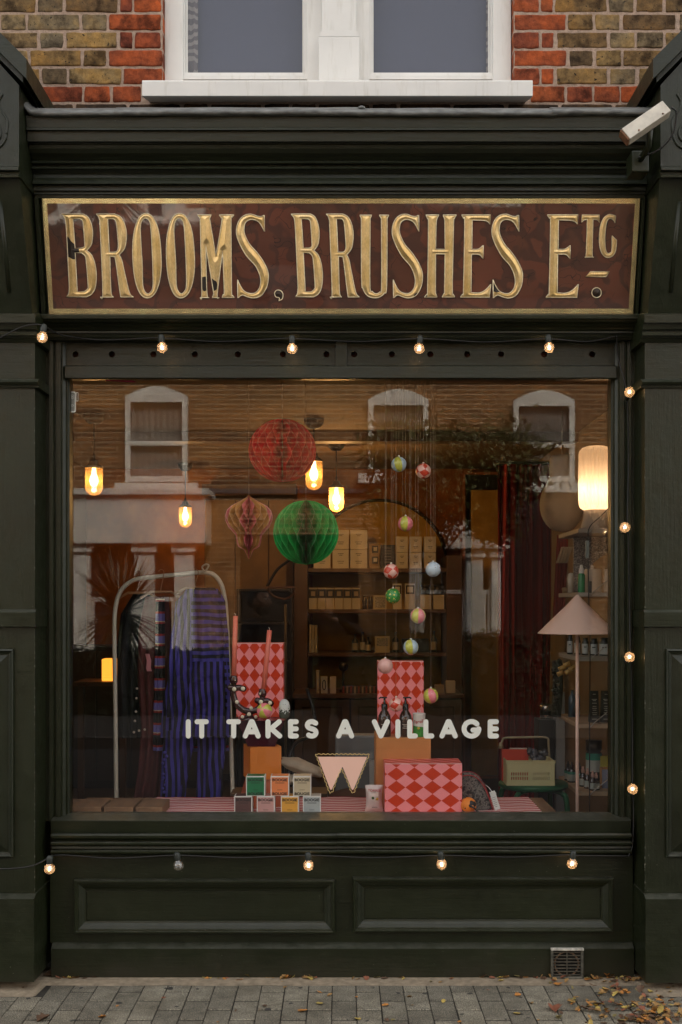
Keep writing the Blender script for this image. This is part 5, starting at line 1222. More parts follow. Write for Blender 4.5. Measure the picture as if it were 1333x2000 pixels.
balls = [(779.5,907,'yb','pale blue and yellow striped bauble, the highest of the hanging string',.4),(827.5,920,'rd','red and pale pink diamond bauble hanging highest of its pattern',.9),(792.5,1023,'py','pink and yellow striped bauble hanging before the mustard arch',1.3),
 (764.5,1116,'rd','red and pale pink diamond bauble hanging left of the white bauble',.2),(846.5,1112,'wb','icy white bauble with small red motifs',0),(768,1164,'gd','green bauble scattered with yellow stars',0),(817,1203,'py','pink and yellow striped bauble hanging between green and blue ones',1.0),
 (803,1264,'yb','blue and yellow striped bauble hanging just over the tall patterned box',.2),(753,1301,'pp','plain pale pink bauble with gold motif at the corner of the patterned box',0),(842,1359,'py','pink and yellow striped bauble hanging lowest, beside the patterned box',.7),(774,1376,'rd','red and pale pink diamond bauble between the two pump bottles',2.0)]
for i, (a, b_, k, lab, rz_) in enumerate(balls):
    Y = .30 if i not in (10,) else .29
    c = P(a, b_, Y); r_ = (15 if i != 10 else 14)/sc_(Y); o = thing('bauble', lab, 'bauble', c, 'decorated baubles hanging on threads in the window')
    m_ = MB(); m_.sphere((0,0,0), r_, 28); me = m_.mesh('shell', BMt[k]); q = link('shell', me, o); q.rotation_euler = (random.uniform(-.35,.35), random.uniform(-.3,.3), rz_)
    m_ = MB(); m_.lathe([(.001,r_-.001),(.0045,r_-.001),(.0045,r_+.005),(.001,r_+.006)], c, 10); part('cap', m_, flat((.75,.7,.6), .4), o)
    top = PZ(744,Y) + .02
    m_ = MB(); m_.tube([(c.x,c.y,c.z+r_+.004),(c.x,c.y,top)], .00055, 4); part('thread', m_, STR, o)
for a, b_, k, lab in ((517,1388,'py','pink and yellow bauble resting beside the candelabra base'),):
    Y = .235; r_ = 15.3/sc_(Y); c = P(a,b_,Y); m_ = MB(); m_.sphere(c, r_, 28); o = solo('bauble', m_, BMt[k], lab, 'bauble', c); o.rotation_euler = (.2,-1.2,1.1)
for k in range(7):
    Y = .30 + .01*k; x = (755,787,800,812,822,834,850)[k]; m_ = MB(); m_.tube([(PX(x,Y),Y,PZ((1100,1010,1190,1250,905,1100,1095)[k],Y)),(PX(x,Y),Y,PZ(742,Y)+.02)], .00045, 4); solo('thread', m_, STR, 'one of the fine pale threads the bauble mobile hangs on', 'thread', (PX(x,Y),Y,PZ(742,Y)), 'loose threads of the bauble mobile')
# bullet ornament
Y = .26; s_ = sc_(Y); c = P(556, 1403, Y); r_ = 11/s_; h = 38/s_; m, nt, b = newmat('speckled_figure'); v = coords(nt)
sp = nn(nt,'ShaderNodeSeparateXYZ'); nt.links.new(v, sp.inputs[0])
k = math_(nt,'GREATER_THAN', math_(nt,'ADD', math_(nt,'MULTIPLY', noise_(nt, v, 130, 3), .10), sp.outputs[2]), h*.42+.048)
nt.links.new(mix_(nt, (.05,.06,.045), (.55,.58,.55), k), b.inputs['Base Color']); b.inputs['Roughness'].default_value = .25
m_ = MB(); m_.lathe([(.001,0),(r_*.8,0),(r_*.95,h*.1),(r_,h*.4),(r_,h*.62),(r_*.85,h*.82),(r_*.5,h*.95),(.001,h)], c, 24); o = solo('figurine', m_, m, 'rounded ghost-like figurine, white above and dark speckled below', 'ornament', c)
for dx in (-.0045,.0045): m_ = MB(); m_.sphere((c.x+dx, c.y-r_*.93, c.z+h*.74), .0015, 8); part('eye', m_, INK, o)

# honeycomb paper decorations --------------------------------------
def paper(name, c1, c2=None, tr_=.35):
    m = bpy.data.materials.new(name); m.use_nodes = True; nt = m.node_tree; nt.nodes.clear(); o_ = nn(nt,'ShaderNodeOutputMaterial'); d = nn(nt,'ShaderNodeBsdfDiffuse'); t = nn(nt,'ShaderNodeBsdfTranslucent'); x = nn(nt,'ShaderNodeMixShader')
    v = coords(nt); n_ = ramp_(nt, noise_(nt, v, 25, 3), [(.3,(.8,.8,.8)),(.7,(1.15,1.15,1.15))]); c = mix_(nt, c1, n_, 1, 'MULTIPLY')
    nt.links.new(c, d.inputs[0]); nt.links.new(c, t.inputs[0]); x.inputs[0].default_value = .15
    nt.links.new(d.outputs[0], x.inputs[1]); nt.links.new(t.outputs[0], x.inputs[2]); nt.links.new(x.outputs[0], o_.inputs[0]); return m
def honeycomb(label, cx, cy, Y, prof_fn, z0, z1, N, waves, mats, rim, rot=0, ns=44, pick=lambda i: 0, hook=None, amp=.92):
    """radial paper leaves glued in alternate bands, so each pair of leaves opens into lens-shaped cells"""
    c = P(cx, cy, Y); root = thing('honeycomb_decoration', label, 'paper decoration', (c.x, c.y, c.z+z0))
    groups = {}
    for i in range(N):
        key = pick(i); m_ = groups.setdefault(key, (MB(), MB())); vs = []; rv = []
        for q in range(ns+1):
            t = q/ns; z = z0+(z1-z0)*t; Rr = prof_fn(t); ph = amp*(PI/N)*math.cos(PI*waves*t)*(1 if i % 2 else -1)
            a = rot + 2*PI*i/N
            for f in (.04, .5, .97): 
                aa = a + ph*f**1.2; vs.append((c.x+Rr*f*math.cos(aa), c.y+Rr*f*math.sin(aa), c.z+z))
            for f in (.97, 1.0):
                aa = a + ph; rv.append((c.x+Rr*f*math.cos(a+ph*.97), c.y+Rr*f*math.sin(a+ph*.97), c.z+z))
        m_[0].add(vs, [(3*q+k, 3*q+k+1, 3*q+k+4, 3*q+k+3) for q in range(ns) for k in range(2)], 0, True)
        m_[1].add(rv, [(2*q, 2*q+1, 2*q+3, 2*q+2) for q in range(ns)], 0, True)
    for key, (a_, b__) in groups.items():
        part('paper_leaf', a_, mats[key], root)['kind'] = 'stuff'; part('leaf_edge', b__, rim[key], root)['kind'] = 'stuff'
    m_ = MB(); m_.tube([(c.x,c.y,c.z+z1-.003),(c.x,c.y,PZ(742,Y)+.03)], .0008, 5); part('thread', m_, STR, root)
    return root
Y = .36; s_ = sc_(Y)
sph = lambda r_, sq=1.0: (lambda t: max(.004, r_*math.sin(PI*t)**.92))
rr_ = 66/s_
honeycomb('large red honeycomb paper ball hanging highest in the window', 552, 880, Y, lambda t: max(.003, rr_*math.sqrt(max(0,1-(2*t-1)**2))), -62/s_, 62/s_, 40, 5, [paper('crimson_paper',(.80,.008,.016)), paper('reflection_dulled_red_paper',(.62,.010,.018))], [paper('red_edge',(.85,.07,.07)), paper('reflection_dulled_edge',(.72,.07,.06))], rot=.1, pick=lambda i: 0 if (23 <= i % 40 <= 31) else 1)  # duller red on most leaves stands in for brick reflected in the glass
rr_2 = 64/s_
honeycomb('large green honeycomb paper ball hanging below the red one', 598, 1040, Y, lambda t: max(.003, rr_2*math.sqrt(max(0,1-(2*t-1)**2))), -63/s_, 63/s_, 42, 5, [paper('green_paper',(.012,.42,.08)), paper('olive_green_paper',(.02,.26,.06))], [paper('green_edge',(.04,.55,.13)), paper('grey_green_edge',(.16,.34,.20))], rot=.05, pick=lambda i: 0 if not (30 <= i % 42 <= 33) else 1)
def fin(t):
    pts = [(0,.002),(.08,.012),(.145,.020),(.16,.030),(.20,.047),(.26,.053),(.33,.056),(.37,.058),(.41,.068),(.50,.090),(.60,.103),(.68,.105),(.76,.098),(.83,.078),(.90,.042),(.96,.014),(1,.002)]
    for (a, ra), (b_, rb) in zip(pts, pts[1:]):
        if a <= t <= b_: return ra + (rb-ra)*(t-a)/(b_-a)
    return .002
honeycomb('pink and ochre honeycomb paper finial with a pointed tip', 486.5, 1030, Y, fin, -62/s_, 63/s_, 34, 7, [paper('rose_paper',(.75,.20,.20)), paper('ochre_paper',(.56,.27,.07))], [paper('rose_edge',(.85,.40,.38)), paper('ochre_edge',(.68,.40,.18))], rot=.04, ns=60, pick=lambda i: (i//4) % 2)

# bottles, can, crisps, pouch ---------------------------------------
AMBG = M('amber_bottle', (.035,.014,.008), .08, var=.1, coat=.5); PUMP = M('black_pump', (.012,.012,.012), .25, var=0)
for cx, fl_, lab in ((751.5,-1,'brown pump bottle with its nozzle towards the candelabra'),(792.5,1,'brown pump bottle beside the red-lettered can, nozzle towards the can')):
    Y = .35; s_ = sc_(Y); c = Vector((PX(cx,Y), Y, ZO+.0005)); u = 1/s_; o = thing('pump_bottle', lab, 'bottle', c)
    hb = c.z; zt = PZ(1366,Y)
    m_ = MB(); m_.lathe([(.001,0),(12*u,0),(12.6*u,2*u),(12.6*u,33*u),(11.5*u,41*u),(8*u,48*u),(5*u,52*u),(5*u,56*u),(.001,56*u)], c, 28); part('body', m_, AMBG, o)
    m_ = MB(); m_.lathe([(6*u,52*u),(6.2*u,63*u),(3*u,64*u),(2*u,70*u),(2*u,74*u),(5*u,74.5*u),(5*u,77*u),(.001,77.5*u)], c, 18); m_.tube([c+Vector((0,0,76*u)), c+Vector((fl_*8*u,-2*u,76*u)), c+Vector((fl_*11*u,-3*u,74*u))], 1.5*u, 8); part('pump', m_, PUMP, o)
    m_ = MB()
    n = 10; a0 = -PI/2
    for hh, w_ in ((24,.55),(21,.4),(17,.5)):
        vs = []
        for k in range(n+1):
            a = a0 + (k/n-.5)*2*w_; vs += [(c.x+12.8*u*math.cos(a), c.y+12.8*u*math.sin(a), c.z+hh*u), (c.x+12.8*u*math.cos(a), c.y+12.8*u*math.sin(a), c.z+(hh+.9)*u)]
        m_.add(vs, [(2*k,2*k+2,2*k+3,2*k+1) for k in range(n)])
    part('print', m_, flat((.5,.46,.38)), o)
Y = .35; s_ = sc_(Y); u = 1/s_; c = Vector((PX(819,Y), Y, ZO+.0005)); m, nt, b = newmat('olive_can_print'); v = coords(nt); sp = nn(nt,'ShaderNodeSeparateXYZ'); nt.links.new(v, sp.inputs[0])
nt.links.new(mix_(nt, (.05,.30,.04), (.74,.72,.66), math_(nt,'GREATER_THAN', math_(nt,'ADD', sp.outputs[2], math_(nt,'MULTIPLY', sp.outputs[0], .12)), 20*u)), b.inputs['Base Color']); b.inputs['Roughness'].default_value = .4
m_ = MB(); m_.lathe([(.001,0),(11.8*u,0),(12*u,1*u),(12*u,42*u),(12.5*u,43*u),(12.5*u,45*u),(11.5*u,45.5*u),(11.5*u,44*u),(.001,44*u)], c, 28); can = solo('olive_can', m_, m, 'white and green olive can with red script lettering', 'can', c)
me = textmesh('Perelló', 9.5*u, 0, 0, 0, extrude=.0002, offset=.0004); 
for v_ in me.vertices:
    a = -PI/2 + v_.co.x/(12*u)*.95; v_.co = Vector((c.x+(12.15*u-v_.co.y*0)*math.cos(a), c.y+12.15*u*math.sin(a), c.z+27*u+v_.co.z + v_.co.x*.12))
me.materials.append(flat((.60,.03,.02))); part('lettering', me, None, can)
m_ = MB(); m_.sphere((0,0,0), 1, 10); me = m_.mesh('olive', flat((.50,.36,.03))); me.transform(Matrix.Translation((c.x-2*u, c.y-12*u, c.z+17*u)) @ Matrix.Diagonal((3*u,.6*u,2.4*u,1))); part('olive', me, None, can)
m_ = MB(); cc_ = Vector((c.x-1*u, c.y, c.z+45*u)); m_.tube(smooth_path([cc_, cc_+Vector((-.006,0,.012)), cc_+Vector((.004,0,.018)), cc_+Vector((.008,0,.006))], 5), .0012, 5); part('ring_pull', m_, flat((.6,.6,.58), .3), can)
# crisp packet
Y = .19; cx0, cx1, zt, zb = PX(713,Y), PX(750,Y), PZ(1535,Y), TZ; m_ = MB(); nx, nz2 = 20, 26; 
for sd in (-1, 1):
    vs = []
    for j in range(nz2+1):
        t = j/nz2; wv_ = 1 - .16*math.sin(PI*t)**.7
        for i in range(nx+1):
            q = i/nx; puff = .022*(math.sin(PI*q)**.6)*(math.sin(PI*min(1,max(0,(t-.03)/.94)))**.6); cr = .0022*noise.noise(Vector((q*7, t*9, sd*3)))
            vs.append(((cx0+cx1)/2 + (cx1-cx0)*(q-.5)*wv_, Y + .03 + sd*(puff+cr*(puff > .004)), zb+(zt-zb)*t))
    m_.add(vs, [(j*(nx+1)+i, j*(nx+1)+i+1, (j+1)*(nx+1)+i+1, (j+1)*(nx+1)+i) for j in range(nz2) for i in range(nx)], 0, True)
cp_ = solo('crisp_packet', m_, M('foil_packet', (.70,.60,.56), .25, .15, var=.08, vs=30), 'small puffed white and pink crisp packet with red lettering', 'crisp packet', ((cx0+cx1)/2, Y+.03, zb))
word('TORRES', cp_, 731.5, 1544, 4.6, .193, flat((.5,.02,.02)), offset=.03, wpx=25, name='lettering')
sub('print', cp_, 727, 738, 1576, 1577, .195, INK)
for a, b_, col, r_ in ((729,1559,(.04,.10,.02),.0062),(737,1561,(.55,.33,.05),.0062),(733,1564,(.6,.56,.45),.0045)):
    m_ = MB(); m_.sphere((0,0,0), r_, 10); me = m_.mesh('picture', flat(col)); me.transform(Matrix.Translation(P(a,b_,.194)+Vector((0,.004,0))) @ Matrix.Diagonal((1,.5,1,1))); part('picture', me, None, cp_)
# pouch
Y = .24; n = 18; m_ = MB(); vs = []
def pouch_x(t): return (895 + t*74)
top = lambda t: 1587 - 77*(max(0, math.sin(PI*min(1, .28 + t*.72)))**.55)
cols = 24
for sd in (-1, 1):
    vs = []
    for j in range(9):
        f = j/8
        for i in range(cols+1):
            t = i/cols; x = PX(897 + t*70, Y); zt = PZ(1511 + 76*max(0,(t-.25)/.75)**2.6 + 6*max(0,(.25-t)/.25)**2, Y); z = TZ + (zt-TZ)*f
            vs.append((x + .003*noise.noise(Vector((t*4, f*4, sd))), Y+.045 + sd*.038*(1-f**2*.95)*(math.sin(PI*min(.97, max(.03,t)))**.5), z))
    m_.add(vs, [(j*(cols+1)+i, j*(cols+1)+i+1, (j+1)*(cols+1)+i+1, (j+1)*(cols+1)+i) for j in range(8) for i in range(cols)], 0, True)
m, nt, b = newmat('dark_botanical_cotton'); v = coords(nt); nt.links.new(ramp_(nt, noise_(nt, v, 60, 5, .75), [(.42,(.02,.017,.018)),(.5,(.10,.09,.08)),(.55,(.22,.20,.17)),(.6,(.04,.03,.03))]), b.inputs['Base Color']); b.inputs['Roughness'].default_value = .85
po = solo('wash_bag', m_, m, 'dark patterned wash bag with red piping behind the wide diamond box', 'bag', (PX(932,Y), Y+.04, TZ))
for dy in (-.002, .010):
    m_ = MB(); m_.tube([(PX(897+t/24*70,Y), Y+.045+dy-.02*(dy<0), PZ(1511 + 76*max(0,(t/24-.25)/.75)**2.6 + 6*max(0,(.25-t/24)/.25)**2, Y)+.001 - (.012 if dy < 0 else 0)) for t in range(25)], .0026, 6); part('piping', m_, flat((.32,.02,.02)), po)
m_ = MB(); m_.box(-.012, .012, -.0006, .0006, -.042, .040); me = m_.mesh('swing_tag', flat((.60,.60,.57))); me.transform(Matrix.Translation(P(967,1563,.16)) @ Matrix.Rotation(R(-18), 4, 'Y') @ Matrix.Rotation(R(4), 4, 'X'))
tgo = part('swing_tag', me, None, po)
for k in range(6):
    m_ = MB(); m_.box(-.009, .006 - (k%3)*.002, -.0010, -.0007, .012-k*.008, .0135-k*.008); me = m_.mesh('print', INK); me.transform(Matrix.Translation(P(967,1563,.16)) @ Matrix.Rotation(R(-18), 4, 'Y') @ Matrix.Rotation(R(4), 4, 'X')); q = part('print', me, None, po); q.parent = tgo
m_ = MB(); m_.tube(smooth_path([P(949,1533,.2), P(955,1538,.18), P(962,1546,.165), P(970,1549,.16)], 5), .0014, 5); part('string', m_, flat((.6,.6,.58)), po)
# orange and black ball
Y = .17; c = P(915, 1571, Y); r_ = 16/sc_(Y); c.z = TZ + r_; m, nt, b = newmat('orange_black_toy'); v = coords(nt); nt.links.new(mix_(nt, (.75,.22,.02), (.02,.012,.01), math_(nt,'GREATER_THAN', noise_(nt, v, 26, 2), .55)), b.inputs['Base Color']); b.inputs['Roughness'].default_value = .6
m_ = MB(); m_.sphere(c, r_, 24); tb = solo('toy_ball', m_, m, 'orange and black patterned soft ball in front of the wash bag', 'ball', c)
m_ = MB(); m_.tube(smooth_path([c+Vector((.0,-r_*.9,.005)), c+Vector((.02,-r_-.004,-.004)), c+Vector((.035,-r_*.8,-.02)), c+Vector((.06,-.02,-r_+.003)), c+Vector((.095,-.01,-r_+.003))], 6), .0038, 7); part('strap', m_, BLACKP, tb)
# candle boxes
cols_ = [('brown',(.10,.045,.04),458,493,0),('dusty pink',(.56,.30,.27),502,537,0),('amber yellow',(.75,.36,.05),549,584,0),('pale grey',(.40,.43,.42),592,627,0),('dark green',(.012,.16,.06),481,518,1),('bright orange',(.75,.22,.07),529,565,1),('cream',(.56,.46,.30),573,608,1)]
Y = .115; s_ = sc_(Y); WHT = flat((.75,.74,.70), .5)
for nm, col, a, b_, row in cols_:
    zb = TZ + (.0835 if row else 0); zt = zb + .083; m_ = MB(); m_.box(PX(a,Y), PX(b_,Y), Y, Y+.075, zb, zt-.0005, b=.0012)
    o = solo('candle_box', m_, WHT, '%s BOOGIE BOUGIE candle box %s' % (nm, 'in the upper row of three' if row else 'in the lower row of four'), 'box', ((PX(a,Y)+PX(b_,Y))/2, Y+.037, zb))
    y0_ = 1180 - (zt-CAMZ)*s_; y1_ = 1180 - (zb-CAMZ)*s_
    sub('coloured_panel', o, a+1.8, b_-1.8, y0_+2.4, y1_-1, Y, flat(col, .5))
    m_ = MB(); m_.box(PX(a+1.8,Y), PX(b_-1.8,Y), Y+.003, Y+.07, zt-.0004, zt-.0001); part('top_panel', m_, flat(col, .5), o)
    cx = (a+b_)/2; word('BOOGIE', o, cx, y0_+7.5, 5.2, Y, INK, offset=.05, wpx=29, name='lettering'); 
    word('BOUGIE', o, cx, y1_-4.4, 5.2, Y, INK, offset=.05, wpx=29, name='lettering')
    sub('print', o, cx-9, cx+9, y0_+13, y0_+14, Y-.0007, INK); sub('print', o, cx-5, cx+5, y1_-12.2, y1_-11.5, Y-.0007, INK)

# lettering on the glass -------------------------------------------
GY = .0600; s_ = sc_(GY); VINYL = M('grey_white_vinyl', (.74,.75,.69), .5, var=.03)
wl = thing('window_lettering', 'rounded pale vinyl words IT TAKES A VILLAGE on the window glass', 'lettering', (0, GY, PZ(1442,GY)))
def stroke(m_, pts, w_, k):
    """rounded flat stroke in the glass plane"""
    y = GY - .0004 - .00025*k; pts = [Vector(p) for p in pts]; vs = []; out_l = []; 
    def off(p, d, r_): return (p[0]+d[0]*r_, p[1]+d[1]*r_)
    L_, R_ = [], []; n = len(pts)
    for i, p in enumerate(pts):
        t = (pts[min(i+1,n-1)] - pts[max(i-1,0)]).normalized(); nv = (-t.y, t.x); L_.append(off(p, nv, w_)); R_.append(off(p, (-nv[0],-nv[1]), w_))
    t = (pts[-1]-pts[-2]).normalized(); a0 = math.atan2(t.x, -t.y)
    capE = [(pts[-1].x + w_*math.cos(math.atan2(t.y,t.x)+PI/2-PI*q/8), pts[-1].y + w_*math.sin(math.atan2(t.y,t.x)+PI/2-PI*q/8)) for q in range(1, 8)]
    t = (pts[1]-pts[0]).normalized(); capS = [(pts[0].x + w_*math.cos(math.atan2(t.y,t.x)-PI/2-PI*q/8), pts[0].y + w_*math.sin(math.atan2(t.y,t.x)-PI/2-PI*q/8)) for q in range(1, 8)]
    # quads + fans keep it robust for bends
    b0 = [(PX(x,GY), y, PZ(z,GY)) for x, z in L_+R_]; m_.add(b0, [(i, i+1, n+i+1, n+i) for i in range(n-1)])
    for capp, l_, r2_ in ((capE, L_[-1], R_[-1]), (capS, R_[0], L_[0])):
        q = [(PX(x,GY), y, PZ(z,GY)) for x, z in [l_]+capp+[r2_]]; m_.add(q, [tuple(range(len(q)))])
def arc(cx, cy, rx, ry, a0, a1, n=16): return [(cx+rx*math.cos(R(a0+(a1-a0)*i/n)), cy-ry*math.sin(R(a0+(a1-a0)*i/n))) for i in range(n+1)]
T0, B0 = 1409.6, 1437.4; MZ = (T0+B0)/2; hw = 4.9
letters = [('I',363,373.5),('T',381.6,407.3),('T',443.6,470),('A',474.7,509.6),('K',519,551.7),('E',563,584),('S',596,622.6),('A',657,692.3),('V',726.7,762),('I',772.6,782.6),('L',795.8,816.5),('L',827.3,848.7),('A',858.8,894.5),('G',902,940.6),('E',953,974.8)]
for ch, a, b_ in letters:
    l, r_ = a+hw, b_-hw; m_ = MB(); c = (a+b_)/2
    if ch == 'I': ss = [[(c,T0),(c,B0)]]
    if ch == 'T': ss = [[(l-1,T0),(r_+1,T0)],[(c,T0),(c,B0)]]
    if ch == 'A': ss = [[(c-1,T0),(l,B0)],[(c+1,T0),(r_,B0)],[(l+5,B0-8.2),(r_-5,B0-8.2)]]
    if ch == 'K': ss = [[(l,T0),(l,B0)],[(r_-1,T0),(l+3,MZ+2)],[(l+7,MZ),(r_,B0)]]
    if ch == 'E': ss = [[(l,T0),(l,B0)],[(l,T0),(r_,T0)],[(l,MZ),(r_,MZ)],[(l,B0),(r_,B0)]]
    if ch == 'L': ss = [[(l,T0),(l,B0)],[(l,B0),(r_,B0)]]
    if ch == 'V': ss = [[(l,T0),(c,B0)],[(r_,T0),(c,B0)]]
    if ch == 'S': ss = [[(r_-.5,T0+2.8)]+arc(c,T0+6.6,(r_-l)/2,6.8,40,270,18)+arc(c,B0-6.7,(r_-l)/2,6.9,90,-135,18)]
    if ch == 'G': ss = [arc(c,MZ,(r_-l)/2,(B0-T0)/2+.3,42,360,34),[(c+3,MZ+2.4),(r_,MZ+2.4)]]
    for k, q in enumerate(ss): stroke(m_, q, hw, k)
    part('letter', m_, VINYL, wl)
# pink W with a wavy gold outline
ww = thing('window_emblem', 'pale pink letter W emblem with a wavy gold outline on the glass', 'lettering', (PX(670,GY), GY, PZ(1550,GY)))
wpts = [(621,1477.5),(717.5,1477.5),(691,1542),(669,1497),(647,1543)]
me = curve2d([[(PX(x,GY), PZ(y,GY)) for x, y in [(621,1478),(717.5,1478),(691.5,1541),(689,1543),(687,1541),(670,1498.5),(668.5,1498.5),(649,1541),(647,1543),(645,1541)]]], GY-.0006, .0003); me.materials.append(M('pale_pink_vinyl', (.80,.50,.40), .5, var=.02)); part('letter', me, None, ww)
ol = [(617,1473),(669,1473),(722,1473.5),(706,1512),(692,1548),(687,1548),(678,1524),(670,1506),(668,1501),(660,1518),(650,1547),(644,1548.5),(632,1515)]
dense = []
for i in range(len(ol)):
    p, q = Vector(ol[i]), Vector(ol[(i+1)%len(ol)]); L_ = (q-p).length; k = max(2, int(L_/1.3)); d = (q-p).normalized(); nv = Vector((-d.y, d.x))
    for j in range(k):
        dense.append(p.lerp(q, j/k) + nv*(math.sin(j/k*round(L_/9)*2*PI)*1.0))
m_ = MB(); m_.tube([(PX(p.x,GY), GY-.0008, PZ(p.y,GY)) for p in dense], .0014, 5, closed=True); me = m_.mesh('outline', M('gold_vinyl', (.80,.58,.24), .4, .3, var=.05)); me.transform(Matrix.Translation((0,GY-.0008,0)) @ Matrix.Diagonal((1,.25,1,1)) @ Matrix.Translation((0,-GY+.0008,0))); part('outline', me, None, ww)
# stickers
stk = thing('door_sticker', 'small grey outlined sticker in the top corner of the glass', 'sticker', (PX(142,GY), GY, PZ(805,GY)))
def rrect(x0, x1, y0, y1, r_): 
    o = []
    for cx, cy, a0 in ((x1-r_,y0+r_,0),(x0+r_,y0+r_,90),(x0+r_,y1-r_,180),(x1-r_,y1-r_,270)): o += [(cx+r_*math.cos(R(a0+k*22.5)), cy-r_*math.sin(R(a0+k*22.5))) for k in range(5)]
    return [(PX(x,GY), PZ(y,GY)) for x, y in o]
for nm, cs, yy, mt in (('frame', [rrect(135.5,148.5,764.5,805.5,3), rrect(137.5,146.5,767,803,2)], .0006, VINYL), ('flap', [rrect(149,153.5,766,784,1), rrect(149.8,152.6,767.5,782.5,.6)], .0006, VINYL), ('face', [rrect(137.6,146.4,767.2,802.8,2)], .0004, flat((.22,.22,.2)))):
    me = curve2d(cs, GY-yy, .0002); me.materials.append(mt); part(nm, me, None, stk)
for yy in (773, 777, 792): 
    m_ = MB(); m_.tube([(PX(142,GY)+.0042*math.cos(k*PI/5), GY-.0011, PZ(yy,GY)+.0042*math.sin(k*PI/5)) for k in range(10)], .0009, 4, closed=True); part('symbol', m_, VINYL, stk)
m_ = MB(); m_.prism_y([(PX(207,GY),PZ(744,GY)),(PX(262,GY),PZ(747,GY)),(PX(268,GY),PZ(746,GY)),(PX(258,GY),PZ(743,GY)),(PX(207,GY),PZ(742,GY))], GY-.0006, GY-.0002); solo('magenta_tape', m_, flat((.35,.01,.06)), 'torn strip of magenta tape at the top edge of the glass', 'tape', (PX(235,GY), GY, PZ(745,GY)))

# ---------------------------------------------------------------- clothes rail and garments
CRM = M('cream_tube', (.70,.66,.54), .4, var=.05)
Y = .95; rk = thing('clothes_rail', 'cream tubular clothes rail with rounded top and a bow tied on it', 'clothes rail', (PX(340,Y), Y, FZ))
pts = [P(229,1560,Y)]; pts[0].z = FZ
pts += [P(226,1400,Y), P(224,1260,Y), P(225,1195,Y), P(236,1155,Y), P(262,1133,Y), P(300,1127,Y), P(350,1122,Y), P(400,1118,Y), P(424,1128,Y), P(438,1160,Y), P(444,1230,Y), P(449,1380,Y), P(455,1560,Y)]
e = P(457,1600,Y); e.z = FZ; pts.append(e)
m_ = MB(); m_.tube(smooth_path(pts, 8), .0108, 12); part('tube', m_, CRM, rk)
m_ = MB(); m_.tube([(pts[0].x, Y-.22, FZ+.012), (pts[0].x, Y+.22, FZ+.012)], .011, 8); m2 = MB(); m2.tube([(e.x, Y-.22, FZ+.012), (e.x, Y+.22, FZ+.012)], .011, 8); part('foot', m_, CRM, rk); part('foot', m2, CRM, rk)
m_ = MB(); c = P(400,1116,Y-.015); m_.tube(smooth_path([c, c+Vector((-.012,0,.02)), c+Vector((.004,0,.034)), c+Vector((.02,0,.03)), c+Vector((.012,0,.012)), c, c+Vector((-.016,0,-.006))], 6), .0045, 7); part('bow', m_, flat((.55,.48,.38)), rk)
def stripes(name, c1, c2, axis, w, duty=.5, extra=None, wob=.25):
    m, nt, b = newmat(name); v = coords(nt); sp = nn(nt,'ShaderNodeSeparateXYZ'); nt.links.new(v, sp.inputs[0])
    s_ = math_(nt,'ADD', sp.outputs[axis], math_(nt,'MULTIPLY', noise_(nt, v, 3.2, 2), wob*.2))
    k = math_(nt,'GREATER_THAN', math_(nt,'FRACT', math_(nt,'MULTIPLY', math_(nt,'ADD', s_, 5), 1/w)), duty)
    c = mix_(nt, c1, c2, k)
    nt.links.new(mix_(nt, c, ramp_(nt, noise_(nt, v, 9, 3), [(.3,(.7,.7,.7)),(.7,(1.15,1.15,1.15))]), 1, 'MULTIPLY'), b.inputs['Base Color']); b.inputs['Roughness'].default_value = .9; return m
def cloth_tube(secs, Y, dep=.05, fold=9, famp=.012, seed=0, n=44):
    """hollow garment piece; secs = (x_left px, x_right px, y px)"""
    m_ = MB(); vs = []; k = 4; S2 = []
    for (a, b_) in zip(secs, secs[1:]):
        for q in range(k): S2.append([a[i]+(b_[i]-a[i])*q/k for i in range(3)])
    S2.append(list(secs[-1]))
    for j, (xl, xr, y) in enumerate(S2):
        cx = (PX(xl,Y)+PX(xr,Y))/2; hw_ = (PX(xr,Y)-PX(xl,Y))/2; z = PZ(y,Y)
        for i in range(n):
            a = 2*PI*i/n; t = j/len(S2); f = famp*1.7*(.35+t)*math.sin(a*fold + seed + 1.3*math.sin(t*3+seed)) + famp*.6*noise.noise(Vector((math.cos(a)*2, math.sin(a)*2+seed, t*6)))
            vs.append((cx+(hw_+f*.4)*math.cos(a), Y+(dep+f)*math.sin(a), z))
    m_.add(vs, [(j*n+i, j*n+(i+1)%n, (j+1)*n+(i+1)%n, (j+1)*n+i) for j in range(len(S2)-1) for i in range(n)], 0, True); return m_
BLU, NVY = (.075,.062,.38), (.018,.016,.035)
SV = stripes('indigo_stripe_vertical', BLU, NVY, 0, .030); SH_ = stripes('indigo_stripe_horizontal', BLU, NVY, 2, .036)
Yg = .86; js = thing('striped_jumpsuit', 'indigo and black striped jumpsuit hanging at the front of the rail', 'jumpsuit', (PX(390,Yg), Yg, PZ(1560,Yg)))
part('body', cloth_tube([(366,425,1150),(345,440,1175),(340,442,1230),(338,446,1300),(322,448,1370),(318,446,1440)], Yg+.03, .055, 8, .012, 1), SV, js)
part('leg', cloth_tube([(322,388,1425),(318,372,1480),(318,362,1530),(318,357,1590)], Yg+.02, .05, 6, .012, 2), SV, js)
part('leg', cloth_tube([(384,446,1425),(386,440,1480),(387,432,1530),(388,428,1590)], Yg+.05, .05, 6, .012, 5), SV, js)
part('bodice', cloth_tube([(382,420,1148),(374,438,1180),(374,440,1240),(378,443,1292)], Yg-.03, .04, 7, .008, 3), SH_, js)
part('skirt', cloth_tube([(380,443,1291),(372,446,1340),(362,448,1400),(360,450,1436)], Yg-.035, .05, 9, .014, 3), SV, js)
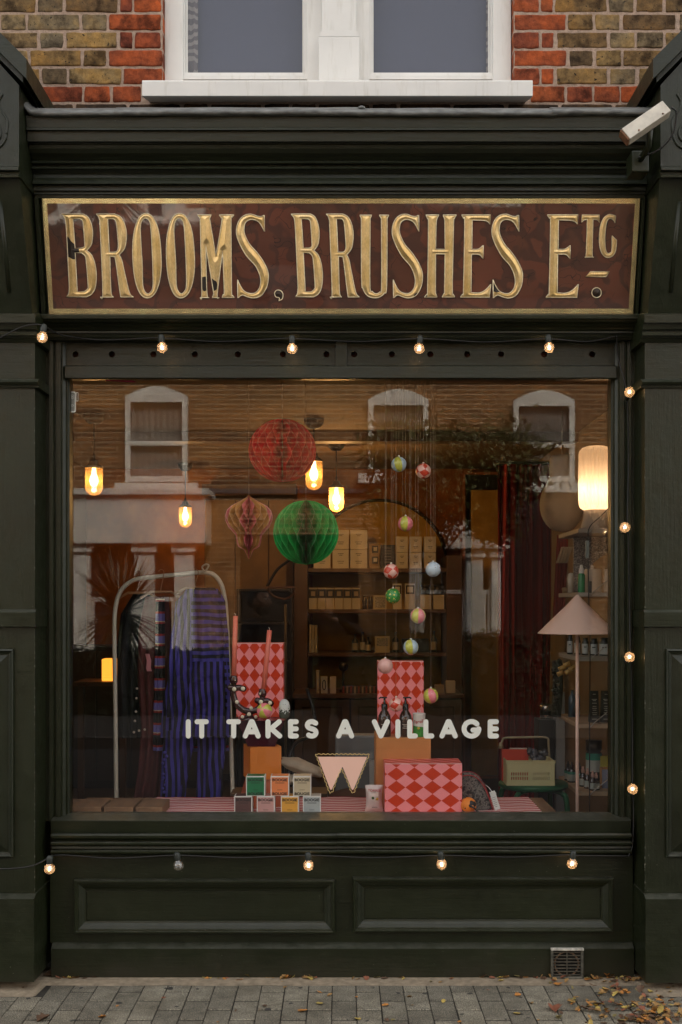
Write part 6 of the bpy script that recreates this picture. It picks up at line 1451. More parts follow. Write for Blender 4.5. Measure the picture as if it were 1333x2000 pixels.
part('sleeve', cloth_tube([(350,368,1170),(336,356,1240),(330,350,1320),(326,346,1400)], Yg-.01, .03, 5, .008, 7), SV, js)
part('sleeve', cloth_tube([(425,440,1175),(430,446,1240),(433,447,1320),(434,447,1385)], Yg-.02, .03, 5, .008, 8), SH_, js)
m_ = MB()
for k in range(13): m_.sphere(P(322+4*math.sin(k*1.7), 1470+k*7, Yg-.03), .008, 8)
part('ruffle', m_, flat(BLU, .9), js)['kind'] = 'stuff'
def garment(name, label, secs, Y, mat, dep=.05, seed=0, cat='dress', famp=.012, base=None):
    return solo(name, cloth_tube(secs, Y, dep, 8, famp, seed), mat, label, cat, (PX((secs[0][0]+secs[0][1])/2,Y), Y, PZ(secs[-1][2],Y)))
md = garment('maroon_dress', 'long flared maroon dress with white pompom trim on the rail', [(285,330,1165),(272,335,1230),(270,325,1320),(278,322,1420),(272,322,1500),(264,318,1552),(266,316,1556)], Yg+.12, flat((.095,.022,.022), .9), seed=4)
for k, (a, b_) in enumerate(((268,1345),(267,1364),(266,1390),(264,1408),(262,1430),(272,1427),(283,1425))):
    m_ = MB(); m_.sphere(P(a,b_,Yg+.04), .0062, 8); part('pompom', m_, flat((.6,.5,.42)), md)
garment('dark_coat', 'black coat hanging nearest the left end of the rail', [(262,300,1160),(238,300,1200),(232,292,1260),(232,288,1330),(236,284,1400),(238,280,1440)], Yg+.2, flat((.012,.014,.016), .9), seed=6, cat='coat')
KN, nt, b = newmat('knitted_bands'); v = coords(nt); sp = nn(nt,'ShaderNodeSeparateXYZ'); nt.links.new(v, sp.inputs[0]); fz = math_(nt,'FRACT', math_(nt,'MULTIPLY', math_(nt,'ADD', sp.outputs[2], 5), 1/.108))
nt.links.new(ramp_(nt, fz, [(0,(.30,.03,.03)),(.08,(.60,.45,.28)),(.12,(.16,.14,.42)),(.45,(.30,.03,.03)),(.55,(.015,.015,.02))]), b.inputs['Base Color']); nt.nodes[-1].color_ramp.interpolation = 'CONSTANT'; b.inputs['Roughness'].default_value = .9
for n_ in nt.nodes:
    if n_.type == 'VALTORGB': n_.color_ramp.interpolation = 'CONSTANT'
garment('banded_knit_scarf', 'knitted scarf banded blue, red and cream, hanging beside the jumpsuit', [(305,322,1170),(304,322,1250),(302,322,1340),(301,322,1400),(300,320,1465)], Yg+.07, KN, .03, 3, 'scarf', .004)
garment('banded_knit_skirt', 'knitted garment with a red and blue hem behind the jumpsuit legs', [(380,440,1300),(372,450,1380),(372,452,1440),(374,452,1466)], Yg+.16, KN, .05, 3, 'skirt', .006)
PK = garment('pink_ribbon', 'small pink embroidered ribbon hanging from the dark coat', [(284,292,1277),(287,296,1290),(286,295,1305),(288,297,1311)], Yg+.02, flat((.55,.22,.24)), .004, 3, 'ribbon', .001)
for i, (a, b_, t_, lab) in enumerate(((372,392,1149,'in the indigo jumpsuit'),(300,330,1156,'in the maroon dress'),(250,290,1158,'in the black coat'))):
    Y = Yg+.02+.06*i; c = P((a+b_)/2,t_,Y); zr = PZ(1121,.95); m_ = MB(); m_.tube([c+Vector((-.10,0,-.03)), c+Vector((-.05,0,0)), c+Vector((.05,0,0)), c+Vector((.10,0,-.03))], .006, 8); m_.tube(smooth_path([c, c+Vector((0,0,.02)), Vector((c.x+.014,Y,zr+.006)), Vector((c.x,Y,zr+.022)), Vector((c.x-.012,Y,zr+.012))], 5), .002, 6)
    solo('coat_hanger', m_, flat((.40,.22,.10), .5), 'wooden coat hanger '+lab, 'hanger', c)

# ---------------------------------------------------------------- floor lamp with cone shade
Y = .66; s_ = sc_(Y); c = P(1128, 1237, Y); fl2 = thing('floor_lamp', 'slender dusty pink floor lamp with a wide cone shade', 'floor lamp', (c.x, Y, FZ))
PKM = M('dusty_pink_enamel', (.82,.57,.46), .45, var=.03)
m_ = MB(); R1 = 77/s_; H1 = 76/s_; m_.lathe([(.002,H1),(.006,H1-.002)] + [(R1*t, H1*(1-t)) for t in (.25,.5,.75,.985)] + [(R1,.0005),(R1*.99,-.002),(R1*.96,.002),(.01,H1-.012)], c, 64); part('lamp_shade', m_, PKM, fl2)
m_ = MB(); m_.tube([(c.x,Y,FZ),(c.x,Y,c.z+H1*.5)], .0082, 12); m_.lathe([(.02,-.01),(.02,-.03),(.008,-.035)], (c.x,Y,c.z+.03), 14); part('pole', m_, PKM, fl2)
m_ = MB(); m_.lathe([(.001,.0),(.13,0),(.13,.012),(.001,.014)], (c.x,Y,FZ), 32); part('base', m_, PKM, fl2)

# ---------------------------------------------------------------- wall shelving at the right
Y0, Y1 = 1.0, 1.52; XS0, XS1 = PX(1130,Y0), RX1-.003
GREYW = M('pale_grey_shelf', (.36,.34,.29), .5, var=.08); STEEL = M('white_wire', (.45,.43,.38), .35, .2, var=.05)
ws = thing('wall_shelving', 'pale shelving with thin wire brackets on the wall at the window end', 'shelving', (XS1, 1.2, PZ(1560,Y0)))
SZ = {}
for k, py in enumerate((1032,1157,1283,1414,1546)):
    z = PZ(py,Y0); SZ[py] = z; m_ = MB(); m_.box(XS0, XS1, Y0, Y1, z-.022, z, b=.003); part('shelf', m_, GREYW if k < 3 else PINE, ws)
    m_ = MB(); m_.tube([(XS0+.055,Y0-.004,z-.02),(XS0+.075,Y0-.004,z+.004),(XS1-.01,Y0-.004,z+.20)], .0026, 6); part('wire_bracket', m_, STEEL, ws)
for yy in (Y0-.004, Y1+.004):
    m_ = MB(); m_.tube([(XS1-.008,yy,FZ+.2),(XS1-.008,yy,PZ(1015,Y0))], .004, 6); part('wire_upright', m_, STEEL, ws)
# ribbed lantern lamp
Y = 1.16; s_ = sc_(Y); cx = 1164; zb = PZ(996,Y); rl = thing('lantern_lamp', 'glowing ribbed white lantern lamp on the top shelf', 'table lamp', (PX(cx,Y), Y, SZ[1032]))
TRL = bpy.data.materials.new('opal_ribbed_shade'); TRL.use_nodes = True; nt = TRL.node_tree; nt.nodes.clear(); o_ = nn(nt,'ShaderNodeOutputMaterial'); d = nn(nt,'ShaderNodeBsdfDiffuse'); t = nn(nt,'ShaderNodeBsdfTranslucent'); x = nn(nt,'ShaderNodeMixShader'); d.inputs[0].default_value = (.72,.62,.48,1); t.inputs[0].default_value = (.95,.80,.64,1); x.inputs[0].default_value = .55
nt.links.new(d.outputs[0], x.inputs[1]); nt.links.new(t.outputs[0], x.inputs[2]); nt.links.new(x.outputs[0], o_.inputs[0])
rr3, hh = 32/s_, 124/s_
pf = [(rr3*.72,0),(rr3*.90,hh*.03),(rr3*.98,hh*.08)] + [(rr3*(1+.02*math.sin(PI*q/10)), hh*(.08+.80*q/10)) for q in range(1,11)] + [(rr3*.95,hh*.93),(rr3*.80,hh*.975),(rr3*.55,hh),(.002,hh*1.004)]
m_ = MB(); m_.lathe(pf, (PX(cx,Y),Y,zb), 144, mod=lambda a, z: 1+.03*math.cos(a*30)); part('lamp_shade', m_, TRL, rl)
m_ = MB(); zz = SZ[1032]+.0005; m_.lathe([(.001,0),(rr3*.86,0),(rr3*.88,.02),(rr3*.78,.05),(rr3*.70,zb-zz-.001),(.001,zb-zz-.001)], (PX(cx,Y),Y,zz), 144, mod=lambda a, z: 1+.014*math.cos(a*36)); part('base', m_, M('grey_ribbed_base', (.42,.38,.33), .5, var=.05), rl)
m_ = MB(); m_.sphere((PX(cx,Y),Y,zb+hh*.27), .028, 16); part('bulb', m_, glowmat('lantern_bulb', (1,.75,.42), 1.2), rl)
l = bpy.data.lights.new('lantern_light','POINT'); l.energy = .30; l.color = (1,.72,.48); l.shadow_soft_size = .035; lo = bpy.data.objects.new('lantern_light', l); S.collection.objects.link(lo); lo.location = (PX(cx,Y),Y,zb+hh*.27)
lo.visible_camera = True
# cord with switch
m_ = MB(); c = P(1150,1030,.98); m_.tube(smooth_path([P(1196,985,1.0), P(1174,1008,.985), P(1152,1030,.98), P(1149,1060,.97), P(1150,1160,.96), P(1153,1250,.96), P(1152,1400,.96), P(1152,1590,.96)], 8), .0026, 6)
cdo = solo('lamp_cord', m_, BLK, 'thin dark lamp cord hanging down in front of the shelving', 'cord', P(1152,1590,.96))
m_ = MB(); m_.box(PX(1144,.95), PX(1151,.95), .945, .962, PZ(1090,.95), PZ(1056,.95), b=.003); part('inline_switch', m_, flat((.30,.36,.34)), cdo)
m_ = MB(); m_.box(PX(1149,.95), PX(1156,.95), .945, .962, PZ(1158,.95), PZ(1135,.95), b=.003); part('plug', m_, flat((.05,.055,.05)), cdo)
# arched terrazzo back panel and canisters
Yt = 1.35; m_ = MB(); s_ = sc_(Yt); z = SZ[1157]
TZM, nt, b = newmat('grey_terrazzo'); v = coords(nt); nt.links.new(ramp_(nt, noise_(nt, v, 150, 3, .7), [(.42,(.13,.12,.105)),(.55,(.30,.28,.25)),(.65,(.45,.42,.37))]), b.inputs['Base Color']); b.inputs['Roughness'].default_value = .6
xa, xb, zt = PX(1120,Yt), PX(1222,Yt), PZ(1044,Yt); cxx, rz2 = PX(1200,Yt), 62/s_
cs = [[(xa,z+.001),(xa,zt),(xb,zt),(xb,z+.001),(cxx+rz2*.98,z+.001)] if False else [(xa,z+.001),(xa,zt),(xb,zt),(xb,z+.14)] + [(cxx+rz2*math.cos(a)*1.0, z+.001+ (rz2*1.25)*math.sin(a)) for a in [R(75)+R(105)*k/12 for k in range(13)]]]
me = curve2d(cs, Yt, .012); me.materials.append(TZM); tp = part('arched_panel', me, None, None); tag(tp, 'speckled grey terrazzo panel with an arched opening on the second shelf', 'panel')
for i, (a, b_) in enumerate(((1142,1176),(1180,1212))):
    Y = 1.12; m_ = MB(); c = P((a+b_)/2,1157,Y); c.z = SZ[1157]+.0005; u = 1/sc_(Y); r_ = (b_-a)/2*u; m_.lathe([(.001,0),(r_*.96,0),(r_,.004),(r_,44*u),(r_*.92,46*u),(.001,46*u)], c, 28); m_.lathe([(.001,45*u),(4*u,45*u),(4*u,52*u),(3*u,54*u),(.001,54*u)], (c.x-r_*.1,c.y,c.z), 12)
    solo('canister', m_, flat((.58,.48,.36), .5), 'cream canister with a small knob on the second shelf, '+('beside the green bottle' if i == 0 else 'nearest the window jamb'), 'canister', c)
Y = 1.04; u = 1/sc_(Y); c = P(1136,1157,Y); c.z = SZ[1157]+.0005; m_ = MB(); m_.lathe([(.001,0),(6.8*u,0),(7*u,1*u),(7*u,34*u),(5*u,37*u),(.001,37*u)], c, 20); gb2 = solo('green_bottle', m_, flat((.03,.26,.09), .2), 'bright green bottle with white spray cap over the cone lamp', 'bottle', c)
m_ = MB(); m_.lathe([(5*u,36*u),(5*u,44*u),(3.4*u,48*u),(3*u,53*u),(.001,54*u)], c, 16); part('spray_cap', m_, flat((.75,.75,.7)), gb2)
for k, (a, b_, t_, col, lab) in enumerate(((1110,1120,1118,(.50,.47,.38),'small globe-lidded jar left of the green bottle'),(1100,1109,1146,(.30,.20,.10),'tiny tan pot at the shelf end above the cone lamp'))):
    Y = 1.2+.1*k; m_ = MB(); c = P((a+b_)/2,1157,Y); c.z = SZ[1157]+.0005; u = 1/sc_(Y); h = 1157-t_; m_.lathe([(.001,0),(6*u,0),(6*u,h*.5*u),(7.5*u,h*.7*u),(5*u,h*.95*u),(.001,h*u)], c, 16); solo('small_pot', m_, flat(col, .5), lab, 'pot', c)
# jars on the 3rd shelf
for i, (a, b_, t_) in enumerate(((1108,1119,1244),(1122,1134,1248),(1137,1150,1250),(1152,1168,1250),(1171,1190,1248),(1192,1206,1250))):
    Y = 1.30 - i*.045; m_ = MB(); c = P((a+b_)/2,1283,Y); c.z = SZ[1283]+.0005; u = 1/sc_(Y); r_ = (b_-a)/2*u; h = (1283-t_)*u
    m_.lathe([(.001,0),(r_,0),(r_,h*.78),(r_*.8,h*.84),(r_*.85,h),(.001,h)], c, 20); o = solo('jar', m_, BLACKP, 'dark jar with a white label on the third shelf, %s' % ('furthest back','second from the far end','third from the far end','beside the hanging cord','broadest of them','nearest the window jamb')[i], 'jar', c)
    m_ = MB(); m_.lathe([(r_*1.02,h*.08),(r_*1.02,h*.66)], c, 20); part('paper_label', m_, flat((.45,.47,.44)), o); 
    m_ = MB(); m_.box(c.x-r_*.6, c.x+r_*.2, c.y-r_*1.06, c.y-r_*1.03, c.z+h*.45, c.z+h*.5); part('print', m_, INK, o)
m_ = MB(); Y = 1.45; m_.tube(smooth_path([P(1088,1290,Y), P(1090,1340,Y), P(1086,1400,Y)], 5), [.028]*11, 8); 
for k in range(30):
    m_.sphere(P(1084+random.uniform(-3,10), 1290+k*3.6, Y-.02+random.uniform(-.01,.01)), .012, 6)
solo('knotted_tassel', m_, flat((.045,.04,.03), .9), 'dark knobbly knitted tassel hanging below the third shelf', 'tassel', P(1088,1290,Y))
for k, (x, y) in enumerate(((1098,1305),(1108,1298),(1118,1305),(1095,1315),(1110,1312))):
    m_ = MB(); m_.tube([P(x-6,y+3,1.1), P(x+6,y-3,1.1)], .012, 10); solo('wrapped_sweet', m_, flat((.45,.28,.08), .4), 'yellow-wrapped roll in the bundle under the third shelf', 'sweet', P(x,y,1.1), 'yellow-wrapped rolls under the third shelf')
# black pouches on the 4th shelf
for i, (a, b_) in enumerate(((1153,1171),(1175,1196))):
    Y = 1.06; m_ = MB(); z = SZ[1414]+.0005; x0, x1 = PX(a,Y), PX(b_,Y); h = 62/sc_(Y)
    m_.add([(x0,Y,z),(x1,Y,z),(x1-.002,Y+.012,z+h),(x0+.002,Y+.012,z+h),(x0,Y+.05,z),(x1,Y+.05,z)], [(0,1,2,3),(5,4,3,2),(0,3,4),(1,5,2),(0,4,5,1)])
    o = solo('black_pouch', m_, BLACKP, 'black stand-up pouch printed with pale lines on the fourth shelf, %s' % ('beside the lamp cord','nearest the window jamb')[i], 'pouch', ((x0+x1)/2, Y+.02, z))
    for f, w_ in ((.88,.3),(.72,.55),(.68,.35),(.60,.5),(.50,.4),(.44,.5),(.38,.4),(.30,.55),(.24,.45),(.10,.6)):
        m_ = MB(); yy = Y+.012*f; xm = (x0+x1)/2; hw2 = (x1-x0)*w_/2; m_.box(xm-hw2, xm+hw2, yy-.0012, yy-.0006, z+h*f, z+h*f+.0028); part('print', m_, flat((.42,.42,.38)), o)
for i, x in enumerate((1118,1126)):
    Y = 1.35+.04*i; m_ = MB(); c = P(x,1414,Y); c.z = SZ[1414]+.0005; m_.lathe([(.001,0),(.02,0),(.02,.10),(.008,.12),(.008,.14),(.001,.14)], c, 14); solo('bottle', m_, flat((.06,.10,.14), .3), ('blue-black','tall slate blue')[i]+' bottle on the fourth shelf behind the lamp pole', 'bottle', c)
# 5th shelf: dropper bottles, jars, books
for i, (x, Y, r_, h, cap, band) in enumerate(((1110,1.36,.019,.10,0,1),(1117,1.30,.022,.105,0,1),(1132,1.22,.020,.11,1,1),(1139,1.16,.018,.10,2,0),(1148,1.10,.018,.10,2,0),(1158,1.04,.019,.095,2,0),(1165,1.05,.017,.085,2,0))):
    c = P(x,1546,Y); c.z = SZ[1546]+.0005; m_ = MB(); m_.lathe([(.001,0),(r_,0),(r_,h*.55),(r_*.4,h*.66),(r_*.4,h*.7),(.001,h*.7)], c, 18)
    o = solo('dropper_bottle', m_, AMBG, 'brown dropper bottle, lowest wall shelf, %s' % ('furthest back','second from the back','third from the back, by the lamp pole','middle one with pink cap','pink capped, behind two more','front one with tall pink cap','frontmost, pink capped and short')[i], 'bottle', c)
    m_ = MB(); m_.lathe([(r_*.42,h*.68),(r_*.5,h*.69),(r_*.48,h*.84),(r_*.28,h*.88),(r_*.25,h*1.0),(.001,h*1.01)], c, 14); part('cap', m_, flat((.55,.33,.27)) if cap == 2 else BLACKP, o)
    m_ = MB(); m_.lathe([(r_*1.02,h*.08),(r_*1.02,h*.40)], c, 18); part('paper_label', m_, flat((.38,.42,.38)), o)
    if band: m_ = MB(); m_.lathe([(r_*1.03,h*.40),(r_*1.03,h*.53)], c, 18); part('label_band', m_, flat((.03,.28,.19)), o)
Y = 1.28; c = P(1160,1546,Y); c.z = SZ[1546]+.0005; m_ = MB(); m_.lathe([(.001,0),(.04,0),(.04,.15),(.033,.165),(.041,.17),(.041,.22),(.001,.22)], c, 28); o = solo('large_jar', m_, BLACKP, 'large black-lidded jar with a green banded label on the lowest wall shelf', 'jar', c)
m_ = MB(); m_.lathe([(.0405,.06),(.0405,.12)], c, 28); part('paper_label', m_, flat((.42,.46,.42)), o); m_ = MB(); m_.lathe([(.041,.12),(.041,.155)], c, 28); part('label_band', m_, flat((.03,.28,.19)), o)
bx('boxed_set', 'yellow-green box at the back of the lowest wall shelf', 'box', 1169, 1200, 1477, 1497, 1.25, .05, flat((.42,.38,.04)), z0=SZ[1546]+.07)
bx('support_box', 'dark brown box under the yellow-green box', 'box', 1166, 1200, 1498, 1546, 1.25, .1, flat((.12,.05,.03)), z0=SZ[1546]+.0005)
for i, (a, b_, col) in enumerate(((1175,1189,(.20,.24,.34)),(1192,1206,(.10,.10,.13)))):
    o = bx('gift_box', ('slate blue','dark')[i]+' gift box edged in tan on the lowest wall shelf', 'box', a, b_, 1500, 1546, 1.10, .04, flat((.42,.22,.08)), z0=SZ[1546]+.0005); sub('front_panel', o, a+1.5, b_-1.5, 1503, 1540, 1.10, flat(col))
# tall narrow stand and metal coffee tin
Y = 1.62; m_ = MB(); m_.box(PX(1086,Y), PX(1104,Y), Y, Y+.12, FZ, PZ(1352,Y), b=.004); solo('grey_plinth', m_, flat((.30,.30,.28)), 'narrow grey plinth with a wooden top beside the curtain', 'plinth', (PX(1095,Y), Y, FZ))
Y = 1.6; m_ = MB(); m_.box(PX(1052,Y), PX(1084,Y), Y, Y+.14, FZ, PZ(1406,Y), b=.004); solo('dark_cabinet', m_, BLACKP, 'narrow dark cabinet under the banded metal tin', 'cabinet', (PX(1068,Y), Y, FZ))
c = P(1068,1406,Y+.06); m_ = MB(); u = 1/sc_(Y+.06); m_.lathe([(.001,0),(12*u,0),(13*u,3*u),(13*u,10*u)], c, 24); m_.lathe([(13*u,19*u),(14*u,27*u),(12*u,31*u),(12*u,29*u),(.001,28*u)], c, 24); o = solo('metal_tin', m_, M('brushed_steel', (.45,.43,.4), .25, .9, var=.1), 'round brushed metal tin with a black band, in front of the curtain', 'tin', c)
m_ = MB(); m_.lathe([(13.3*u,10*u),(13.3*u,19*u)], c, 24); part('band', m_, BLACKP, o)

# ---------------------------------------------------------------- green stool, crate, books
Y = 1.02; s_ = sc_(Y); c = P(1042,1527,Y+.15); sz_ = c.z; st = thing('green_stool', 'round green wooden stool with bent legs', 'stool', (c.x, c.y, FZ))
GRN = M('green_stain', (.012,.12,.045), .4, var=.12)
m_ = MB(); m_.lathe([(.001,-.028),(.165,-.028),(.175,-.02),(.175,-.006),(.168,0),(.001,0)], c, 48); part('seat', m_, GRN, st)
for k in range(4):
    a = R(45+90*k+8); d = Vector((math.cos(a), math.sin(a), 0)); m_ = MB(); b0 = Vector((c.x,c.y,sz_-.034)); m_.tube(smooth_path([b0+d*.04, b0+d*.12, b0+d*.165+Vector((0,0,-.012)), b0+d*.185+Vector((0,0,-.05)), b0+d*.20+Vector((0,0,-(sz_-FZ)*.5)), Vector((c.x,c.y,FZ))+d*.21], 5), .014, 8); part('leg', m_, GRN, st)
Y = 1.04; CRT = M('pastel_yellow_plastic', (.70,.66,.36), .4, var=.05); cr = thing('folding_crate', 'pale yellow slotted folding crate on the green stool', 'crate', (PX(1040,Y), Y+.1, sz_))
x0, x1, z0_, z1_ = PX(990,Y), PX(1084,Y), sz_+.001, PZ(1486,Y); dd_ = .17
cs = [[(x0,z0_),(x1,z0_),(x1,z1_),(x0,z1_)]]
for rr_i in range(2):
    for k in range(22):
        if k in (10, 11): continue
        xa = x0+.022+(x1-x0-.044)*k/22; zb_ = z0_+.028+rr_i*.022; cs.append([(xa,zb_),(xa+.0045,zb_),(xa+.0045,zb_+.016),(xa,zb_+.016)])
me = curve2d(cs, Y, .002); me.materials.append(CRT); part('front_side', me, None, cr)
m_ = MB(); m_.box(x0, x1, Y+dd_, Y+dd_+.004, z0_, z1_); part('back_side', m_, CRT, cr)
for xx in (x0, x1-.004): m_ = MB(); m_.box(xx, xx+.004, Y+.0025, Y+dd_, z0_, z1_); part('end_side', m_, CRT, cr)
m_ = MB(); m_.box(x0+.004, x1-.004, Y+.003, Y+dd_, z0_, z0_+.004); part('floor', m_, flat((.30,.04,.03)), cr)
m_ = MB(); m_.ring(x0-.004, x1+.004, z1_-.012, z1_+.003, [(.0005,Y),(0,Y-.006),(.003,Y-.006),(.0035,Y-.002)]); part('rim', m_, CRT, cr)
for xx in (x0+.004, x1-.018): m_ = MB(); m_.box(xx, xx+.014, Y-.008, Y-.0022, z0_+.02, z1_-.014, b=.002); part('hinge', m_, CRT, cr)
bx('red_book', 'bright red book standing in the crate', 'book', 981, 1033, 1464, 1515, 1.16, .02, flat((.62,.055,.02)), z0=sz_+.006)
bx('cream_book', 'cream paperback leaning behind the crate front', 'book', 996, 1030, 1461, 1515, 1.185, .012, CREAMC, z0=sz_+.006)
m_ = MB()
for k in range(16): m_.sphere((PX(1040+random.uniform(-6,26),1.12), 1.12+random.uniform(-.02,.03), PZ(1480+random.uniform(-14,8),1.12)), random.uniform(.010,.022), 8)
solo('bagged_trinkets', m_, M('crinkled_cellophane', (.08,.085,.10), .15, var=.7, vs=60, coat=.4), 'heap of shiny bagged trinkets at the back of the crate', 'trinkets', (PX(1050,1.12), 1.12, PZ(1490,1.12)), kind='stuff')
m_ = MB(); m_.tube(smooth_path([P(978,1460,1.2), P(982,1446,1.2), P(990,1441,1.2), P(1040,1440,1.2), P(1068,1441,1.2), P(1072,1455,1.2), P(1074,1500,1.2)], 6), .0055, 8); m_.tube([P(978,1450,1.2), P(979,1461,1.2)], [.006,.016], 8)
solo('bentwood_handle', m_, flat((.40,.33,.20)), 'pale bent handle arching over the crate', 'handle loop', P(1074,1500,1.2))

# ---------------------------------------------------------------- things on the floor behind the display
Y = .98; bx('grey_case', 'flat grey moulded case standing behind the pink W emblem', 'case', 655, 735, 1436, 1600, Y, .10, flat((.17,.18,.175), .5), .01, z0=FZ)
bx('paper_block', 'block of white printed sheets beside the grey case', 'paper block', 722, 733, 1486, 1560, .92, .05, flat((.38,.37,.33)), z0=FZ)
def lump(name, label, cat, c, sx, sy, sz, col, seed, tilt=0):
    m_ = MB(); m_.sphere((0,0,0), 1, 32)
    m_.v = [(lambda p: (p.x*sx*(1+.25*noise.noise(p*1.6+Vector((seed,0,0)))), p.y*sy, p.z*sz*(1+.35*noise.noise(p*2.1+Vector((0,seed,0))))))(Vector(v)) for v in m_.v]
    me = m_.mesh(name, M(name+'_cloth', col, .95, var=.2, vs=12, bump=.8, bs=60, dist=.006)); o = link(name, me, None, c); o.rotation_euler = (0, tilt, 0); tag(o, label, cat); return o
lump('sheepskin', 'long cream sheepskin roll behind the orange block', 'sheepskin', P(588,1497,.9), .115, .07, .032, (.66,.58,.43), 3, R(18))
lump('sheepskin', 'cream fleece folded under the long roll', 'sheepskin', P(572,1522,.88), .075, .07, .022, (.66,.60,.46), 8, R(-8))
lump('wool_blanket', 'brown wool blanket bundled at the foot of the W emblem', 'blanket', P(690,1552,.80), .10, .08, .03, (.12,.055,.03), 5)
bk2 = thing('low_trolley', 'dark low trolley shelf carrying the fleeces', 'trolley', (PX(590,.9), .9, FZ))
m_ = MB(); m_.box(PX(450,.8), PX(640,.8), .80, 1.0, PZ(1550,.8)-.02, PZ(1550,.8), b=.003); part('shelf', m_, WOOD, bk2)
m_ = MB(); m_.box(PX(450,.8), PX(640,.8), .82, .98, FZ, PZ(1550,.8)-.0205); part('body', m_, BLACKP, bk2)
m_ = MB(); m_.tube(smooth_path([P(600,1345,1.5), P(612,1385,1.45), P(616,1420,1.4), P(600,1440,1.35), P(580,1450,1.3), P(567,1475,1.25), P(565,1520,1.2)], 8), .010, 10); solo('vacuum_hose', m_, BLACKP, 'black vacuum cleaner hose curving down behind the lettering', 'hose', P(565,1520,1.2))
# music stand like lectern and dark display pieces behind
ms = thing('music_stand', 'black music stand holding brass trays, left of the back shelves', 'stand', (PX(558,2.4), 2.4, FZ))
Y = 2.4; m_ = MB(); m_.tube([(PX(558,Y),Y,FZ),(PX(558,Y),Y,PZ(1180,Y))], .008, 8); part('pole', m_, flat((.12,.09,.05), .3), ms)
m_ = MB(); m_.box(PX(522,Y), PX(576,Y), Y-.03, Y+.03, PZ(1149,Y), PZ(1145,Y), b=.003); m_.tube(smooth_path([P(524,1150,Y), P(534,1164,Y), P(556,1170,Y), P(572,1162,Y), P(576,1150,Y)], 5), .008, 6); part('tray', m_, flat((.20,.10,.05), .35), ms)
m_ = MB(); m_.tube(smooth_path([P(522,1146,Y), P(540,1115,Y), P(560,1098,Y), P(585,1080,Y)], 5), .010, 6); part('arm', m_, BLACKP, ms)

# ---------------------------------------------------------------- people on the pavement (seen mirrored in the glass)
SKIN = M('skin', (.42,.23,.15), .5, var=.1, vs=20, trans=.1); HAIR = M('dark_hair', (.018,.012,.008), .6, var=.4, vs=60, bump=.8, bs=90, dist=.004); SHIRT = M('dark_shirt', (.02,.02,.024), .9, var=.2, vs=8, bump=.4, bs=20, dist=.008); JEANS = M('dark_trousers', (.03,.035,.05), .9, var=.2)
def skin_body(name, joints, edges, radii, mat, parent, loc=(0,0,0)):
    me = bpy.data.meshes.new(name); me.from_pydata(joints, edges, []); me.update(); me.materials.append(mat)
    o = link(name, me, parent); o.location = loc
    md_ = o.modifiers.new('skin', 'SKIN'); md_.use_smooth_shade = True
    for i, r_ in enumerate(radii):
        q = me.skin_vertices[0].data[i]; q.radius = r_ if isinstance(r_, tuple) else (r_, r_); q.use_root = (i == 0)
    s2 = o.modifiers.new('sub', 'SUBSURF'); s2.levels = 2; s2.render_levels = 2; return o
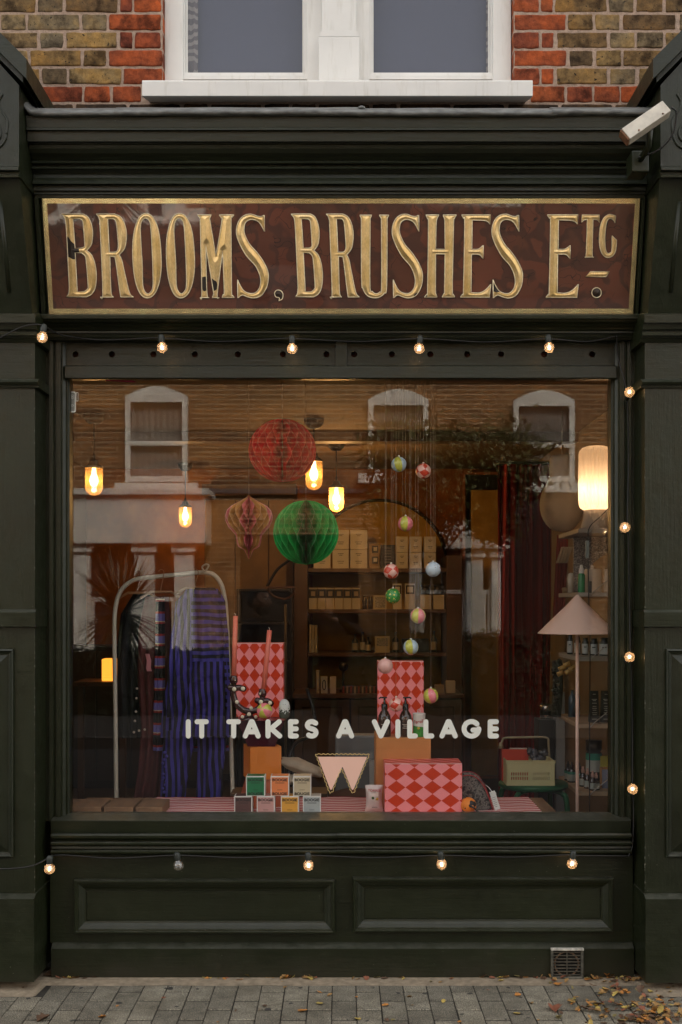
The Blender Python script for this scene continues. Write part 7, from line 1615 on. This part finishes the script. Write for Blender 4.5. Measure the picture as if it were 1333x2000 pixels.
def head(parent, c, yaw, beard=True, hair=True):
    """c: centre of head in the parent's frame; yaw 0 faces +Y"""
    Mx = Matrix.Translation(c) @ Matrix.Rotation(yaw, 4, 'Z')
    m_ = MB(); m_.sphere((0,0,0), 1, 36)
    vs = []
    for v in m_.v:
        p = Vector(v); x, y, z = p.x*.074, p.y*.096, p.z*.118
        if z < -.02: k = (z+.02)/-.098; x *= 1-.38*k; y = y*(1-.22*k) + .018*k
        if y > .05 and abs(z) < .03: y -= .006*math.exp(-((abs(x)-.032)/.014)**2)*math.exp(-((z-.012)/.012)**2)*1.8
        if y > 0: y += .030*math.exp(-(x/.013)**2)*math.exp(-((z+.022)/.018)**2) + .016*math.exp(-(x/.012)**2)*math.exp(-((z+.002)/.022)**2)
        if y > .03: y += .006*math.exp(-(x/.022)**2)*math.exp(-((z+.058)/.008)**2) - .004*math.exp(-(x/.03)**2)*math.exp(-((z+.048)/.005)**2)
        vs.append((x, y, z))
    m_.v = vs; me = m_.mesh('head', SKIN); me.transform(Mx); h = part('head', me, None, None); h.parent = parent
    for s_ in (-1, 1):
        m_ = MB(); m_.sphere((s_*.030,.080,.012), .0125, 14); me = m_.mesh('eye', flat((.55,.53,.5), .2)); me.transform(Mx); e_ = part('eye', me, None, None); e_.parent = h
        m_ = MB(); m_.sphere((s_*.030,.0905,.012), .0055, 10); me = m_.mesh('iris', INK); me.transform(Mx); e_ = part('iris', me, None, None); e_.parent = h
        m_ = MB(); m_.sphere((s_*.076,-.008,-.008), .03, 14); m_.v = [(s_*.076+(v[0]-s_*.076)*.32, v[1]*.75, v[2]) for v in m_.v]; me = m_.mesh('ear', SKIN); me.transform(Mx); e_ = part('ear', me, None, None); e_.parent = h
        m_ = MB(); m_.tube([(s_*.018,.093,.030),(s_*.034,.090,.036),(s_*.048,.078,.031)], .0042, 6); me = m_.mesh('eyebrow', HAIR); me.transform(Mx); e_ = part('eyebrow', me, None, None); e_.parent = h
    m_ = MB(); m_.sphere((0,0,0), 1, 36); vs = []
    for v in m_.v:
        p = Vector(v); n = .010*noise.noise(p*5); x, y, z = p.x*(.083+n), p.y*(.102+n)-.010, p.z*(.124+n)+.012
        if p.y > .15 and z < .062: y = min(y, .045)*.5; z = max(z, .03); x *= .9
        if z < -.055: z = -.055 + (z+.055)*.3; x *= .85; y = min(y, 0)
        vs.append((x, y, z))
    m_.v = vs; me = m_.mesh('hair', HAIR); me.transform(Mx); e_ = part('hair', me, None, None); e_.parent = h
    if beard:
        m_ = MB(); m_.sphere((0,0,0), 1, 32); vs = []
        for v in m_.v:
            p = Vector(v); n = .012*noise.noise(p*6); vs.append((p.x*(.062+n), p.y*(.062+n)+.034, p.z*(.050+n)-.083))
        m_.v = vs; me = m_.mesh('beard', HAIR); me.transform(Mx); e_ = part('beard', me, None, None); e_.parent = h
    return h
def hand(parent, c, dirv, up, side, curl=1.0):
    """palm with four curled fingers and a thumb; c wrist, dirv to fingertips, up = back of the hand"""
    d = Vector(dirv).normalized(); u_ = Vector(up).normalized(); s_ = d.cross(u_).normalized()*side; c = Vector(c)
    J, E, Rr = [tuple(c), tuple(c+d*.045), tuple(c+d*.080)], [(0,1),(1,2)], [(.022,.026),(.018,.036),(.014,.036)]
    o = skin_body('hand', J, E, Rr, SKIN, parent)
    for k, L_ in enumerate((.068,.078,.072,.056)):
        b0 = c+d*.075+s_*(.027-.018*k); a1 = d*L_*.45; a2 = (d*.5-u_*.85*curl)*L_*.33; a3 = (d*-.2-u_*curl)*L_*.28
        f = skin_body('finger', [tuple(b0-d*.02), tuple(b0), tuple(b0+a1), tuple(b0+a1+a2), tuple(b0+a1+a2+a3)], [(0,1),(1,2),(2,3),(3,4)], [.009,.0092,.0085,.008,.007], SKIN, parent); f.parent = o
    b0 = c+d*.02+s_*.028; f = skin_body('thumb', [tuple(b0-s_*.012), tuple(b0+s_*.016+d*.02), tuple(b0+s_*.022+d*.045-u_*.016), tuple(b0+s_*.012+d*.06-u_*.03)], [(0,1),(1,2),(2,3)], [.013,.0115,.010,.0085], SKIN, parent); f.parent = o
def person(label, base, facing, arms, headyaw, beard, hz=1.50, headoff=(0,0)):
    root = bpy.data.objects.new('person', None); S.collection.objects.link(root); root.location = base; tag(root, label, 'person')
    f = Vector((math.sin(-facing), math.cos(facing), 0)); sd = Vector((math.cos(facing), math.sin(facing), 0))
    def Q(s_, fw, z): return tuple(sd*s_ + f*fw + Vector((0,0,z)))
    Z = hz-1.50
    J = [Q(0,0,.88+Z), Q(0,.01,1.05+Z), Q(0,.015,1.22+Z), Q(0,0,1.34+Z), Q(-.17,0,1.33+Z), Q(.17,0,1.33+Z), Q(0,.01,1.385+Z)]
    E = [(0,1),(1,2),(2,3),(3,4),(3,5),(3,6)]; Rr = [(.15,.105),(.14,.10),(.16,.11),(.10,.08),.062,.062,(.060,.060)]
    for s_, (el, wr) in zip((-1,1), arms):
        i = len(J); J += [Q(*el), Q(*wr)]; E += [(4 if s_ < 0 else 5, i), (i, i+1)]; Rr += [.045, .032]
    skin_body('top', J, E, Rr, SHIRT, root)
    J2 = [Q(0,0,.90+Z)]; E2 = []; R2 = [(.14,.11)]
    for s_ in (-1,1):
        i = len(J2); J2 += [Q(s_*.09,0,.80+Z), Q(s_*.10,.02,.46), Q(s_*.11,-.01,.07)]; E2 += [(0,i),(i,i+1),(i+1,i+2)]; R2 += [.09,.062,.05]
    skin_body('trousers', J2, E2, R2, JEANS, root)
    skin_body('neck', [Q(0,.0,1.36+Z), Q(0,.015,1.44+Z)], [(0,1)], [.052,.050], SKIN, root)
    head(root, Vector(Q(headoff[0], headoff[1]+.02, 1.53+Z)), headyaw, beard)
    for s_ in (-1,1):
        m_ = MB(); c = Vector(Q(s_*.11,.05,.04)); m_.sphere((0,0,0), 1, 20); m_.v = [(v[0]*.046, v[1]*.135, max(-.04, v[2]*.055)) for v in m_.v]; me = m_.mesh('shoe', BLACKP); me.transform(Matrix.Translation(c) @ Matrix.Rotation(facing, 4, 'Z')); q = part('shoe', me, None, None); q.parent = root
    return root, Q
# photographer: arms raised, camera held in front of the face
ph, Q = person('person in dark clothes raising a camera to the face with both hands', (-.06, -5.12, 0), R(6), [((-.30,.10,1.17),(-.19,.20,1.36)), ((.30,.12,1.20),(.06,.21,1.39))], R(4), False, 1.47, (-.10, .0))
camo = thing('photo_camera', 'black camera with a round lens held up in front of the face', 'camera', (-.20, -4.90, 1.44))
m_ = MB(); m_.box(-.272, -.128, -4.935, -4.885, 1.435, 1.535, b=.008); m_.box(-.222, -.178, -4.93, -4.88, 1.5355, 1.562, b=.006); part('body', m_, BLACKP, camo)
m_ = MB(); m_.lathe([(.001,0),(.036,0),(.036,.05),(.038,.055),(.038,.09),(.033,.092),(.030,.085),(.001,.083)], (0,0,0), 28); me = m_.mesh('lens', BLACKP); me.transform(Matrix.Translation((-.20,-4.885,1.482)) @ Matrix.Rotation(R(-90), 4, 'X')); part('lens', me, None, camo)
hand(ph, (-.02,.20-.02,1.405-.0), (-.25,.25,.35), (.85,.5,.1), 1, 1.0)
hand(ph, (-.23,.16,1.365), (.2,.3,.7), (-.8,.5,.1), -1, 1.0)
person('bearded person in a dark shirt looking sideways along the pavement', (-.74, -5.30, 0), R(-70), [((-.26,-.03,1.08),(-.24,.12,.86)), ((.26,-.03,1.08),(.24,.12,.86))], R(-70), True, 1.51)

# ---------------------------------------------------------------- fallen leaves
def leafmesh(i, L_, W_):
    rnd = random.Random(i); m_ = MB(); vs = []; n = 7; curlx = rnd.uniform(.2,.9); tw = rnd.uniform(-.4,.4)
    for k in range(n+1):
        t = k/n; w_ = W_*math.sin(PI*min(1, t*.92+.06))**.8*(1+.25*math.sin(k*2.4+i)); 
        for s_ in (-1,0,1): vs.append((s_*w_, L_*(t-.5), abs(s_)*w_*curlx + L_*.25*(t-.5)**2*rnd.uniform(.5,2) + s_*tw*w_*t))
    zmin = min(v[2] for v in vs); vs = [(x,y,z-zmin+.0008) for x,y,z in vs]
    fs = [(3*k+s_, 3*k+s_+1, 3*k+s_+4, 3*k+s_+3) for k in range(n) for s_ in (0,1)]
    m_.add(vs, fs, 0, True); return m_
LCOL = {'golden brown': (.30,.17,.055), 'orange': (.46,.19,.04), 'dark brown': (.10,.055,.03), 'olive brown': (.16,.13,.045), 'yellow': (.44,.32,.08), 'reddish brown': (.24,.085,.045)}
LM = {k: M('leaf_'+k.replace(' ','_'), c, .7, var=.35, vs=60, bump=.5, bs=120) for k, c in LCOL.items()}
lib = {}
def gpt(px, py):      # point on the pavement seen at this pixel
    d = F*CAMZ/(py-1180); return Vector(((px-666.5)*d/F, CAMY+d, 0))
def leaf(px, py, size, colr, label, rot=None, group=None):
    i = random.randint(0, 9999); p = gpt(px, py); p.z = .001
    me = leafmesh(i, size, size*random.uniform(.28,.42)).mesh('fallen_leaf', LM[colr]); o = link('fallen_leaf', me, None, p); o.rotation_euler = (random.uniform(-.15,.15), random.uniform(-.15,.15), random.uniform(0,6.28) if rot is None else rot)
    tag(o, label, 'leaf', group); return o
named = [(1082,1974,.066,'reddish brown','largest fallen leaf, reddish brown and heart shaped, on the pavers below the vent',PI),(85,1993,.062,'dark brown','curled dark brown leaf at the near corner of the paving, below the pedestal'),(200,1988,.032,'orange','small orange leaf alone on the pavers, left of centre'),(48,1930,.03,'dark brown','dark leaf on the concrete beside the left pedestal'),
 (635,1905,.05,'golden brown','pale curled leaf standing against the plinth near the middle'),(560,1908,.045,'golden brown','golden leaf lying in the row against the plinth'),(468,1915,.03,'orange','small orange leaf on the concrete strip left of the golden row'),(592,1976,.045,'orange','orange-brown leaf on the pavers below the middle of the window'),(625,1961,.04,'yellow','pale yellow leaf on the pavers below the middle of the window'),
 (770,1906,.045,'golden brown','golden leaf against the plinth right of the middle'),(698,1992,.032,'yellow','yellow leaf at the very edge of the view'),(753,1965,.026,'orange','small orange leaf right of the middle of the pavers'),(1012,1945,.028,'orange','bright orange leaf on the pavers left of the vent'),(1010,1981,.032,'yellow','yellowish leaf on the pavers left of the large reddish leaf'),(1092,1989,.03,'olive brown','pale olive leaf touching the large reddish leaf'),
 (150,1910,.05,'golden brown','golden leaf in the corner of the plinth'),(95,1908,.055,'dark brown','dark leaf tucked in the corner by the left pedestal'),(1038,1908,.028,'reddish brown','upright pinkish leaf just left of the vent'),(1090,1924,.04,'orange','orange leaf right under the vent'),(1258,1996,.05,'orange','bright orange leaf in the thick of the litter'),(800,1948,.02,'golden brown','tiny leaf on the pavers right of the middle'),(320,1950,.018,'reddish brown','tiny reddish leaf on the pavers below the jumpsuit'),(230,1966,.016,'orange','tiny orange leaf on the pavers left of centre')]
for e_ in named: leaf(e_[0], e_[1], e_[2], e_[3], e_[4], e_[5] if len(e_) > 5 else None)
# litter: drifts at the right and scraps along the wall
lit = MB(); mats_ = list(LM.values()); rnd = random.Random(11)
def scrap(px, py, size, z=0):
    p = gpt(px, py); q = leafmesh(rnd.randint(0,9999), size, size*rnd.uniform(.25,.45)); Rm = Matrix.Translation(p+Vector((0,0,.001+z))) @ Matrix.Rotation(rnd.uniform(0,6.28), 4, 'Z') @ Matrix.Rotation(rnd.gauss(0,.35), 4, 'X')
    vs = [Rm @ Vector(v) for v in q.v]; zm = min(v.z for v in vs); vs = [v - Vector((0,0,zm-.0012-z)) for v in vs]; lit.add(vs, q.f, rnd.choice([0,0,0,1,2,2,3,4,5]), True)
for cx, cy, sx, sy, n in ((1135,1958,16,6,14),(1180,1935,22,6,16),(1205,1938,30,7,20),(1160,1975,25,8,16),(1228,1972,25,8,24),(1262,1985,25,8,34),(1290,1962,22,8,26),(1240,1996,40,6,40),(1215,1915,40,3,22),(1170,1912,22,3,14),(1310,1990,20,8,26),(1085,1918,20,4,6),(1065,1910,30,2,10),(975,1912,22,3,9),(1310,1925,12,4,6)):
    for _ in range(n): scrap(rnd.gauss(cx,sx), max(1909, rnd.gauss(cy,sy)), rnd.uniform(.014,.034), rnd.uniform(0,.008))
for _ in range(46): scrap(rnd.uniform(100,1230), rnd.uniform(1909,1914), rnd.uniform(.012,.032))
for _ in range(34): scrap(rnd.uniform(400,1333), rnd.uniform(1915,2000), rnd.uniform(.010,.026))
for _ in range(12): scrap(rnd.gauss(540,45), rnd.uniform(1909,1913), rnd.uniform(.02,.036))
me = lit.mesh('leaf_litter', mats_); o = link('leaf_litter', me); o['kind'] = 'stuff'; o['label'] = 'drift of small dry autumn leaves thickest at the foot of the right pilaster'
